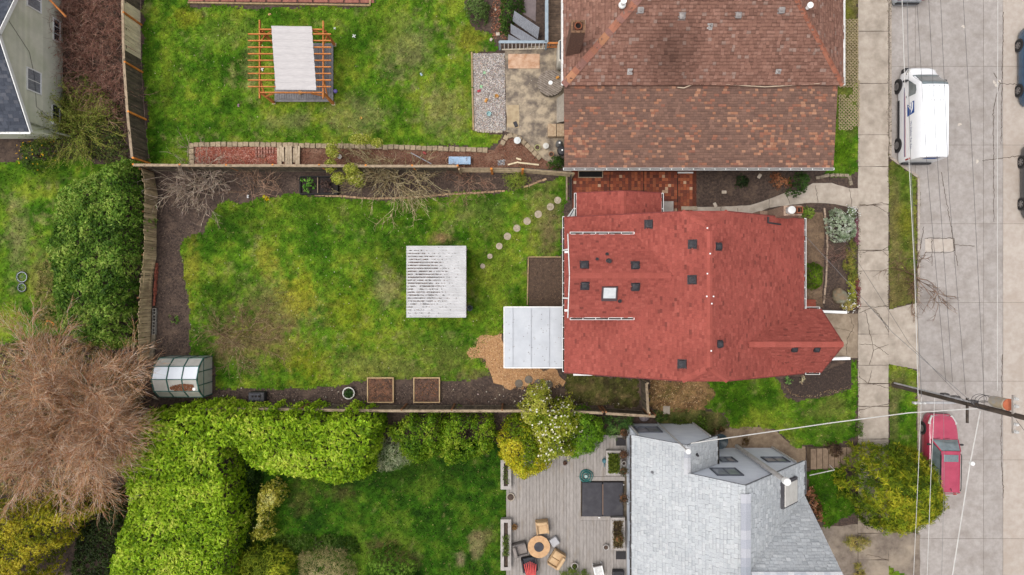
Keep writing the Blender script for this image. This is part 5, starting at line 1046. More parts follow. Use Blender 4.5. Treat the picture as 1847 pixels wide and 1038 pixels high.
gr = thing('gas_bottle', 'squat grey gas bottle next to the kettle grill', 'gas bottle', W(1008, 263)); x, y, _ = W(1008, 262); MB().lathe((x, y, .03), [(.2, 0), (.22, .1), (.22, .4), (.12, .52), (.1, .6), (.06, .6)], 18).build('body', M('bottle_grey', C(110, 108, 106), rnd=0), gr, smooth=True); MB().rbox((x, y, .66), (.1, .1, .08), .02).build('valve', WHITE, gr)
x, y, _ = W(930, 225); MB().rbox((x, y, .06), (.22, .34, .1), .03, .4).build('cushion_pad', DARKV, label='small dark square pad dropped on the patio', cat='pad')
# deck with railing
RB = M('bluegrey_paint', C(176, 190, 200), C(154, 168, 180), scale=4, rnd=.05)
dk = thing('wooden_deck', 'dark weathered deck beside the brown roof', 'deck', W(1000, 40))
for k in range(28):
    y = W(0, 78, .5)[1] + .07 + k * .145; MB().box(((W(985, 0, .5)[0] + W(1030, 0, .5)[0]) / 2, y, .5), (1.5, .132, .04)).build('board', wood('deck_dark', (112, 92, 76), (78, 64, 54)), dk)
rl = thing('deck_railing', 'pale blue-grey railing with white balusters around the deck steps', 'railing', W(984, 80)); rz_ = 1.3
a = W(901, 76, rz_); b = W(986, 76, rz_); c = W(986, -40, rz_)
for p_, q_, w_ in ((a, b, .16), (b, c, .2)): MB().bar(p_, q_, w_, .05).build('top_rail', RB, rl)
a0 = W(905, 90, .12); b0 = W(983, 88, .12); MB().bar(a0, b0, .08, .06).build('bottom_rail', M('cream_rail', C(222, 206, 184), rnd=0), rl)
for k in range(13):
    t_ = k / 12; p_ = Vector(a).lerp(Vector(b), t_); MB().box((p_.x + .05, p_.y, .72), (.045, .045, 1.14)).build('baluster', WHITE, rl)
for k in range(22): MB().box((b[0], b[1] + .2 + k * .2, .9), (.04, .04, .8)).build('baluster', RB, rl)
for p_ in (a, b): MB().box((p_[0], p_[1], .65), (.11, .11, 1.3)).build('post', RB, rl)
rr_ = thing('cedar_railing', 'short new orange railing between deck and brown house', 'railing', W(998, 84)); a = W(987, 78, 1.2); b = W(1018, 78, 1.2)
MB().bar(a, b, .09, .06).build('top_rail', WCED, rr_); MB().bar((a[0], a[1], .5), (b[0], b[1], .5), .07, .07).build('bottom_rail', WCED, rr_)
for k in range(8): p_ = Vector(a).lerp(Vector(b), (k + .3) / 8); MB().box((p_.x, p_.y, .84), (.045, .045, .66)).build('baluster', WCED, rr_)
GM = M('grey_panel', C(150, 152, 160), C(124, 126, 134), scale=3, rough=.55, rnd=.08, stretch=(6, 1, 1))
for lab, q in (('grey ribbed panel leaning topmost in the stack by the railing', [(928, 20, .9), (973, 50, 1.0), (970, 71, .4), (924, 38, .35)]), ('smooth grey panel under the ribbed one by the railing', [(921, 43, .55), (970, 73, .6), (940, 73, .3), (921, 60, .25)]), ('small grey panel lowest in the stack by the railing', [(917, 62, .3), (938, 73, .3), (928, 75, .15), (916, 74, .1)])):
    v = [Vector(W(*p_)) for p_ in q]; mb = MB(); mb.add(v + [p_ - Vector((0, 0, .05)) for p_ in v], [(3, 2, 1, 0), (4, 5, 6, 7), (0, 1, 5, 4), (1, 2, 6, 5), (2, 3, 7, 6), (3, 0, 4, 7)])
    pnl = mb.build('leaning_panel', GM, label=lab, cat='panel')
    if 'ribbed' in lab and 'topmost' in lab:
        for k in range(8):
            t_ = (k + .5) / 8; MB().bar(v[0].lerp(v[3], t_) + Vector((0, 0, .02)), v[1].lerp(v[2], t_) + Vector((0, 0, .02)), .03, .03).build('rib', M('panel_rib', C(170, 172, 178), rnd=0), pnl)
sheet('stone_landing', WL([(948, -40), (968, -40), (966, 40), (944, 26)]), .03, M('landing_grey', C(140, 126, 126), C(124, 112, 112), scale=3, rnd=0))
chips('bark_bed', [(890, -40), (925, -40), (905, 30), (915, 74), (890, 70), (884, 30)], 260, [(176, 104, 72), (140, 84, 60), (200, 150, 120)], (.1, .04), 'orange bark strip between shrubs by the deck')
for k, (px, py, s_) in enumerate(((898, 62, .25), (886, 72, .2), (894, 18, .15))): MB().rbox(W(px, py, .06), (s_, s_ * .8, .14), .04, k).build('garden_stone', M('pale_stone', C(214, 200, 184), C(186, 170, 152), scale=6, rnd=.1), label=('pale stone in the bark strip near the railing', 'pale stone where bark strip meets lawn', 'small pale stone up in the bark strip')[k], cat='stone')
# things in the block-edged bed
pk = thing('plank_stack', 'stack of weathered planks lying across the mulch bed', 'planks', W(521, 281))
for k in range(9):
    px = 503 + k * 4.7; x, y, _ = W(px, 281); MB().box((x, y + random.uniform(-.05, .05), .1 + .05 * (k % 3)), (.14, 1.2 - .3 * (k % 4 == 2), .05), random.gauss(0, .03)).build('plank', wood('plank_pale', (190, 172, 148), (160, 142, 118)), pk)
pb = thing('brick_pile', 'loose pile of pinkish paving bricks on red mulch', 'bricks', W(478, 275)); bme = MB().rbox((0, 0, .035), (.2, .1, .065), .008, seg=1).mesh('brick', M('pink_brick', C(190, 140, 124), C(150, 104, 90), scale=7, rnd=.2))
for k in range(18):
    x, y, _ = W(463 + (k % 7) * 5.0, 268 + (k // 7) * 7); inst(bme, 'brick', pb, (x, y, .02 + random.uniform(0, .05)), math.pi / 2 + random.gauss(0, .15))
bb = thing('storage_crate', 'light blue plastic crate by the slat fence', 'crate', W(830, 293)); x, y, _ = W(830, 292)
MB().rbox((x, y, .2), (1.3, .42, .36), .05).build('body', M('blue_plastic', C(140, 172, 206), C(160, 190, 220), scale=3, rough=.4, rnd=0), bb); MB().rbox((x, y, .4), (1.36, .48, .05), .02).build('lid', M('blue_lid', C(150, 182, 214), C(176, 200, 226), scale=2.5, rough=.4, rnd=0), bb)
MB().tube([(W(812, 291)[0] - .05 + .2 * math.cos(t), W(812, 291)[1] + .2 * math.sin(t), .15 + .05 * math.sin(t)) for t in [k * .35 + .4 for k in range(16)]], .025, 6).build('hose_loop', M('tan_hose', C(196, 156, 124), rnd=0), label='tan loop of hose beside the blue crate', cat='hose')
MB().bar(W(741, 276, .3), W(778, 296, .1), .05, .04).build('metal_pole', M('grey_pole', C(176, 178, 184), rough=.4, rnd=0), label='grey metal pole lying in the bark bed', cat='pole')
for lab, a, b in (('broken plank leaning by the patio bed', (916, 298), (935, 293)), ('split plank lying along the slat fence', (935, 294), (972, 298)), ('short pale offcut in the bark bed', (931, 286), (940, 289))): timber(lab, a, b, .09, .07, WPAL, 'scrap_plank')
stones('grey_pebbles', [(898, 290), (912, 288), (912, 298), (898, 299)], 260, [(150, 150, 154), (120, 118, 122), (190, 190, 190)], .05, 'small heap of grey pebbles by the slat fence')
toy('red toy in the bark bed under the bare bush', (766, 277), .12, (190, 70, 74), 'block'); toy('white toy in the mulch by the pale shrub', (614, 284), .13, (232, 230, 226), 'bucket'); toy('white rock-like toy at the corner bed edge', (448, 355), .11, (226, 226, 226), 'block')
# ================================================================== MAIN YARD things
STN = M('stepping_concrete', C(196, 180, 160), C(172, 156, 136), scale=6, bump=.4, rnd=.06)
for k, (px, py, r) in enumerate(((870.6, 480.5, 4.6), (883.6, 462.6, 4.8), (900.5, 444.4, 6), (915.3, 426.8, 6.6), (932.3, 412, 6.6), (950.8, 399.4, 6.8), (970.9, 387, 6.8), (992.8, 373.5, 6.6), (1006, 361.7, 6.4))):
    x, y, _ = W(px, py); r = r / S; MB().lathe((x, y, 0), [(r, 0), (r, .045), (r * .94, .055), (r * .5, .058)], 22).build('stepping_stone', STN, label='%s pale stepping stone from the iron gate in the diagonal row' % ORD[8 - k], cat='stepping stone', group='stepping stones across the back lawn')
STG = M('grey_stepping', C(140, 128, 114), C(112, 102, 92), scale=7, bump=.5, rnd=.06)
for k, (px, py) in enumerate(((936, 692), (953.5, 685), (971, 691), (990, 694))):
    x, y, _ = W(px, py); MB().lathe((x, y, 0), [(.25, 0), (.25, .05), (.235, .062), (.1, .064)], 22).build('paving_disc', STG, label='%s round grey paving disc on wood chips, counted from the soil beds' % ORD[k], cat='stepping stone', group='grey discs on the wood chips')
for k, (lab, px) in enumerate((('soil bed in thin tan frame with orange soil, nearer the white pot', 687.5), ('soil bed in thin tan frame with dark soil, nearer the wood chips', 770.5))):
    t_ = thing('raised_bed', lab, 'raised bed', W(px, 703)); x, y, _ = W(px, 703)
    MB().box((x, y, .13), (1.5, 1.44, .16)).build('soil', M('bed_soil_%d' % k, C(*((132, 92, 70), (116, 86, 72))[k]), C(76, 58, 48), scale=3.5, bump=.9, rnd=0), t_)
    for dx, dy, sx, sy_ in ((0, .755, 1.64, .06), (0, -.755, 1.64, .06), (-.79, 0, .06, 1.45), (.79, 0, .06, 1.45)): MB().box((x + dx, y + dy, .15), (sx, sy_, .26)).build('side_board', M('bed_board', C(214, 184, 140), C(190, 158, 116), scale=5, rnd=.06), t_)
    n = 160; c = np.stack([x + rng.uniform(-.7, .7, n), y + rng.uniform(-.66, .66, n), np.full(n, .225)], -1); bulk('clods', leaf_quads(c, np.tile([0, 0, 1.], (n, 1)), .12, .08, .5), pal(n, [C(120, 88, 70), C(90, 66, 54), C(150, 104, 76)], None, .2), DULL, t_, kind='stuff')
pot('white round pot with a leafy green plant by the soil bed', (631, 708), .36, .35, (226, 222, 214), ([(70, 110, 50), (90, 130, 66), (48, 84, 36)], 420, .9, .3))
cb = thing('compost_tumbler', 'black plastic crate with slots by the greenhouse', 'crate', W(464, 716)); x, y, _ = W(464, 716, .4)
MB().rbox((x, y, .3), (1.0, .6, .55), .06).build('body', DARKV, cb); MB().rbox((x - .1, y + .02, .6), (.7, .42, .07), .03).build('lid', M('crate_lid', C(84, 84, 90), rnd=0), cb)
for dx in (-.2, 0, .2): MB().box((x + dx, y + .06, .64), (.12, .12, .015)).build('slot', SOOT, cb)
# vegetable planter of two cells
pl = thing('planter_box', 'black two-cell planter box by the dark fence', 'planter', W(574, 334)); x0, y1, _ = W(541, 319, .35); x1, y0, _ = W(608, 350, .35)
for a, b in (((x0, y0), (x1, y0)), ((x0, y1), (x1, y1)), ((x0, y0 + .04), (x0, y1 - .04)), ((x1, y0 + .04), (x1, y1 - .04))): MB().bar((*a, .18), (*b, .18), .08, .36).build('side_board', M('planter_black', C(46, 44, 44), C(34, 32, 33), rnd=0), pl)
xm = W(573, 0, .35)[0]; MB().bar((xm, y0 + .05, .3), (xm, y1 - .05, .3), .04, .16).build('divider', WTAN, pl)
MB().box(((x0 + x1) / 2, (y0 + y1) / 2, .12), (x1 - x0 - .09, y1 - y0 - .09, .2)).build('soil', M('planter_soil', C(60, 48, 46), C(40, 34, 34), scale=8, rnd=0), pl)
# shed: white corrugated roof over stacked firewood
shd = thing('woodshed', 'open shed with white corrugated roof littered with leaves', 'shed', W(788, 508)); zz = 2.35
x0, y1, _ = W(733, 444, zz); x1, y0, _ = W(841, 573, zz); CR = M('corrugated_white', C(232, 230, 230), C(214, 212, 212), scale=2, rough=.4, bump=.03, rnd=.02)
nr_ = 24; per_ = 8; vs_ = []; fs = []
for k in range(nr_ * per_ + 1):
    y = y0 + (y1 - y0) * k / (nr_ * per_); z_ = zz + .05 * math.cos(2 * math.pi * k / per_)
    for x in (x0, x0 + (x1 - x0) * .5, x1): vs_.append((x, y, z_ + .08 * (x - x0) / (x1 - x0)))
for k in range(nr_ * per_):
    for i in range(2): a = k * 3 + i; fs.append((a, a + 1, a + 4, a + 3))
MB().add(vs_, fs).build('roof_sheet', CR, shd, smooth=True)
m = MB(); rg2 = np.random.default_rng(5); X = []; 
for k in range(nr_):
    yv = y0 + (y1 - y0) * (k + .5) / nr_
    ty = 1 - abs((k + .5) / nr_ - .55) * 1.5
    n = int(max(6, 150 * ty * (.6 + .5 * rg2.random()) if 2 < k < nr_ - 1 else 14))
    t_ = np.minimum(np.abs(rg2.normal(.12, .33, n)), rg2.uniform(.3, 1, n)); keep = fbm(t_ * 3, np.full(n, k * 1.0), 2.2, 3, 2) > (.2 if 3 < k < nr_ - 2 else .5); t_ = t_[keep]
    xx = x0 + .08 + t_ * (x1 - x0 - .15); X.append(np.stack([xx, yv + rg2.normal(0, .022, len(xx)), zz - .03 + .08 * t_ + rg2.uniform(0, .012, len(xx))], -1))
X = np.concatenate(X); bulk('leaf_debris', leaf_quads(X, np.tile([0, 0, 1.], (len(X), 1)), .09, .04, .35, np.tile([1., 0, 0], (len(X), 1))), pal(len(X), [C(70, 56, 46), C(96, 74, 58), C(48, 40, 34), C(130, 96, 74)], None, .2), DULL, shd, kind='stuff')
for x in (x0 + .12, x1 - .12):
    for y in (y0 + .1, (y0 + y1) / 2, y1 - .1): MB().box((x, y, zz / 2 - .05), (.1, .1, zz - .12)).build('post', WGRY, shd)
for y in (y0 + .1, y1 - .1): MB().bar((x0 + .1, y, zz - .12), (x1 - .1, y, zz - .05), .05, .1).build('beam', WGRY, shd)
fwd = thing('firewood_stack', 'firewood stacked under the corrugated roof', 'firewood', ((x0 + x1) / 2, (y0 + y1) / 2, 0))
lg = MB().lathe((-.2, 0, 0), [(.075, 0), (.085, .02), (.08, .4)], 7, 'X').mesh('log', wood('log_wood', (168, 132, 92), (120, 92, 64)))
for j in range(9):
    for k in range(21): inst(lg, 'log', fwd, (x1 - .35 + random.gauss(0, .03), y0 + .3 + k * .185 + (j % 2) * .09, .1 + j * .15), 0, (1, random.uniform(.8, 1.1), random.uniform(.8, 1.1)))
pot('blue-grey pot at the corner of the corrugated shed', (848, 556), .16, .3, (120, 134, 150), ([(120, 140, 150), (150, 160, 150)], 80, 1.2, .25))
# bricks and concrete blocks by the wavy fence
pb = thing('brick_row', 'row of stacked red bricks along the wavy fence', 'bricks', W(280, 515)); bme = MB().rbox((0, 0, .035), (.1, .21, .068), .008, seg=1).mesh('brick', M('red_brick', C(172, 98, 76), C(134, 72, 58), scale=7, rnd=.2))
for k in range(12):
    py = 478 + k * 6.4; x, y, _ = W(284 - max(0, (py - 490)) * .07, py)
    for l_ in range(3 if k % 4 else 2): inst(bme, 'brick', pb, (x + random.gauss(0, .02), y, .01 + l_ * .07), random.gauss(0, .12))
BC = M('cinder', C(176, 170, 160), C(146, 140, 132), scale=8, bump=.6, rnd=.1)
bm_ = MB()
for dx, sx in ((-.085, .03), (.085, .03)): bm_.box((dx, 0, .1), (sx, .4, .2))
for dy, sy_ in ((-.18, .04), (0, .04), (.18, .04)): bm_.box((0, dy, .1), (.139, sy_, .199))
cme = bm_.mesh('concrete_block', BC)
for k in range(4):
    o = inst(cme, 'concrete_block', None, W(281 - k * .3, 562 + k * 11.9)[:2] + (.01,), random.gauss(0, .03)); tag(o, '%s hollow grey concrete block counted from the red bricks' % ORD[k], 'concrete block', 'concrete blocks in a row')
sb = MB().rbox((0, 0, .1), (.24, .34, .2), .02).mesh('stone_block', M('tan_block', C(168, 154, 132), C(130, 118, 100), scale=6, bump=.6, rnd=.15))
for k in range(6): o = inst(sb, 'stone_block', None, W(279 - k * .8, 607 + k * 7.4)[:2] + (.01,), random.gauss(0, .12), (random.uniform(.8, 1.1), random.uniform(.6, .9), 1)); tag(o, '%s rough tan block counted toward the greenhouse' % ORD[k], 'block', 'rough blocks by the greenhouse')
# greenhouse
gho = thing('greenhouse', 'small greenhouse with green frame and milky panes', 'greenhouse', W(330, 680)); GF = M('green_frame', C(58, 108, 98), C(44, 88, 80), rough=.5, rnd=0); GP_ = M('polycarbonate', (.60, .58, .53), (.5, .48, .43), scale=1.5, rough=.22, bump=0, rnd=.06, alpha=.78, spec=.6)
GPT = M('polycarbonate_skylit', (.76, .79, .83), (.7, .73, .78), scale=1.5, rough=.18, bump=0, rnd=.05, alpha=.9, spec=.7)  # paler pane copy for the north roof facet: sky reflection put into its colour
gx0, gx1, gyc = -21.3, -18.62, -5.43; prof = [(1.17, .05), (1.17, 1.25), (.74, 1.85), (0, 2.15), (-.74, 1.85), (-1.17, 1.25), (-1.17, .05)]
for i in range(4):
    x = gx0 + (gx1 - gx0) * i / 3
    for (a, za_), (b, zb_) in zip(prof[:-1], prof[1:]): MB().bar((x, gyc + a, za_), (x, gyc + b, zb_), .06, .06).build('rib', GF, gho)
for a, za_ in prof: MB().bar((gx0, gyc + a, za_ + .005), (gx1, gyc + a, za_ + .005), .05, .05).build('rail', GF, gho)
for i in range(3):
    xa = gx0 + (gx1 - gx0) * i / 3 + .04; xb = gx0 + (gx1 - gx0) * (i + 1) / 3 - .04
    for j, ((a, za_), (b, zb_)) in enumerate(zip(prof[:-1], prof[1:])):
        if j == 4 and i == 1: 
            pass
        MB().add([(xa, gyc + a, za_), (xb, gyc + a, za_), (xb, gyc + b, zb_), (xa, gyc + b, zb_)], [(0, 1, 2, 3)]).build('pane', GPT if j == 2 else GP_, gho)
for x in (gx0, gx1):
    for yv in (-.4, .4): MB().bar((x, gyc + yv, .05), (x, gyc + yv, 1.95), .05, .05).build('mullion', GF, gho)
    MB().bar((x, gyc - 1.15, 1.25), (x, gyc + 1.15, 1.25), .045, .05).build('crossbar', GF, gho)
    for y0_, y1_, zt0, zt1 in ((-1.15, -.42, 1.28, 1.95), (-.38, .38, 1.98, 1.98), (.42, 1.15, 1.95, 1.28)): MB().add([(x, gyc + y0_, .06), (x, gyc + y1_, .06), (x, gyc + y1_, zt1), (x, gyc + y0_, zt0)], [(0, 1, 2, 3)]).build('pane', GP_, gho)
MB().lathe((gx1 - .25, gyc - .6, 1.93), [(.1, 0), (.1, .03), (.04, .04)], 14).build('vent_disc', WHITE, gho)
n = 900; x = rng.uniform(gx0 + 1.0, gx1 - .25, n); y = gyc - rng.uniform(.75, 1.12, n); c = np.stack([x, y, np.full(n, 1.2)], -1)
u_ = rng.random(n) ** 1.4; c = np.stack([x, gyc - .3 - u_ * .42, 2.04 - u_ * .17 + .012], -1); k_ = ((x - gx0 - 1.9) / .9) ** 2 + ((u_ - .6) / .6) ** 2 < 1
bulk('fallen_leaves', leaf_quads(c[k_], np.tile([0, -.3, 1.], (k_.sum(), 1)), .1, .05, .3), pal(k_.sum(), [C(150, 98, 70), C(120, 78, 58), C(176, 120, 88)], None, .2), DULL, gho, kind='stuff')
# wheels (bicycle lying) in the west lawn
for lab, px, r in (('large bicycle wheel lying on the west lawn', (42, 500), .34), ('small bicycle wheel lying beside the larger one', (42, 519), .27)):
    t_ = thing('bicycle_wheel', lab, 'wheel', W(*px)); x, y, _ = W(*px); pts = [(x + r * math.cos(t), y + r * math.sin(t), .12) for t in [k * 2 * math.pi / 24 for k in range(25)]]
    MB().tube(pts, .035, 6).build('tyre', DARKV, t_); MB().tube([(x + (p_[0] - x) * .9, y + (p_[1] - y) * .9, .12) for p_ in pts], .02, 6).build('rim', M('alloy', C(170, 180, 186), rough=.35, metal=.5, rnd=0), t_)
    for k in range(9): MB().tube([(x, y, .12), (x + r * .88 * math.cos(k * .7), y + r * .88 * math.sin(k * .7), .12)], .006, 4).build('spoke', MATS['alloy'], t_)
MB().bar(W(86, 578, .1), W(98, 584, .1), .05, .05).bar(W(98, 584, .1), W(94, 592, .1), .05, .05).bar(W(86, 578, .1), W(82, 586, .1), .05, .05).build('folding_stool', WORG, label='small orange wooden stool tipped over in the weeds below the laurel', cat='stool')
# ================================================================== VEGETATION
def stem(parent, x, y, h, r=.06, n=3, spread=.5):
    m = MB(); rg = random.Random(int(abs(x * 97 + y * 31)) + 3)
    m.tube([(x, y, 0), (x + .02, y, h * .35), (x + rg.uniform(-.1, .1), y + rg.uniform(-.1, .1), h * .7)], [r, r * .8, r * .5], 7)
    for k in range(n):
        t = k * 6.28 / n + rg.random(); m.tube([(x, y, h * .3), (x + math.cos(t) * spread * .5, y + math.sin(t) * spread * .5, h * .55), (x + math.cos(t) * spread, y + math.sin(t) * spread, h * .8)], [r * .6, r * .4, r * .2], 6)
    return m.build('trunk', BARK, parent)
def centre(poly): a = np.array(poly); return a.mean(0)
def shrub(name, label, cat, px, z, leaf, cols, n=None, edge=.7, lump=.25, lscale=.9, zc=None, group=None, tilt=.5, seed=1, cscale=1.2, mat=None, cover=2.6, depth=.25, hole=0.0, extra=None, side=.4, spread=.5, cgain=1.6, dirv=False, coat=None, amp=.1, tuft=None, gain=1.8):
    poly = WL(px, z * .6 if zc is None else zc); poly = dense_poly(poly, .35, amp, seed)
    a = abs(sum(poly[i][0] * poly[(i + 1) % len(poly)][1] - poly[(i + 1) % len(poly)][0] * poly[i][1] for i in range(len(poly)))) / 2
    n = n or int(cover * a / (.5 * leaf[0] * leaf[1])); c0 = centre(poly); t_ = thing(name, label, cat, (c0[0], c0[1], 0), group=group)
    tr, per = tuft or ((leaf[0] * 1.0, 9) if not dirv else (leaf[0] * 1.1, 20)); K = max(3, n // per)
    c, nr = mound(poly, z, K, edge, lump, lscale, depth=depth, seed=seed, hole=hole, side=side)
    t = fbm(c[:, 0], c[:, 1] + c[:, 2] * .3, cscale, seed + 4, 3); t = np.clip((t - .5) * cgain + .5 + rng.normal(0, .14, len(c)), 0, 1); tb = rng.uniform(.8, 1.2, len(c))
    ci = np.repeat(np.arange(len(c)), per); d = unit(rng.normal(0, 1, (len(ci), 3)) + nr[ci] * .9); rr = rng.random((len(ci), 1)) ** .6
    q = c[ci] + d * rr * tr * rng.uniform(.7, 1.2, (len(c), 1))[ci]; q[:, 2] = np.maximum(q[:, 2], .03)
    lift = (d * nr[ci]).sum(-1) * rr[:, 0]; cc = pal(len(q), [C(*k_) for k_ in cols], None, .14, t[ci]) * (tb[ci] * gain)[:, None]
    bulk('crown' if cat in ('tree', 'conifer') else 'foliage', leaf_quads(q, unit(nr[ci] + d * .5), leaf[0], leaf[1], tilt, d), np.clip(cc, .003, .75), mat or LEAF, t_, kind='stuff')
    stem(t_, c0[0], c0[1], z * .85, .05 + z * .012, 4, min(spread, a ** .5 * .3))
    if extra:
        k, col, sz, lab = extra; i = rng.choice(len(c), k); q = c[i] + nr[i] * (.1 + leaf[0] * .6) + rng.normal(0, .1, (k, 3))
        bulk(lab, np.concatenate([leaf_quads(q, nr[i], sz, sz * .8, .3), leaf_quads(q + .02, nr[i], sz, sz * .8, .3)]), pal(2 * k, [C(*col), C(*[min(255, v + 12) for v in col])], None, .08), DULL, t_, kind='stuff')
    return t_
def circle_px(cx, cy, r, seed=1, amp=.08, ry=None): return [(p[0], cy + (p[1] - cy) * ((ry or r) / r)) for p in circ((cx, cy), r, 14, amp, seed)]
LAU = [(50, 80, 20), (80, 112, 34), (112, 144, 50), (158, 176, 84)]
shrub('laurel_shrub', 'huge dark green laurel mass against the wavy fence', 'shrub', [(115, 345), (150, 325), (185, 310), (205, 292), (244, 286), (256, 330), (263, 390), (258, 460), (250, 520), (246, 570), (246, 625), (200, 632), (150, 622), (112, 585), (108, 520), (100, 470), (105, 400)], 2.9, (.19, .085), LAU, lump=.5, lscale=.8, seed=3, cscale=1.5, edge=.9, depth=.5, cover=5.0, tuft=(.17, 5), gain=1.75, zc=1.4)
HED = [(92, 126, 18), (132, 164, 28), (162, 190, 44), (196, 210, 84)]
shrub('laurel_hedge', 'clipped bright yellow-green laurel hedge turning a corner', 'hedge', [(268, 745), (300, 736), (400, 733), (560, 734), (664, 738), (686, 756), (688, 800), (676, 846), (652, 868), (610, 874), (560, 858), (500, 852), (462, 838), (436, 806), (424, 806), (434, 860), (438, 930), (426, 1000), (422, 1075), (208, 1075), (215, 980), (242, 905), (230, 860), (214, 830), (248, 780)], 3.3, (.25, .105), HED, lump=.16, lscale=1.2, seed=5, cscale=1.1, edge=.5, depth=.45, cover=5.2, side=.35, tilt=.55, cgain=1.3, tuft=(.14, 3), gain=1.6, amp=.2)
shrub('gold_shrub', 'loose golden green shrub below the bare brown tree', 'shrub', [(-60, 920), (20, 905), (60, 900), (95, 885), (130, 890), (170, 905), (176, 930), (130, 955), (125, 985), (90, 1000), (80, 1060), (-60, 1060)], 3.4, (.15, .075), [(84, 96, 18), (138, 140, 26), (178, 170, 40), (200, 184, 60)], lump=.5, lscale=.9, seed=7, edge=1.0, depth=.5, cover=4.2, tuft=(.16, 8), gain=1.5)
shrub('dark_ivy', 'dark ivy in the gap behind the corner hedge', 'ivy', [(150, 900), (215, 880), (232, 905), (215, 1000), (205, 1060), (120, 1060), (135, 980)], .7, (.13, .08), [(26, 38, 14), (44, 58, 22), (64, 78, 34)], lump=.3, seed=9, cover=3.4)
shrub('hedge_underplanting', 'dark ivy strip inside the hedge corner', 'ivy', [(437, 815), (470, 845), (470, 900), (455, 975), (445, 1060), (424, 1060), (436, 930)], .9, (.11, .06), [(26, 44, 14), (46, 70, 24), (70, 96, 40)], lump=.3, seed=10, cover=2.2)
shrub('variegated_shrub', 'cream and yellow variegated shrub beside the shaded lawn', 'shrub', [(468, 880), (492, 866), (508, 880), (520, 895), (505, 912), (488, 925), (486, 945), (495, 962), (478, 975), (452, 970), (462, 945), (458, 905)], 1.9, (.13, .075), [(110, 116, 34), (156, 154, 50), (190, 180, 84), (214, 204, 130)], lump=.35, seed=11, cover=3.6, depth=.5, tuft=(.15, 7))
MID = [(64, 98, 16), (100, 134, 24), (130, 158, 34), (158, 172, 58)]
shrub('privet_shrub', 'mid green shrub behind the fence, closer to the clipped hedge', 'shrub', [(698, 775), (715, 756), (745, 746), (775, 743), (800, 748), (806, 790), (796, 828), (765, 834), (725, 822), (702, 800)], 1.9, (.14, .08), MID, lump=.6, lscale=1.3, seed=12, cover=3.4, depth=.5, edge=.6, zc=1.2, tuft=(.2, 8), hole=.2, amp=.25, gain=1.6)
shrub('privet_shrub', 'mid green shrub behind the fence, closer to the yellow tree', 'shrub', [(796, 752), (830, 745), (882, 746), (895, 768), (892, 815), (852, 836), (812, 838), (792, 818)], 2.0, (.14, .08), MID, lump=.6, lscale=1.3, seed=13, cover=3.4, depth=.5, edge=.6, zc=1.2, tuft=(.2, 8), hole=.2, amp=.25, gain=1.6)
shrub('lavender_shrub', 'grey-green spiky shrub at the hedge end', 'shrub', [(692, 800), (715, 780), (742, 800), (745, 830), (700, 850), (682, 850), (678, 830)], 1.2, (.3, .022), [(92, 104, 76), (130, 136, 104), (150, 150, 120)], lump=.3, seed=14, cover=1.6, mat=DULL, dirv=True, tilt=.6)
YT = [(132, 138, 20), (184, 174, 30), (216, 196, 44), (226, 210, 90)]
shrub('golden_tree', 'golden yellow leaved small tree at the deck corner', 'tree', [(893, 805), (897, 768), (920, 748), (952, 743), (980, 760), (992, 800), (994, 838), (972, 868), (940, 874), (908, 852)], 3.1, (.13, .075), [(92, 118, 20), (140, 150, 26), (190, 178, 36), (220, 204, 70)], lump=.5, lscale=1.0, seed=15, cover=4.5, depth=.4, edge=.9, tuft=(.17, 7), gain=1.7, amp=.3, cgain=2.4)
shrub('blossom_tree', 'small tree dotted with white blossoms over the board fence', 'tree', [(940, 740), (954, 710), (978, 700), (1002, 718), (1040, 732), (1048, 775), (1040, 818), (1012, 834), (975, 832), (958, 790), (936, 766)], 3.3, (.12, .065), [(96, 116, 24), (140, 152, 40), (170, 172, 60), (190, 186, 100)], lump=.5, seed=16, cover=3.8, depth=.6, edge=.8, extra=(380, (238, 232, 206), .13, 'blossoms'), tuft=(.17, 7), amp=.3)
shrub('green_shrub', 'bright green round shrub at the deck by the fence', 'shrub', [(1024, 742), (1056, 734), (1086, 760), (1091, 795), (1066, 818), (1036, 832), (1020, 800), (1028, 770)], 2.6, (.12, .065), [(70, 108, 20), (104, 142, 30), (136, 168, 50)], lump=.4, seed=17, cover=4.2, depth=.4, edge=.8, tuft=(.16, 7), amp=.25)
shrub('juniper', 'feathery dark green juniper behind the fence end', 'conifer', [(1088, 755), (1120, 748), (1142, 756), (1140, 775), (1110, 788), (1090, 785)], 1.3, (.26, .03), [(48, 78, 34), (76, 106, 46), (104, 128, 60)], lump=.3, seed=18, cover=2.6, mat=DULL, dirv=True)
shrub('conifer', 'big round golden-green conifer overhanging the verge', 'conifer', [(p[0], p[1]) for p in [(q_[0], 883 + (q_[1] - 883) * .88) for q_ in circ((1616, 883), 87, 22, .045, 4)]], 4.4, (.3, .05), [(52, 70, 12), (84, 102, 16), (116, 124, 22), (150, 144, 36)], lump=.6, lscale=1.1, seed=19, cover=6.5, mat=DULL, dirv=True, edge=2.2, depth=.5, cscale=1.6, zc=2.2, cgain=2.0, amp=.22, tuft=(.3, 22), gain=1.75)
shrub('silver_shrub', 'round silvery sage shrub in the front bed', 'shrub', circle_px(1516, 409, 27, 3, .05, 32), 1.2, (.1, .06), [(112, 128, 96), (146, 160, 130), (176, 186, 162), (196, 204, 184)], lump=.14, lscale=3, seed=21, cover=3.0, edge=.7, depth=.2, zc=.6, cscale=4, cgain=2.2)
shrub('box_shrub', 'clipped square box bush against the red roof eave', 'shrub', [(1448, 474), (1474, 473), (1482, 482), (1482, 512), (1474, 520), (1448, 519)], 1.4, (.06, .04), [(58, 84, 10), (86, 114, 18), (112, 136, 30)], lump=.05, seed=22, cover=3.4, edge=.4, depth=.15)
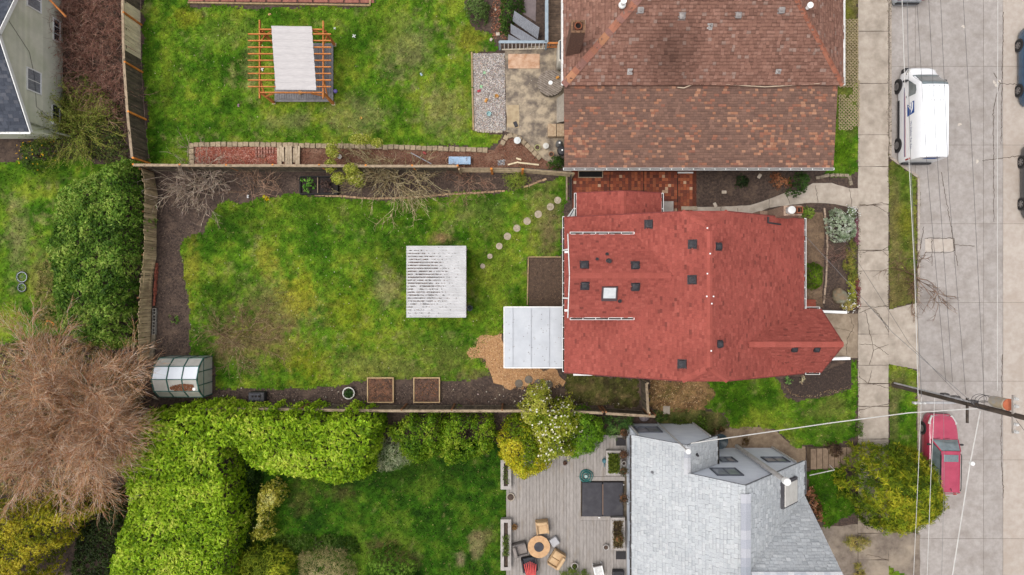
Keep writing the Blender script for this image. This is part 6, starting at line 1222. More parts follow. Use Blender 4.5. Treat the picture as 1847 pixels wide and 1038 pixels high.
shrub('holly_shrub', 'dark green bush at the corner of the brown house', 'shrub', circle_px(1444, 330, 17, 6, .1, 22), 2.0, (.09, .055), [(34, 58, 20), (58, 86, 34), (88, 112, 56)], lump=.3, seed=23, cover=3.2, edge=.6)
shrub('small_shrub', 'light green tuft by the white-capped chimney', 'shrub', circle_px(1458, 383, 12, 8), .7, (.09, .05), [(82, 112, 30), (120, 146, 52), (150, 166, 80)], seed=24, cover=2.4, lump=.15)
shrub('dark_shrub', 'small dark shrub in the bed below the brown eave', 'shrub', circle_px(1340, 326, 13, 9), .8, (.08, .05), [(32, 48, 24), (54, 72, 36), (80, 96, 56)], seed=25, cover=2.6, lump=.2)
shrub('rust_shrub', 'rust-brown low shrub beside the dark front bush', 'shrub', circle_px(1408, 328, 20, 10, .15, 14), .6, (.09, .03), [(92, 58, 40), (130, 82, 56), (160, 110, 76)], seed=26, cover=1.3, lump=.2, mat=DULL)
for k, (lab, px, z, cols, ex) in enumerate((('low green and gold plants beside the sidewalk', [(1530, 430), (1545, 440), (1548, 505), (1532, 508), (1522, 480)], .5, [(74, 84, 30), (110, 114, 46), (140, 124, 60)], None), ('yellow-green sword leaves at the edge of the bed', [(1530, 508), (1545, 508), (1546, 545), (1530, 540)], .4, [(110, 120, 34), (150, 152, 56), (96, 96, 40)], None), ('white flowering mound near the white garden wall', [(1520, 532), (1540, 530), (1548, 552), (1535, 562), (1520, 558)], .45, [(96, 104, 50), (140, 132, 70), (170, 150, 90)], (60, (236, 232, 226), .09, 'flowers')), ('purple heather strip along the sidewalk', [(1542, 392), (1548, 395), (1549, 440), (1543, 440)], .25, [(110, 66, 76), (140, 92, 104), (90, 60, 60)], None), ('dark red heather strip further down the sidewalk', [(1545, 500), (1550, 505), (1551, 556), (1545, 560)], .22, [(110, 60, 60), (136, 78, 72), (90, 60, 50)], None), ('white flowering clump behind the silver shrub', [(1530, 374), (1542, 376), (1544, 392), (1536, 396)], .5, [(90, 110, 70), (130, 146, 110)], (70, (240, 240, 236), .08, 'flowers')))):
    shrub('border_plant', lab, 'plant', px, z, (.12, .035), cols, seed=30 + k, cover=2.4, lump=.12, edge=.3, extra=ex, mat=DULL, amp=.05)
shrub('hydrangea', 'faded pink-brown hydrangea along the grey roof edge', 'shrub', [(1452, 882), (1470, 882), (1480, 905), (1490, 925), (1484, 948), (1470, 930), (1458, 905)], .9, (.12, .085), [(74, 64, 32), (124, 86, 56), (176, 122, 92), (196, 150, 116)], seed=40, cover=2.6, lump=.3, cscale=3, cgain=2.2)
shrub('weedy_tuft', 'yellowed ornamental tuft in the broken concrete', 'plant', [(1520, 975), (1545, 965), (1572, 978), (1560, 992), (1530, 995)], .6, (.22, .025), [(96, 100, 40), (134, 130, 60), (160, 140, 80)], seed=41, cover=1.8, mat=DULL, dirv=True)
shrub('weedy_tuft', 'yellow grass tuft lower in the broken concrete', 'plant', [(1540, 1022), (1556, 1012), (1562, 1040), (1545, 1060)], .5, (.22, .025), [(110, 106, 44), (144, 130, 60), (166, 144, 84)], seed=42, cover=1.8, mat=DULL, dirv=True)
shrub('maroon_shrub', 'dark maroon shrub beside the garden steps', 'shrub', circle_px(1508, 815, 17, 4, .1, 14), .9, (.09, .05), [(56, 44, 36), (86, 64, 52), (104, 86, 60)], seed=43, cover=2.2)
shrub('grey_round_shrub', 'round grey-green shrub on the lawn by the deck', 'shrub', circle_px(861, 16, 26, 5, .08, 24), 1.2, (.09, .05), [(60, 84, 34), (92, 116, 56), (126, 146, 84)], seed=44, cover=3, lump=.2, edge=.8)
shrub('ivy_mound', 'dark green ivy mound behind the leaning panels', 'ivy', [(905, -40), (945, -40), (945, 15), (930, 25), (922, 45), (915, 66), (900, 55), (900, 30)], .9, (.1, .07), [(40, 66, 20), (66, 96, 32), (100, 124, 52)], seed=45, cover=2.6, lump=.25)
shrub('round_shrub', 'dark round shrub at the corner of the brown shed roof', 'shrub', circle_px(1003, 292, 17, 7, .08, 13), 1.0, (.07, .045), [(38, 62, 18), (62, 92, 30), (90, 116, 50)], seed=46, cover=3, lump=.2)
shrub('sword_fern', 'light green spiky fern in the shrub bed', 'fern', circle_px(930, 326, 18, 8), .6, (.35, .03), [(84, 108, 30), (120, 140, 46), (150, 160, 70)], seed=47, cover=2.0, dirv=True, tilt=.4)
shrub('leafy_greens', 'bright leafy greens in the black planter cell', 'plant', [(543, 322), (566, 320), (570, 338), (560, 348), (546, 345)], .75, (.14, .09), [(60, 110, 30), (96, 148, 50), (134, 176, 76)], seed=48, cover=1.5, lump=.2, edge=.3, amp=.04)
shrub('purple_kale', 'dark purple-brown plants in the other planter cell', 'plant', [(576, 324), (600, 322), (603, 345), (580, 347)], .65, (.1, .06), [(58, 44, 44), (84, 64, 60), (110, 90, 82)], seed=49, cover=1.6, lump=.2, edge=.3, amp=.04)
shrub('yellow_daisy', 'small yellow flower clump at the bed edge', 'flowers', circle_px(480, 357, 5, 3), .2, (.09, .06), [(220, 180, 20), (236, 200, 40)], seed=50, cover=3, lump=.05, edge=.1, amp=.02)
shrub('seedling', 'small green seedling in the dark side bed', 'plant', circle_px(311, 577, 10, 4), .3, (.16, .06), [(80, 120, 40), (120, 150, 66)], seed=51, cover=.7, lump=.1, edge=.3, amp=.03)
shrub('golden_conifer', 'gold-tipped feathery conifer by the hedge foot', 'conifer', [(428, 1000), (460, 985), (500, 985), (525, 1005), (530, 1060), (424, 1060)], 1.6, (.28, .045), [(70, 84, 16), (112, 122, 26), (150, 152, 40)], seed=52, cover=3, mat=DULL, dirv=True, lump=.4)
shrub('heath_shrub', 'straw-coloured wiry shrub at the edge of the shaded lawn', 'shrub', [(540, 1000), (580, 990), (625, 995), (640, 1015), (636, 1060), (535, 1060)], .9, (.26, .016), [(110, 104, 66), (146, 134, 92), (164, 150, 110)], seed=53, cover=1.2, mat=DULL, lump=.25)
shrub('bay_shrub', 'glossy green shrub at the foot of the shaded lawn', 'shrub', [(662, 1005), (690, 985), (720, 995), (748, 1020), (752, 1060), (655, 1060)], 1.3, (.12, .065), [(54, 88, 20), (90, 126, 36), (126, 156, 58)], seed=54, cover=2.6, lump=.35)
shrub('low_hedge_plant', 'low dark ground cover between conifer and lawn', 'ground cover', [(480, 985), (500, 968), (560, 965), (640, 970), (650, 1000), (560, 995), (530, 1000)], .5, (.08, .05), [(40, 64, 16), (62, 88, 26), (88, 110, 44)], seed=55, cover=2.0, lump=.15)
for k, (lab, px, z, cols) in enumerate((('dark fern beside the fence end', circle_px(1192, 752, 14, 3, .1, 10), .6, [(36, 58, 22), (60, 84, 34), (90, 110, 50)]), ('green leafy weeds by the grey house corner', circle_px(1264, 766, 14, 5, .1, 12), .5, [(60, 88, 24), (92, 118, 40), (120, 136, 60)]), ('reddish brown shrub on the path behind the grey house', circle_px(1346, 796, 9, 6), .6, [(70, 52, 34), (100, 80, 50)]), ('dark red low plant by the grey downspout', circle_px(1298, 778, 10, 7, .15, 5), .4, [(80, 56, 34), (104, 84, 50)]), ('mixed green weeds under the weedy lawn', circle_px(1228, 762, 12, 8, .15, 8), .4, [(64, 84, 30), (104, 116, 50)]), ('pale cabbage-like plant in the corner bed', circle_px(1424, 686, 6, 4, .1, 6), .35, [(96, 140, 70), (140, 170, 100)]), ('peach-coloured plant next to the corner bed cabbage', circle_px(1448, 687, 6, 5, .15, 6), .3, [(206, 176, 140), (226, 200, 170)]), ('leafy weed at the bottom of the sidewalk grass edge', circle_px(1550, 775, 10, 5, .1, 14), .5, [(66, 92, 30), (100, 124, 50)]))):
    shrub('garden_plant', lab, 'plant', px, z, (.13, .05), cols, seed=60 + k, cover=2.0, lump=.12, edge=.35, amp=.04)
shrub('flowering_shrub', 'dark green shrub with yellow flowers by the lap-sided house', 'shrub', [(35, 262), (62, 250), (88, 252), (98, 280), (85, 305), (50, 312), (32, 295)], 1.3, (.1, .05), [(44, 66, 24), (74, 98, 38), (110, 126, 56)], seed=70, cover=2.0, lump=.4, extra=(45, (226, 180, 40), .1, 'flowers'), hole=.1)
shrub('bramble_undergrowth', 'dark green undergrowth below the bare brambles', 'undergrowth', [(112, 130), (150, 125), (215, 190), (225, 260), (232, 300), (190, 295), (150, 285), (100, 290), (95, 240), (110, 190)], .5, (.1, .05), [(48, 60, 28), (74, 84, 40), (104, 104, 56)], seed=71, cover=1.2, lump=.3, mat=DULL)
# ---------- bare twiggy plants
TW = M('twig', (1.1,) * 3, (.8,) * 3, scale=3, rough=.85, bump=0, rnd=0, attr=True, spec=.1)
def twiggy(name, label, cat, roots, levels, cols, seed, leafs=None, trunk=None, group=None):
    p0 = roots[0][0]; t_ = thing(name, label, cat, (p0[0], p0[1], 0), group=group); sg = twigs(roots, levels, seed); n = len(sg); lvl = np.array([s_[2] for s_ in sg])
    cc = pal(n, [C(*q) for q in cols], None, .2)
    k = lvl > levels[0].get('rad', .05) * .45 if trunk else None
    thick = lvl > .05
    if thick.any(): twig_mesh('trunk', [q_ for q_, f_ in zip(sg, thick) if f_], cc[thick], TW, t_); sg = [q_ for q_, f_ in zip(sg, thick) if not f_]; cc = cc[~thick]
    twig_mesh('crown' if cat == 'tree' else 'branches', sg, cc, TW, t_, kind='stuff')
    if leafs:
        lc, sz, m_, fr = leafs; e = np.array([s_[1] for s_ in sg if s_[2] < fr]); e = e[rng.choice(len(e), min(m_, len(e) * 3), replace=True)] + rng.normal(0, .07, (min(m_, len(e) * 3), 3))
        bulk('leaves', leaf_quads(e, np.tile([0, 0, 1.], (len(e), 1)), sz[0], sz[1], .7), pal(len(e), [C(*q) for q in lc], None, .2), LEAF, t_, kind='stuff')
    return t_
# large brown bare tree
bx_, by_, _ = W(185, 733); rg3 = np.random.default_rng(8); roots = [((bx_, by_, 0), (0.02, -.02, 1), 2.2, .2)]
for k in range(20):
    t = k * 2.4 + rg3.normal(0, .2); roots.append(((bx_, by_, 1.6 + .05 * k), (math.cos(t) * 1.0, math.sin(t) * .85, .75 + .6 * (k % 3 == 0)), 4.5 + rg3.normal(0, .3), .075))
twiggy('bare_tree', 'large bare tree with a mass of reddish brown twigs', 'tree', roots, [dict(seg=5, wob=.12, grav=.02), dict(n=13, len=2.2, ang=.5, rad=.026, seg=4, wob=.16, grav=-.02, at=.15), dict(n=12, len=1.25, ang=.42, rad=.012, seg=4, wob=.14, grav=-.06, at=.1), dict(n=6, len=.75, ang=.35, rad=.0075, seg=3, wob=.14, grav=-.08, at=.1)],
       [(230, 176, 132), (208, 152, 110), (236, 198, 162), (184, 132, 96), (242, 220, 198)], 8)
# brambles
def thicket(px, n, h, seed, ln=1.2, r=.016, z0=0.0):
    x, y = scatter(WL(px), n); rg = np.random.default_rng(seed); out = []
    for a, b in zip(x, y): out.append(((a, b, z0), (rg.normal(0, .6), rg.normal(0, .6), 1), ln * rg.uniform(.6, 1.3), r))
    return out
twiggy('bramble_thicket', 'reddish brown bare bramble thicket beside the lap-sided house', 'brambles', thicket([(118, -40), (215, -40), (222, 60), (222, 110), (232, 190), (205, 215), (170, 180), (150, 150), (118, 110)], 13, 1.2, 4, 1.5, .02), [dict(seg=4, wob=.3, grav=-.12), dict(n=5, len=.8, ang=.6, rad=.011, seg=3, wob=.3, grav=-.1), dict(n=3, len=.45, ang=.6, rad=.008, seg=2, wob=.3)], [(190, 140, 122), (164, 116, 100), (206, 166, 146), (134, 96, 82)], 4, leafs=([(84, 100, 44), (120, 120, 60), (200, 190, 170)], (.09, .05), 500, .012))
twiggy('bare_brush', 'dead brown brush at the end of the board fence', 'brush', thicket([(205, 180), (235, 170), (245, 290), (215, 290)], 7, 1, 14, 1.0, .014), [dict(seg=4, wob=.3, grav=-.1), dict(n=5, len=.6, ang=.6, rad=.009, seg=3, wob=.3, grav=-.08)], [(130, 100, 84), (100, 78, 66), (150, 124, 104)], 14)
roots = [((W(152, 232)[0] + rg3.normal(0, .2), W(152, 232)[1] + rg3.normal(0, .2), 0), (rg3.normal(0, .8), rg3.normal(0, .8), .9), 2.6 * rg3.uniform(.7, 1.2), .02) for k in range(110)]
twiggy('arching_shrub', 'arching yellow-green twiggy shrub by the lap-sided house', 'shrub', roots, [dict(seg=6, wob=.14, grav=-.13), dict(n=7, len=.7, ang=.5, rad=.011, seg=3, wob=.2, grav=-.05)], [(176, 176, 84), (150, 150, 70), (196, 190, 110), (140, 124, 76)], 5, leafs=([(150, 168, 58), (176, 188, 84), (120, 142, 50)], (.11, .045), 6500, .02))
def bare(label, px, n, L, seed, cols, name='bare_shrub', up=.5, rr=.028, cat='shrub', lv=None, leafs=None, jit=.25):
    rg = np.random.default_rng(seed); x, y, _ = W(*px); roots = [((x + rg.normal(0, jit), y + rg.normal(0, jit), 0), (rg.normal(0, 1), rg.normal(0, .8), up + rg.random() * .5), L * rg.uniform(.6, 1.2), rr) for k in range(n)]
    return twiggy(name, label, cat, roots, lv or [dict(seg=5, wob=.16, grav=.0), dict(n=5, len=L * .5, ang=.5, rad=rr * .6, seg=4, wob=.2, grav=-.02), dict(n=4, len=L * .25, ang=.5, rad=rr * .45, seg=3, wob=.2)], cols, seed, leafs)
GB = [(206, 184, 164), (180, 158, 138), (220, 202, 182), (156, 134, 116)]
bare('pale bare shrub in the corner bed by the wavy fence', (372, 335), 28, 2.3, 21, GB, jit=.35)
bare('smaller brown bare shrub in the bed near the planter', (465, 332), 18, 1.5, 22, [(186, 148, 122), (160, 124, 102), (206, 172, 146)], rr=.02)
bare('sprawling tan bare bush in front of the dark fence', (715, 322), 34, 2.4, 23, [(206, 186, 142), (180, 160, 116), (220, 202, 162), (156, 136, 100)], up=.5, leafs=([(186, 176, 130), (210, 200, 160)], (.06, .04), 900, .02), jit=.4)
bare('reddish bare bush beside the tan one at the slat fence', (840, 322), 18, 1.4, 24, [(180, 138, 116), (154, 118, 98), (196, 160, 136)], rr=.018, jit=.35)
bare('grey-brown bare shrub spreading low over the lawn', (440, 612), 26, 2.0, 25, [(176, 150, 112), (150, 128, 96), (190, 168, 130), (146, 106, 92)], up=.3, rr=.02, jit=.5)
bare('low dry twig clump on the lawn near the wavy fence', (500, 560), 10, 1.2, 29, [(150, 130, 84), (130, 112, 72), (168, 150, 104)], up=.2, rr=.009, jit=.6)
bare('pinkish bare twig bush in the front bed', (1508, 462), 16, .9, 26, [(170, 130, 116), (140, 104, 92), (190, 156, 140)], rr=.012, jit=.12)
bare('wispy bare twigs near the clipped box bush', (1468, 540), 8, .7, 27, [(150, 126, 108), (170, 146, 126)], rr=.009, jit=.2)
bare('small bare street tree leaning over the road', (1650, 498), 9, 2.0, 28, [(134, 104, 84), (110, 86, 70), (156, 124, 100)], name='bare_street_tree', cat='tree', up=.7, rr=.03, jit=.05)
bare('bare twigs among the shrubs behind the board fence', (832, 770), 12, 1.2, 31, [(150, 110, 90), (126, 92, 74)], rr=.013, jit=.6, up=.8)
bare('bare twigs rising above the blossom tree', (985, 770), 8, 1.3, 32, [(170, 130, 100), (150, 116, 90)], rr=.013, jit=.3, up=2.4)
# pale young tree
x, y, _ = W(648, 312); rg4 = np.random.default_rng(33)
roots = [((x, y, 0), (0, .1, 1), 1.6, .05)] + [((x, y, .6 + .1 * k), (math.cos(k * 2.1) * .8, math.sin(k * 2.1) * .9, .9), 1.9, .025) for k in range(8)]
yt_ = twiggy('young_tree', 'young tree with pale yellow-green leaves over the dark fence', 'tree', roots, [dict(seg=5, wob=.12), dict(n=4, len=.8, ang=.5, rad=.012, seg=3, wob=.2)], [(150, 132, 96), (126, 110, 80)], 33)
lumps = [W(600, 272, 1.6) + (.45, .5, .35), W(596, 300, 1.6) + (.4, .45, .3), W(650, 252, 2.0) + (.7, .35, .35), W(680, 258, 2.0) + (.4, .3, .3), W(610, 322, 1.6) + (.45, .4, .3), W(640, 320, 1.8) + (.6, .5, .35), W(632, 305, 2.2) + (.45, .35, .3), W(648, 330, 1.3) + (.4, .3, .3)]
c, nr = blob(lumps, 6500, .9); bulk('foliage', leaf_quads(c, nr, .12, .07, .6), pal(len(c), [C(176, 184, 62), C(200, 202, 86), C(220, 218, 120), C(146, 156, 50)], None, .15) * 1.25, LEAF, yt_)

shrub('undergrowth', 'dark mixed undergrowth beneath the bare brown tree', 'undergrowth', [(-60, 640), (80, 600), (200, 640), (245, 660), (255, 740), (225, 800), (200, 860), (100, 890), (-60, 900)], .6, (.14, .05), [(70, 70, 40), (104, 96, 58), (130, 108, 70), (96, 112, 44)], seed=91, cover=1.3, lump=.3, mat=DULL)
shrub('weed_patch', 'rough brown-green weeds beside the bicycle wheels', 'weeds', [(75, 470), (105, 450), (110, 520), (112, 590), (85, 600), (60, 560), (60, 500)], .3, (.14, .03), [(96, 92, 50), (130, 116, 72), (110, 116, 48)], seed=92, cover=.9, lump=.1, mat=DULL, amp=.2)
# ================================================================== THE NEIGHBOUR'S DECK
DB = M('deck_board', C(176, 168, 162), C(158, 150, 144), scale=2.5, bump=.25, bscale=50, rnd=.06, c3=C(150, 136, 120), scale3=.6, fac3=(.55, .8), stretch=(4, 1, 1))
zd = .25; dxl = W(913, 0, zd)[0]; dxr = 7.1; dyt = W(0, 785, zd)[1]; dyb = W(0, 1075, zd)[1]
dck = thing('terrace_deck', 'large pale grey board deck beside the grey house', 'deck', ((dxl + dxr) / 2, -15, 0))
nbd = 36; bw = (dxr - dxl) / nbd; hx0, hx1, hy0, hy1 = W(1049, 0, zd)[0], W(1124, 0, zd)[0], W(0, 931, zd)[1], W(0, 868, zd)[1]
for k in range(nbd):
    x = dxl + (k + .5) * bw; spans = [(dyb, dyt - .5 - (1.6 if k < 5 else 0) + (0))]
    if hx0 - .35 < x < hx1 + .3: spans = [(dyb, hy0 - .3), (hy1 + .28, dyt)]
    for a, b in spans: MB().box((x, (a + b) / 2, zd - .02), (bw - .014, b - a, .04)).build('board', DB, dck)
MB().prism([(dxl + .06, dyb), (dxr, dyb), (dxr, dyt - .6), (dxl + .06, dyt - 2.2)], .01, zd - .045).build('frame', WDRK, dck)
for a, b, w in (((hx0 - .18, hy0 - .3), (hx0 - .18, hy1 + .28), .26), ((hx0 - .05, hy0 - .15), (hx1 + .1, hy0 - .15), .26), ((hx0 - .05, hy1 + .14), (hx1 + .1, hy1 + .14), .25)): MB().bar((*a, zd + .0), (*b, zd + .0), w, .05).build('border_board', DB, dck)
# hot tub
tub = thing('hot_tub', 'square sunken hot tub under a dark folding cover', 'hot tub', ((hx0 + hx1) / 2, (hy0 + hy1) / 2, 0)); cxm = (hx0 + hx1) / 2; cym = (hy0 + hy1) / 2; CV = M('tub_cover', C(72, 70, 76), C(58, 56, 62), scale=2, rough=.6, bump=.1, rnd=.03, c3=C(92, 88, 88), scale3=1.2, fac3=(.55, .8))
MB().prism([(hx0, hy0), (hx1, hy0), (hx1, hy1), (hx0, hy1)], .02, zd + .06).build('shell', SOOT, tub)
for s_ in (-1, 1):
    MB().rbox((cxm + s_ * (hx1 - hx0) / 4, cym, zd + .14), ((hx1 - hx0) / 2 - .03, hy1 - hy0 - .06, .13), .06).build('cover_half', CV, tub)
MB().box((cxm, cym, zd + .212), (.05, hy1 - hy0 - .3, .012)).build('hinge_strip', M('hinge_tan', C(150, 124, 108), rnd=0), tub)
for px, py in ((1124, 875), (1081, 934)): MB().rbox(W(px, py, .35), (.12, .08, .06), .02).build('latch', WHITE, tub)
# planters
def planter(label, x0, y0, x1, y1, h, cols, z=zd, n=380, cover=None, fr=.6):
    t_ = thing('planter_box', label, 'planter', ((x0 + x1) / 2, (y0 + y1) / 2, z)); PB = M('planter_grey', C(196, 188, 182), C(174, 166, 160), scale=4, rnd=.06)
    for a, b in (((x0 + .1, y0), (x0 + .1, y1)), ((x1 - .1, y0), (x1 - .1, y1)), ((x0 + .2, y0 + .1), (x1 - .2, y0 + .1)), ((x0 + .2, y1 - .1), (x1 - .2, y1 - .1))):
        MB().bar((*a, z + h + .02), (*b, z + h + .02), .2, .04).build('rim_board', PB, t_)
    for a, b in (((x0 + .05, y0 + .05), (x0 + .05, y1 - .05)), ((x1 - .05, y0 + .05), (x1 - .05, y1 - .05)), ((x0 + .05, y0 + .05), (x1 - .05, y0 + .05)), ((x0 + .05, y1 - .05), (x1 - .05, y1 - .05))):
        MB().bar((*a, z + h / 2), (*b, z + h / 2), .04, h).build('side_board', PB, t_)
    MB().box(((x0 + x1) / 2, (y0 + y1) / 2, z + h * .4), (x1 - x0 - .16, y1 - y0 - .16, h * .7)).build('soil', M('planter_earth', C(98, 82, 68), C(70, 58, 50), scale=9, bump=.8, rnd=0), t_)
    yy0, yy1 = y0 + (y1 - y0) * (.5 - fr / 2), y0 + (y1 - y0) * (.5 + fr / 2); c = np.stack([rng.uniform(x0 + .12, x1 - .12, n), rng.uniform(yy0, yy1, n), z + h + rng.uniform(-.05, .3, n)], -1)
    bulk('foliage', leaf_quads(c, np.tile([0, 0, 1.], (n, 1)), .13, .05, .8), pal(n, [C(*q) for q in cols], None, .2), LEAF, t_); return t_
def wpx(a, b, z): p = W(*a, z); q = W(*b, z); return p[0], q[1], q[0], p[1]
G1 = [(70, 96, 30), (106, 130, 50), (134, 150, 70)]; B1 = [(120, 98, 66), (92, 76, 50), (150, 132, 90)]
planter('long grey planter beside the fire table', *wpx((903, 937), (922, 1029), .7), .45, G1, fr=.4)
planter('grey planter partly under the golden tree', *wpx((903, 830), (922, 883), .7), .45, G1, n=120)
planter('square grey planter full of green groundcover by the grey house', *wpx((1093, 813), (1121, 857), .65), .4, [(84, 104, 28), (120, 138, 40), (150, 160, 60)], n=1200, fr=.8)
planter('grey planter of brown flowers below the hot tub', *wpx((1101, 934), (1127, 992), .7), .45, B1, n=700, fr=.85)
# loose furniture
def chair(label, px, rz, seat, frame, w=.78, name='armchair', two=False, d=.82):
    x, y, _ = W(*px, .6); t_ = thing(name, label, 'chair', (x, y, zd), rz)
    b = lambda n_, c_, d_, r_, m_: MB().rbox(c_, d_, r_).build(n_, m_, t_, local=True, smooth=True)
    b('base', (0, 0, .16), (w, d, .2), .04, frame)
    if two:
        for s_ in (-1, 1): b('seat_cushion', (s_ * w * .21, .06, .34), (w * .4, d * .72, .16), .05, seat)
    else: b('seat_cushion', (0, .08, .34), (w * .78, d * .8, .16), .05, seat)
    b('back_cushion', (0, -d / 2 + .1, .52), (w * .82, .2, .5), .07, seat)
    for s_ in (-1, 1): b('armrest', (s_ * (w / 2 - .05), 0, .36), (.1, d * .95, .46), .03, frame)
    for sx in (-1, 1):
        for sy_ in (-1, 1): MB().box((sx * (w / 2 - .07), sy_ * (d / 2 - .07), .04), (.06, .06, .08)).build('leg', DARKV, t_, local=True)
    return t_
CRM = M('cream_cushion', C(224, 190, 148), C(206, 170, 128), scale=3, rough=.8, bump=.1, rnd=.03); CRF = M('cream_frame', C(206, 172, 132), C(180, 148, 112), scale=5, rnd=0); GRC = M('grey_cushion', C(158, 148, 142), C(138, 128, 122), scale=3, rough=.85, rnd=.03); GRF = M('grey_weave', C(130, 122, 118), C(106, 100, 98), scale=8, rnd=0)
chair('cream armchair above the round fire table', (978, 951), R(186), CRM, CRF)
chair('cream two-cushion loveseat turned toward the fire table', (1004, 1009), R(28 + 90 - 60 + 0), CRM, CRF, w=1.0, name='loveseat', two=True, d=.78)
chair('grey armchair on the lawn side of the fire table', (938, 991), R(-75), GRC, GRF)
CHD = M('charcoal_cover', C(74, 76, 82), C(56, 58, 64), scale=3, rough=.8, rnd=.03)
chair('charcoal armchair below the fire table', (955, 1018), R(10), CHD, DARKV, w=.95)
CORAL = M('coral_cloth', C(226, 100, 96), C(204, 80, 80), scale=3, rough=.8, rnd=.05)
um = thing('folded_parasol', 'coral folded parasol laid over the charcoal chair', 'parasol', W(958, 1030, .9))
for k in range(7):
    t = (k - 3) * .12; a = W(956 + (k - 3) * 3.6, 1013 + abs(k - 3) * 1.6, 1.0); b = W(959 + (k - 3) * 1.6, 1052, .9); MB().tube([a, ((a[0] + b[0]) / 2, (a[1] + b[1]) / 2, 1.02), b], [.025, .05, .05], 8).build('canopy_fold', CORAL, um)
ft = thing('fire_table', 'round tan fire table with dark centre', 'table', (*W(972, 987, .6)[:2], zd)); x, y, _ = W(972, 987, .75)
top = M('tan_tile', C(222, 178, 132), C(204, 158, 114), scale=4, rough=.6, rnd=.05)
for k in range(12):
    a0, a1 = k * math.pi / 6 + .008, (k + 1) * math.pi / 6 - .008; P_ = []
    for r, t in ((.28, a0), (.68, a0), (.69, (a0 + a1) / 2), (.68, a1), (.28, a1), (.285, (a0 + a1) / 2)): P_.append((x + r * math.cos(t), y + r * math.sin(t)))
    MB().prism(P_, .69, .75).build('top_segment', top, ft)
MB().lathe((x, y, zd + .02), [(.5, 0), (.52, .42), (.5, .43)], 24).build('base', GRF, ft); MB().lathe((x, y, .70), [(.3, 0), (.3, .07), (.28, .08), (.1, .085)], 24).build('burner_cover', M('burner_dark', C(82, 80, 86), C(66, 64, 70), rnd=0), ft)
ot = thing('ottoman', 'small pale grey ottoman by the fire table', 'ottoman', (*W(1000, 977, .5)[:2], zd), R(33)); MB().rbox((0, 0, .2), (.5, .5, .38), .05).build('cushion', M('pale_cushion', C(196, 194, 196), C(180, 178, 180), rnd=0), ot, local=True)
for sx in (-1, 1):
    for sy_ in (-1, 1): MB().box((sx * .19, sy_ * .19, .01), (.04, .04, .03)).build('leg', DARKV, ot, local=True)
lc = thing('slatted_chair', 'white slatted lounge chair near the lower deck', 'chair', (*W(1079, 1028, .5)[:2], zd), R(12))
for k in range(7): MB().box((-.21 + k * .07, 0, .4), (.045, .7, .03)).build('slat', WHITE, lc, local=True)
for sx in (-1, 1): MB().box((sx * .26, 0, .22), (.05, .75, .42)).build('side_frame', WHITE, lc, local=True)
MB().box((0, .37, .5), (.56, .05, .25)).build('head_rail', GRF, lc, local=True)
ch_ = thing('hose_reel', 'coiled teal garden hose on the deck', 'hose', (*W(1057, 860, .35)[:2], zd)); x, y, _ = W(1057, 860, .45); TL = M('teal_hose', C(46, 124, 118), C(34, 100, 98), rough=.4, rnd=.06)
pts = []
for k in range(150):
    t = k * .25; r = .16 + .27 * abs(((k / 150) * 3) % 2 - 1); pts.append((x + r * math.cos(t) * (1 + .05 * math.sin(k)), y + r * math.sin(t), zd + .03 + k * .0011))
MB().tube(pts, .024, 6).build('coil', TL, ch_, smooth=True); MB().lathe((x, y, zd), [(.12, 0), (.1, .2), (.06, .21)], 14).build('hub', M('hub_pale', C(170, 200, 196), rnd=0), ch_)
bl = thing('watering_can', 'blue-green watering can beside the square planter', 'watering can', (*W(1090, 836, .4)[:2], zd)); x, y, _ = W(1090, 832, .45)
MB().lathe((x, y, zd), [(.12, 0), (.13, .25), (.09, .3), (.07, .3)], 16).build('body', M('can_teal', C(92, 140, 150), C(70, 116, 128), rough=.4, rnd=0), bl, smooth=True); MB().tube([(x, y - .1, zd + .1), (x, y - .35, zd + .3)], [.035, .02], 8).build('spout', MATS['can_teal'], bl); MB().tube([(x, y + .1, zd + .25), (x, y + .25, zd + .2), (x, y + .12, zd + .05)], .015, 6).build('handle', MATS['can_teal'], bl)
for lab, px, r, h, col, fl in (('white pot on open deck boards', (1091, 982), .17, .3, (206, 200, 194), None), ('white pot with spilling green plant near the loveseat', (1035, 1015), .2, .35, (214, 206, 198), ([(84, 104, 44), (120, 134, 60)], 90, .9, .2)), ('terracotta pot with dry plant beside the long planter', (928, 946), .16, .3, (176, 128, 84), ([(150, 118, 70), (180, 140, 90)], 90, 1.5, .25)), ('tan round basket at the head of the deck', (921, 894), .24, .12, (186, 172, 154), None), ('white pot against the square planter', (1122, 831), .13, .5, (226, 220, 212), None), ('brown dried plant pot under the golden tree', (1018, 832), .12, .25, (120, 96, 80), ([(150, 110, 90), (120, 90, 74)], 70, 1.2, .2))): pot(lab, px, r, h, col, fl, z=zd)
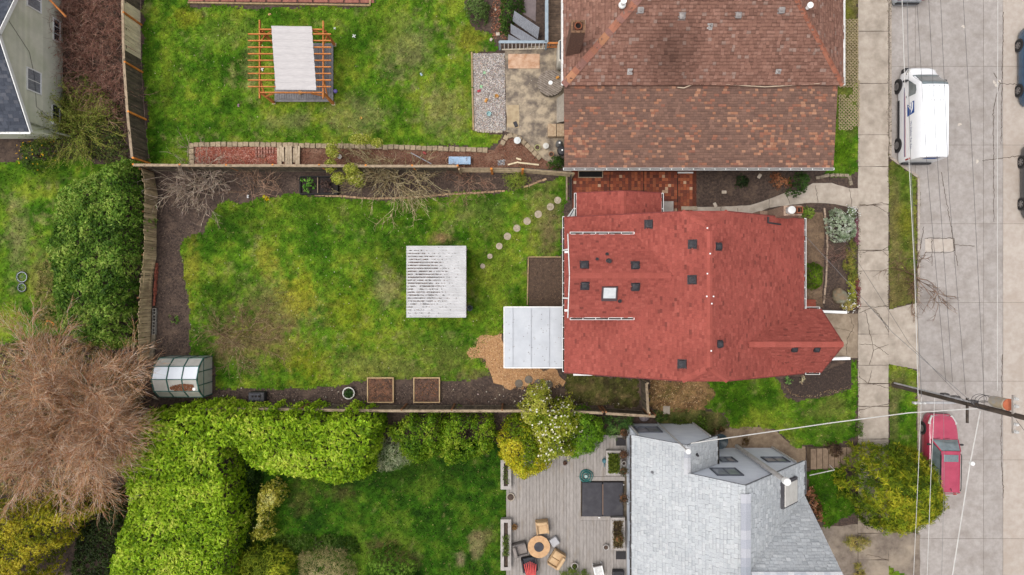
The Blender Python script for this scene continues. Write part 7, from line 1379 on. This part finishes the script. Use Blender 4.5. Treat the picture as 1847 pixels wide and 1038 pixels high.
for k, (px, py, cols) in enumerate(((1126, 822, [(110, 84, 76), (140, 110, 96), (90, 80, 50)]), (1126, 852, [(96, 100, 70), (130, 126, 96)]), (1126, 901, [(104, 84, 70), (140, 116, 96), (84, 76, 56)]), (1118, 975, [(120, 108, 60), (150, 136, 84), (104, 82, 62)]), (1126, 782, [(104, 84, 64), (130, 110, 84), (80, 70, 44)]))):
    x, y, _ = W(px, py, 1.6); n = 260; d = unit(rng.normal(0, 1, (n, 3))); c = np.array([x, y, 1.5]) + d * rng.random((n, 1)) ** .4 * np.array([.32, .36, .25]); t_ = thing('hanging_basket', ('hanging basket above the square planter', 'greyish hanging basket below the square planter corner', 'brown hanging basket beside the hot tub', 'full hanging basket above the brown flower planter', 'brown hanging basket at the grey house corner')[k], 'basket', (x, y, 1.2))
    bulk('foliage', leaf_quads(c, d, .12, .05, .6), pal(n, [C(*q) for q in cols], None, .2), LEAF, t_); MB().lathe((x, y, 1.2), [(.12, 0), (.22, .2), (.2, .22)], 14).build('basket', WBRN, t_); MB().tube([(x, y, 1.4), (x, y, 2.6), (7.05, y, 2.7)], .008, 4).build('hanger', DARKV, t_)
for lab, px in (('black doormat by the upper house door', (1120, 797)), ('black doormat by the lower house door', (1120, 1002))): MB().rbox(W(*px, zd + .02), (.62, .5, .025), .008).build('doormat', M('mat_black', C(66, 62, 64), C(50, 48, 50), scale=20, rnd=0), label=lab, cat='doormat')
MB().rbox(W(1115, 1036, .5), (.7, .5, .45), .05).build('storage_bench', DARKV, label='black storage bench at the lower deck edge', cat='bench')
shrub('deck_grass', 'green grassy clump at the lower edge of the deck', 'plant', [(1012, 1030), (1035, 1022), (1060, 1030), (1065, 1060), (1010, 1060)], .9, (.22, .03), [(60, 84, 28), (96, 116, 44), (128, 140, 66)], seed=81, cover=2.2, dirv=True, amp=.05)
# grey lantern-like ornament behind the fence end and small slab
MB().lathe((*W(1161, 750)[:2], 0), [(.3, 0), (.34, .2), (.26, .34), (.1, .4)], 18).build('stone_urn', M('urn_grey', C(150, 140, 142), C(124, 114, 118), scale=5, rnd=0), label='squat grey urn behind the fence end', cat='urn')
MB().rbox(W(1202, 740, .04), (.42, .5, .08), .01).build('paving_slab', CONC, label='pale square slab among the weeds by the fence end', cat='slab')
# garden steps to the sidewalk
STW = M('step_timber', C(150, 128, 106), C(120, 100, 82), scale=4, bump=.4, rnd=.08); st = thing('garden_steps', 'weathered timber steps down to the sidewalk', 'steps', W(1480, 825))
for k in range(8): x0 = W(1454 + k * 11.6, 0)[0]; MB().box((x0 + .2, (W(0, 806)[1] + W(0, 842)[1]) / 2, .30 - k * .035), (.335, 1.25, .60 - k * .07)).build('step', STW, st)
MB().tube([W(1460, 858, .9), W(1505, 848, .9), W(1495, 838, .3)], .03, 6).build('handrail', FL, st)
# white low garden walls by the driveway, rock, bits
for lab, a, b in (('white garden wall on the bed side of the driveway', (1474, 562), (1528, 564)), ('white garden wall on the soil side of the driveway', (1498, 648), (1534, 647))): pa = W(*a, .5); pb_ = W(*b, .5); MB().bar((pa[0], pa[1], .25), (pb_[0], pb_[1], .25), .16, .5).build('garden_wall', WHITE, label=lab, cat='wall')
MB().box((*W(1463, 548, .3)[:2], .15), (.6, .5, .3)).build('porch_step', M('terracotta_step', C(176, 92, 72), C(150, 76, 60), rnd=0), label='terracotta step peeking from under the red eave', cat='step')
bm_ = bmesh.new(); bmesh.ops.create_icosphere(bm_, subdivisions=3, radius=.5)
for v in bm_.verts: n_ = float(fbm([v.co.x * 1.7 + 3], [v.co.y * 1.7 + v.co.z], 1.6, 3, 3)[0]); v.co = Vector((v.co.x * .9, v.co.y * 1.1, v.co.z * .8)) * (.7 + .6 * n_)
me = bpy.data.meshes.new('boulder'); bm_.to_mesh(me); bm_.free(); me.materials.append(M('boulder_stone', C(150, 128, 102), C(110, 94, 76), scale=4, bump=.8, c3=C(150, 152, 130), scale3=2, rnd=0)); tag(inst(me, 'boulder', None, W(1512, 535)[:2] + (.15,), .4), 'brown lichen-spotted boulder in the front bed', 'boulder')
for k, (px, py) in enumerate(((1306, 347), (1370, 318), (1290, 370))): MB().rbox(W(px, py, .03), (.3, .2, .1), .04, k).build('field_stone', MATS['pale_stone'], label=('flat tan stone in the bed by the brick patio', 'tan stone near the rust-brown shrub', 'pale stone at the lip of the front walk')[k], cat='stone')
# open lattice pavers in the mossy strip
lp_ = MB()
def lattice(px):
    lo = np.array(WL(px)).min(0); hi = np.array(WL(px)).max(0); st_ = .22; x = lo[0]
    while x < hi[0]:
        y = lo[1]
        while y < hi[1]:
            q = float(fbm([x], [y], 1.2, 44, 2)[0])
            if q > .38:
                for a, b in (((x, y + st_ / 2), (x + st_ / 2, y + st_)), ((x + st_ / 2, y + st_), (x + st_, y + st_ / 2)), ((x + st_, y + st_ / 2), (x + st_ / 2, y)), ((x + st_ / 2, y), (x, y + st_ / 2))): lp_.bar((*a, .035), (*b, .035), .045, .05)
            y += st_
        x += st_
lattice([(1536, 40), (1546, 40), (1546, 150), (1522, 150)]); lattice([(1514, 150), (1546, 150), (1546, 235), (1512, 235)]); lattice([(1533, 8), (1545, 8), (1545, 28), (1533, 28)])
lp_.build('lattice_pavers', M('lattice_concrete', C(196, 176, 140), C(160, 142, 112), scale=6, rnd=0), kind='stuff', label='tan open lattice pavers sunk in the mossy strip', cat='pavers')

# ================================================================== STREET: pole and wires
PW_ = wood('pole_wood', (92, 80, 70), (62, 54, 48)); bx0, by0, _ = W(1612, 694); ph = 11.6
up = thing('utility_pole', 'tall dark wooden utility pole carrying a transformer and crossarm', 'utility pole', (bx0, by0, 0))
MB().tube([(bx0, by0, 0), (bx0, by0, 4), (bx0, by0, ph)], [.17, .15, .12], 14).build('shaft', PW_, up, smooth=True)
GVN = M('galvanised', C(206, 204, 204), C(176, 174, 176), scale=4, rough=.4, rnd=.05)
MB().tube([(bx0 - .12, by0 + .14, .3), (bx0 - .12, by0 + .14, 7.4)], .05, 8).build('conduit', GVN, up)
arm_z = 5.6; xa = W(1646, 0, arm_z)[0]; MB().bar((xa, by0 - .18, arm_z), (bx0 + .2, by0 - .18, arm_z), .1, .12).build('standoff_arm', GVN, up)
for dx in (.05, .3, .55): MB().lathe((xa + dx, by0 - .18, arm_z + .06), [(.05, 0), (.07, .05), (.04, .1), (.07, .15), (.03, .2)], 10).build('insulator', M('porcelain', C(230, 228, 224), rough=.25, bump=0, rnd=0), up)
for dz_ in (5.0, 5.9, 7.3): MB().rbox((bx0, by0 + .16, dz_), (.32, .16, .4), .03).build('equipment_box', M('box_grey', C(116, 112, 110), C(90, 86, 86), rnd=.1), up)
MB().bar((bx0 - .1, by0 + .3, 7.0), (bx0 - .1, by0 - 1.0, 7.0), .1, .1).build('short_arm', PW_, up)
tf = MB().lathe((bx0 + .05, by0 + .42, 8.7), [(.26, 0), (.28, .05), (.28, .95), (.29, .98), (.2, 1.04)], 20).build('transformer', M('transformer_paint', C(222, 190, 130), C(206, 206, 204), scale=1.5, rough=.45, rnd=0), up, smooth=True)
MB().lathe((bx0 + .05, by0 + .42, 9.74), [(.29, 0), (.29, .03), (.1, .09)], 20).build('lid', M('transformer_rust', C(206, 120, 84), C(184, 100, 70), scale=4, rnd=0), tf); 
MB().bar((bx0 - .05, by0 - .85, 10.2), (bx0 - .05, by0 + .95, 10.2), .11, .13).build('crossarm', M('arm_pale', C(206, 196, 186), C(176, 166, 158), rnd=0), up)
for dy in (-.75, -.4, .45, .8): MB().lathe((bx0 - .05, by0 + dy, 10.27), [(.05, 0), (.08, .06), (.05, .12), (.08, .18), (.03, .26)], 12).build('insulator', MATS['porcelain'], up)
for s_ in range(3): MB().tube([(bx0 - .1 + .08 * s_, by0 + .2, 7.6 + .1 * s_)] + [(bx0 - .3 + .5 * math.cos(t), by0 + .35 + .35 * math.sin(t), 8.0 + .25 * s_ + .3 * math.sin(t * .5)) for t in [k * .5 for k in range(11)]], .012, 5).build('jumper_cable', DARKV, up)
WBK = M('wire_dark', C(78, 74, 74), rnd=0, bump=0, rough=.5); WWH = M('wire_pale', C(226, 222, 216), rnd=0, bump=0, rough=.5); WGY = M('wire_grey', C(130, 128, 128), rnd=0, bump=0, rough=.5)
def wire(label, pts, r, mat, sag=0.0):
    P_ = [Vector(W(*p)) for p in pts]; out = []
    for a, b in zip(P_[:-1], P_[1:]):
        for k in range(12): t = k / 12; p = a.lerp(b, t); p.z -= sag * 4 * t * (1 - t); out.append(p)
    out.append(P_[-1]); MB().tube(out, r, 5).build('overhead_wire', mat, label=label, cat='wire')
wire('thick pale service cable from the grey house mast to the pole', [(1246, 800, 7.6), (1500, 763, 7.4), (1640, 745, 7.5), (1765, 737, 7.7)], .03, WWH)
wire('pale street wire on the standoff arm, outermost over the verge', [(1625, -60, 5.6), (1632, 150, 5.4), (1640, 300, 5.4), (1650, 500, 5.5), (1656, 714, 5.7)], .018, WWH); wire('grey street wire beside the pale one on the standoff arm', [(1635, -60, 5.6), (1641, 250, 5.4), (1648, 420, 5.5), (1662, 716, 5.7)], .014, WGY)
wire('pale wire running south from the standoff arm over the conifer', [(1662, 716, 5.7), (1656, 860, 5.5), (1645, 1100, 5.6)], .014, WWH); wire('second pale wire running south across the parked red car', [(1686, 718, 5.8), (1679, 860, 5.6), (1670, 1100, 5.7)], .014, WWH); wire('thin grey wire running south over the red car roof', [(1702, 722, 6.0), (1703, 860, 5.9), (1697, 1100, 6)], .008, WGY)
wire('long white communication cable hanging south from the pole', [(1768, 742, 7.8), (1750, 835, 7.5), (1716, 1050, 7.6)], .028, WWH); MB().lathe(W(1750, 835, 7.4), [(.08, 0), (.11, .05), (.11, .22), (.05, .28)], 12).build('splice_case', WHITE, label='white splice case hanging on the communication cable', cat='splice case')
for k, (a, b, c_) in enumerate((((1672, -60), (1688, 250), (1718, 690)), ((1694, -60), (1712, 350), (1742, 712)), ((1734, -60), (1752, 250), (1776, 735)), ((1650, -60), (1672, 300), (1706, 690)))):
    wire(('thin dark wire over the van roof heading for the pole', 'thin dark wire over the van side nearest the road middle', 'thin dark wire crossing the middle of the road', 'thin dark wire passing over the van windscreen')[k], [(*a, 8), (*b, 7.6), (*c_, 7.6)], .009, WBK)
wire('dark service wire from the red house chimney corner to the pole', [(1452, 425, 3.7), (1530, 510, 5.2), (1610, 600, 6.2), (1763, 735, 7.7)], .012, WGY); wire('second dark service wire over the sidewalk to the pole', [(1500, 400, 4.2), (1565, 500, 5.5), (1640, 620, 6.4), (1740, 725, 7.4)], .008, WBK)
wire('dark guy wire running off east from the pole top', [(1815, 735, 9.6), (1850, 780, 9.7), (1950, 900, 9.8)], .012, WBK); wire('pale vertical drop wire north of the pole transformer', [(1800, -60, 9.5), (1799, 300, 9), (1799, 705, 9.6)], .012, WWH)
# ================================================================== VEHICLES
TYRE = M('tyre_rubber', C(54, 52, 52), C(42, 40, 40), scale=12, rough=.9, rnd=0); RIM = M('wheel_rim', C(176, 172, 170), C(140, 136, 136), scale=5, rough=.3, metal=.6, rnd=0); CGL = M('car_glass', C(128, 142, 146), C(92, 104, 108), scale=1.5, rough=.05, bump=0, rnd=0, spec=1.0, coat=1.0); BLKP = M('black_plastic', C(62, 60, 62), C(48, 46, 48), scale=8, rough=.55, bump=.05, rnd=0); LAMP = M('headlamp', C(226, 222, 214), C(190, 188, 184), scale=8, rough=.1, bump=0, rnd=0, spec=.9, coat=1.0); TAIL = M('tail_lamp', C(190, 50, 50), C(150, 36, 40), rough=.15, bump=0, rnd=0)  # car_glass base is lightened to carry part of the sky reflection
def wheel(parent, x, y, r, w, side):
    t_ = MB().lathe((x - w / 2, y, r - .12), [(r * .62, 0), (r * .95, .01), (r, .05), (r, w - .05), (r * .95, w - .01), (r * .62, w)], 26, 'X').build('wheel', TYRE, parent, local=True, smooth=True)
    xo = x + side * (w / 2 - .015); m = MB().lathe((xo - .02, y, r - .12), [(r * .62, 0), (r * .62, .04), (r * .5, .03)], 24, 'X')
    for k in range(6):
        t = k * math.pi / 3; m.bar((xo + side * .03, y + r * .12 * math.cos(t), r - .12 + r * .12 * math.sin(t)), (xo + side * .025, y + r * .58 * math.cos(t), r - .12 + r * .58 * math.sin(t)), .07, .03, up=(1, 0, 0))
    m.lathe((xo - .005, y, r - .12), [(r * .2, 0), (r * .2, .05)], 12, 'X').build('rim', RIM, t_, local=True)
    return t_
def loft(secs, close=True):
    mb = MB(); n = len(secs[0]); vs_ = [p for s_ in secs for p in s_]; fs = []
    for i in range(len(secs) - 1):
        for k in range(n - 1): fs.append((i * n + k, (i + 1) * n + k, (i + 1) * n + k + 1, i * n + k + 1))
    if close: fs += [tuple(range(n)), tuple(range((len(secs) - 1) * n, len(secs) * n))[::-1]]
    return mb.add(vs_, fs)
def interp(tab, y):
    tab = sorted(tab)
    if y <= tab[0][0]: return tab[0][1]
    for (a, va), (b, vb) in zip(tab[:-1], tab[1:]):
        if y <= b: t = (y - a) / (b - a); t = t * t * (3 - 2 * t) * .5 + t * .5; return va + (vb - va) * t
    return tab[-1][1]
def car(name, label, loc, rz, L, Wd, paint, zroof=1.62, zbelt=.98, hood=(.30, .98), cab=(.305, .42, .93, 1.0), rails=True, group=None, sunroof=True, zb=.06, cat='car'):
    """local: +y forward. hood/cab as fractions from the nose."""
    t_ = thing(name, label, cat, loc, rz, group); hl = L / 2; f2y = lambda f: hl - f * L; hw = Wd / 2
    wtab = [(-hl, hw * .82), (-hl + .18, hw * .93), (-hl + .6, hw), (hl - 1.1, hw), (hl - .4, hw * .93), (hl - .12, hw * .8), (hl, hw * .62)]
    ztab = [(-hl, .80), (-hl + .2, zbelt + .02), (f2y(cab[1]), zbelt), (f2y(cab[0]), zbelt - .02), (hl - .5, zbelt - .14), (hl - .15, zbelt - .26), (hl, zbelt - .42)]
    secs = []
    for k in range(31):
        y = -hl + L * k / 30; w = interp(wtab, y); zt = interp(ztab, y); sec = []
        half = [(w * .92, zb), (w * .99, zb + .2), (w, zb + .42), (w * .985, zt - .16), (w * .93, zt - .04), (w * .78, zt + .015), (w * .4, zt + .045)]
        sec = [(-a, y, z) for a, z in half] + [(0, y, zt + .055)] + [(a, y, z) for a, z in reversed(half)]; secs.append(sec)
    loft(secs).build('body', paint, t_, local=True, smooth=True)
    # cabin
    yb0, yr0, yr1, yb1 = f2y(cab[0]), f2y(cab[1]), f2y(cab[2]), f2y(cab[3]) + .12; wb, wr = hw * .86, hw * .62; zb_ = zbelt + .02; gl = lambda a, b, c_, d_, n_, bu=.0: MB().patch(a, b, c_, d_, 6, 6, bu).build(n_, CGL, t_, local=True, smooth=True)
    MB().patch((-wr, yr1, zroof - .03), (wr, yr1, zroof - .03), (wr, yr0, zroof - .02), (-wr, yr0, zroof - .02), 10, 10, .06).build('roof', paint, t_, local=True, smooth=True)
    MB().add([(-wb, yb1, zb_), (wb, yb1, zb_), (wb, yb0, zb_), (-wb, yb0, zb_), (-wr, yr1, zroof - .06), (wr, yr1, zroof - .06), (wr, yr0, zroof - .06), (-wr, yr0, zroof - .06)], [(4, 5, 6, 7), (0, 1, 5, 4), (1, 2, 6, 5), (2, 3, 7, 6), (3, 0, 4, 7)]).build('cabin_shell', BLKP, t_, local=True)
    e = .012; gl((-wb * .97, yb0 + e, zb_ + .03), (wb * .97, yb0 + e, zb_ + .03), (wr * .97, yr0 + e + .02, zroof - .03), (-wr * .97, yr0 + e + .02, zroof - .03), 'windscreen', -.05)
    gl((wb * .95, yb1 - e, zb_ + .05), (-wb * .95, yb1 - e, zb_ + .05), (-wr * .95, yr1 - e, zroof - .05), (wr * .95, yr1 - e, zroof - .05), 'rear_window', .02)
    for s_ in (-1, 1):
        for a, b in ((.04, .44), (.48, .78), (.82, .98)):
            ya, yb_ = yb0 + (yb1 - yb0) * a, yb0 + (yb1 - yb0) * b; ra, rb_ = yr0 + (yr1 - yr0) * max(0, a - .02), yr0 + (yr1 - yr0) * min(1, b + .02)
            MB().add([(s_ * (wb + e), ya, zb_ + .03), (s_ * (wb + e), yb_, zb_ + .03), (s_ * (wr + e), rb_, zroof - .07), (s_ * (wr + e), ra, zroof - .07)], [(0, 1, 2, 3)]).build('side_window', CGL, t_, local=True)
        for a, p_ in (((s_ * wb, yb0), (s_ * wr, yr0)), ((s_ * wb, yb1), (s_ * wr, yr1))): MB().tube([(a[0], a[1], zb_), (p_[0], p_[1], zroof - .03)], .045, 6).build('pillar', paint, t_, local=True)
        if rails: MB().tube([(s_ * (wr + .02), yr0 - .15, zroof - .02), (s_ * (wr + .03), yr0 - .25, zroof + .04), (s_ * (wr + .03), yr1 + .2, zroof + .04), (s_ * (wr + .02), yr1 + .1, zroof - .02)], .025, 6).build('roof_rail', BLKP, t_, local=True)
        m = MB().rbox((s_ * (wb + .2), yb0 - .28, zb_ + .06), (.2, .12, .13), .04); m.build('mirror', paint if rails is None else BLKP, t_, local=True, smooth=True)
        MB().patch((s_ * hw * .5, hl - .13, .6), (s_ * hw * .86, hl - .42, .62), (s_ * hw * .86, hl - .62, .76), (s_ * hw * .6, hl - .36, .745), 4, 3).build('headlight', LAMP, t_, local=True) if False else MB().rbox((s_ * hw * .70, hl - .36, zbelt - .265), (.3, .6, .12), .05, s_ * .5, (-.25, 0)).build('headlight', LAMP, t_, local=True, smooth=True)
        MB().rbox((s_ * hw * .78, -hl + .1, zbelt - .12), (.22, .2, .2), .04).build('tail_light', TAIL, t_, local=True)
        for yy_ in (hl - .95, -hl + .95):
            wheel(t_, s_ * (hw - .09), yy_, .34, .23, s_); MB().lathe((s_ * (hw - .1) - .11, yy_, .24), [(.4, 0), (.4, .22)], 22, 'X').build('wheel_arch', BLKP, t_, local=True)
    if sunroof: MB().rbox((0, yr0 - .42, zroof + .028), (wr * 1.5, .42, .02), .008).build('sunroof', CGL, t_, local=True)
    MB().rbox((0, hl - .06, .36), (Wd * .62, .14, .26), .05).build('front_bumper', BLKP, t_, local=True); MB().rbox((0, -hl + .02, .38), (Wd * .8, .18, .26), .06).build('rear_bumper', BLKP, t_, local=True)
    MB().rbox((0, hl - .1, .6), (Wd * .5, .1, .16), .03).build('grille', M('chrome_grille', C(190, 186, 184), rough=.25, metal=.7, rnd=0), t_, local=True)
    MB().bar((0, yr1 + .25, zroof + .03), (0, yr1 + .1, zroof + .1), .03, .03).build('antenna', BLKP, t_, local=True)
    for s_ in (-1, 1): MB().bar((s_ * .3, yb0 + .1, zb_ + .045), (s_ * .3 - .42, yb0 + .05, zb_ + .05), .02, .02).build('wiper', BLKP, t_, local=True)
    return t_
PINK = M('crimson_paint', C(196, 66, 96), C(180, 56, 86), scale=2, rough=.2, bump=0, rnd=0, coat=.8, spec=.5); BLUE = M('blue_paint', C(52, 92, 124), C(42, 76, 106), scale=2, rough=.25, bump=0, rnd=0, coat=.8); PALEB = M('pale_paint', C(206, 214, 222), C(190, 198, 206), scale=2, rough=.25, bump=0, rnd=0, coat=.8)
x, y, _ = W(1700, 820, .6); car('parked_car', 'crimson estate car with sunroof parked beside the conifer', (26.3, -10.2, -.06), R(-1), 4.85, 1.86, PINK)
car('parked_car', 'dark blue car parked on the far side of the street', (W(1843, 0, .3)[0] + .82, W(0, 122, .3)[1], -.06), R(180), 4.7, 1.85, BLUE, cat='car'); car('parked_car', 'dark car parked behind the blue one across the street', (W(1846, 0, .3)[0] + .86, W(0, 330, .3)[1], -.06), R(180), 4.5, 1.8, M('slate_paint', C(70, 74, 82), rough=.25, bump=0, rnd=0, coat=.8)); car('parked_car', 'pale silver car parked up the street from the van', (W(1639, 0, .5)[0], W(0, 4, .5)[1] + 2.3, -.06), R(0), 4.6, 1.82, PALEB)
# ---- delivery van
van = thing('delivery_van', 'white postal delivery van with blue eagle panel and red stripe', 'van', (24.93, 10.55, -.12)); VW = M('van_white', (.80, .80, .81), (.75, .75, .77), scale=1.5, rough=.3, bump=0, rnd=0, coat=.5)
vl = 2.85; 
def vtop(y): return interp([(-vl, 2.5), (1.15, 2.55), (1.5, 2.48), (2.2, 1.62), (2.35, 1.42), (2.7, 1.22), (vl, .92)], y)
def vw(y, z):
    base = interp([(.0, .97), (.5, 1.02), (1.3, 1.0), (1.9, .95), (2.3, .86), (2.46, .76), (2.56, .5)], z); return base * interp([(-vl, .93), (-vl + .12, .985), (-2.4, 1), (1.4, 1), (2.2, .95), (2.6, .84), (vl, .66)], y)
def vsec(y):
    zt = vtop(y); half = []; fr = interp([(-vl, .93), (-vl + .12, .985), (-2.4, 1), (1.4, 1), (2.2, .95), (2.6, .86), (vl, .7)], y)
    for q_ in (0, .12, .29, .46, .63, .76, .88, .945, .985):
        half.append((interp([(.22, .97), (.5, 1.02), (1.3, 1.0), (1.9, .95), (2.3, .86), (2.43, .78), (2.53, .5)], .22 + 2.34 * q_) * fr, .22 + (zt - .22) * q_))
    return [(-a, y, z) for a, z in half] + [(0, y, zt)] + [(a, y, z) for a, z in reversed(half)]
def vroof(y, x):
    p = [(abs(a), z) for a, _, z in vsec(y)[:10]][::-1]
    for (a, za_), (b, zb_) in zip(p[:-1], p[1:]):
        if abs(x) <= b: return za_ + (zb_ - za_) * (abs(x) - a) / max(1e-6, b - a)
    return p[-1][1]
secs = []
for k in range(41):
    y = -vl + 2 * vl * k / 40; secs.append(vsec(y))
loft(secs).build('body', VW, van, local=True, smooth=True)
gv = []; gf = []
for j in range(13):
    y = 1.42 + .82 * j / 12; wmax = .80 - .04 * (12 - j) / 12
    for i in range(15): x = wmax * (-1 + 2 * i / 14); gv.append((x, y, vroof(y, x) + .014))
for j in range(12):
    for i in range(14): a = j * 15 + i; gf.append((a, a + 1, a + 16, a + 15))
MB().add(gv, gf).build('windscreen', CGL, van, local=True, smooth=True)
sp_ = lambda s_, y, z, e=.012: (s_ * (vw(y, z) + e), y, z)
for s_ in (-1, 1):
    MB().add([sp_(s_, 1.95, 1.38), sp_(s_, .95, 1.38), sp_(s_, .98, 2.0), sp_(s_, 1.2, 2.06), sp_(s_, 1.5, 2.02)], [(0, 1, 2, 3, 4)]).build('side_window', CGL, van, local=True)
    MB().rbox((s_ * 1.16, 1.92, 1.35), (.22, .12, .32), .05).build('mirror', BLKP, van, local=True, smooth=True)
    MB().rbox((s_ * .72, 2.52, 1.02), (.3, .36, .18), .06, s_ * .4).build('headlight', LAMP, van, local=True, smooth=True)
    m = MB()
    for k in range(18): y0_, y1_ = -2.6 + k * .235, -2.6 + (k + 1) * .235; m.add([sp_(s_, y0_, 1.02), sp_(s_, y1_, 1.02), sp_(s_, y1_, 1.07), sp_(s_, y0_, 1.07)], [(0, 1, 2, 3)])
    m.build('red_stripe', M('stripe_red', C(206, 60, 66), rnd=0, bump=0), van, local=True); m = MB()
    for k in range(18): y0_, y1_ = -2.6 + k * .235, -2.6 + (k + 1) * .235; m.add([sp_(s_, y0_, .94), sp_(s_, y1_, .94), sp_(s_, y1_, .99), sp_(s_, y0_, .99)], [(0, 1, 2, 3)])
    m.build('blue_stripe', M('stripe_blue', C(70, 96, 160), rnd=0, bump=0), van, local=True)
    # blue panel with a white eagle head
    fx = lambda u, v, e=.014: sp_(s_, .55 - u * .72 - (1 - v) * .12 + .06, 1.28 + v * .62, e); m = MB()
    for i in range(4):
        for j in range(4): m.add([fx(i / 4, j / 4), fx((i + 1) / 4, j / 4), fx((i + 1) / 4, (j + 1) / 4), fx(i / 4, (j + 1) / 4)], [(0, 1, 2, 3)])
    lg_ = m.build('emblem_panel', M('emblem_blue', C(24, 84, 170), rnd=0, bump=0), van, local=True)
    q = lambda pts: MB().add([fx(a, b, .019) for a, b in pts], [tuple(range(len(pts)))]).build('emblem_eagle', VW, lg_, local=True)
    q([(0, .62), (.12, .86), (.62, .82), (.95, .5), (.62, .56), (.42, .66)]); q([(0, .5), (.42, .6), (.3, .46), (.02, .08)]); q([(.36, .5), (.62, .5), (.4, .3), (.1, .06)])
    MB().rbox((s_ * 1.0, 1.0, 1.16), (.05, .14, .04), .015).build('door_handle', BLKP, van, local=True); MB().rbox((s_ * 1.005, -.5, .36), (.07, 3.0, .22), .03).build('sill_trim', BLKP, van, local=True)
    MB().rbox((s_ * .93, -vl + .1, 1.2), (.1, .14, .5), .03).build('tail_light', TAIL, van, local=True)
    for yy_ in (1.9, -1.75):
        wheel(van, s_ * .96, yy_, .38, .25, s_); MB().lathe((s_ * .93 - .13, yy_, .26), [(.45, 0), (.45, .26)], 22, 'X').build('wheel_arch', BLKP, van, local=True)
MB().rbox((0, vl - .1, .5), (1.7, .4, .5), .12).build('front_bumper', BLKP, van, local=True, smooth=True); MB().rbox((0, -vl - .02, .45), (1.8, .2, .26), .06).build('rear_bumper', BLKP, van, local=True)
MB().rbox((1.03, -.7, 1.5), (.06, 2.1, .05), .01).build('door_rail', VW, van, local=True)
for k in range(5): MB().rbox((-.32 + k * .17, .45, vtop(.4) - .005), (.07, .05, .02), .008).build('roof_fixing', RIM, van, local=True)
for k in range(4): MB().rbox((-.45 + k * .3, 1.3, vtop(1.3) - .005), (.05, .05, .02), .008).build('roof_fixing', RIM, van, local=True)
for k in range(6): MB().box((-.62 + k * .248, -.7, 2.53), (.02, 3.6, .03)).build('roof_rib', VW, van, local=True)
for txt, s_, size, y0_, z0_ in (('We Deliver For You', -1, .2, -.55, 1.55), ('We Deliver For You', 1, .2, -2.3, 1.55)):
    cu = bpy.data.curves.new('slogan', 'FONT'); cu.body = txt; cu.size = size; to = bpy.data.objects.new('slogan_tmp', cu); COL.objects.link(to); me = bpy.data.meshes.new_from_object(to); bpy.data.objects.remove(to)
    for v in me.vertices: yy_ = y0_ - v.co.x if s_ < 0 else y0_ + v.co.x; z_ = z0_ + v.co.y; v.co = Vector((s_ * (vw(yy_, z_) + .015), yy_, z_))
    me.materials.clear(); me.materials.append(M('slogan_blue', C(60, 80, 140), rnd=0, bump=0)); o = bpy.data.objects.new('slogan_text', me); COL.objects.link(o); place(o, van, True)
# rear doors emblem
r_ = lambda a, b: (-.45 + a * .9, -vl - .012, 1.75 + b * .4); MB().add([r_(0, 0), r_(.9, 0), r_(1, 1), r_(.1, 1)], [(0, 1, 2, 3)]).build('rear_emblem', MATS['emblem_blue'], van, local=True)
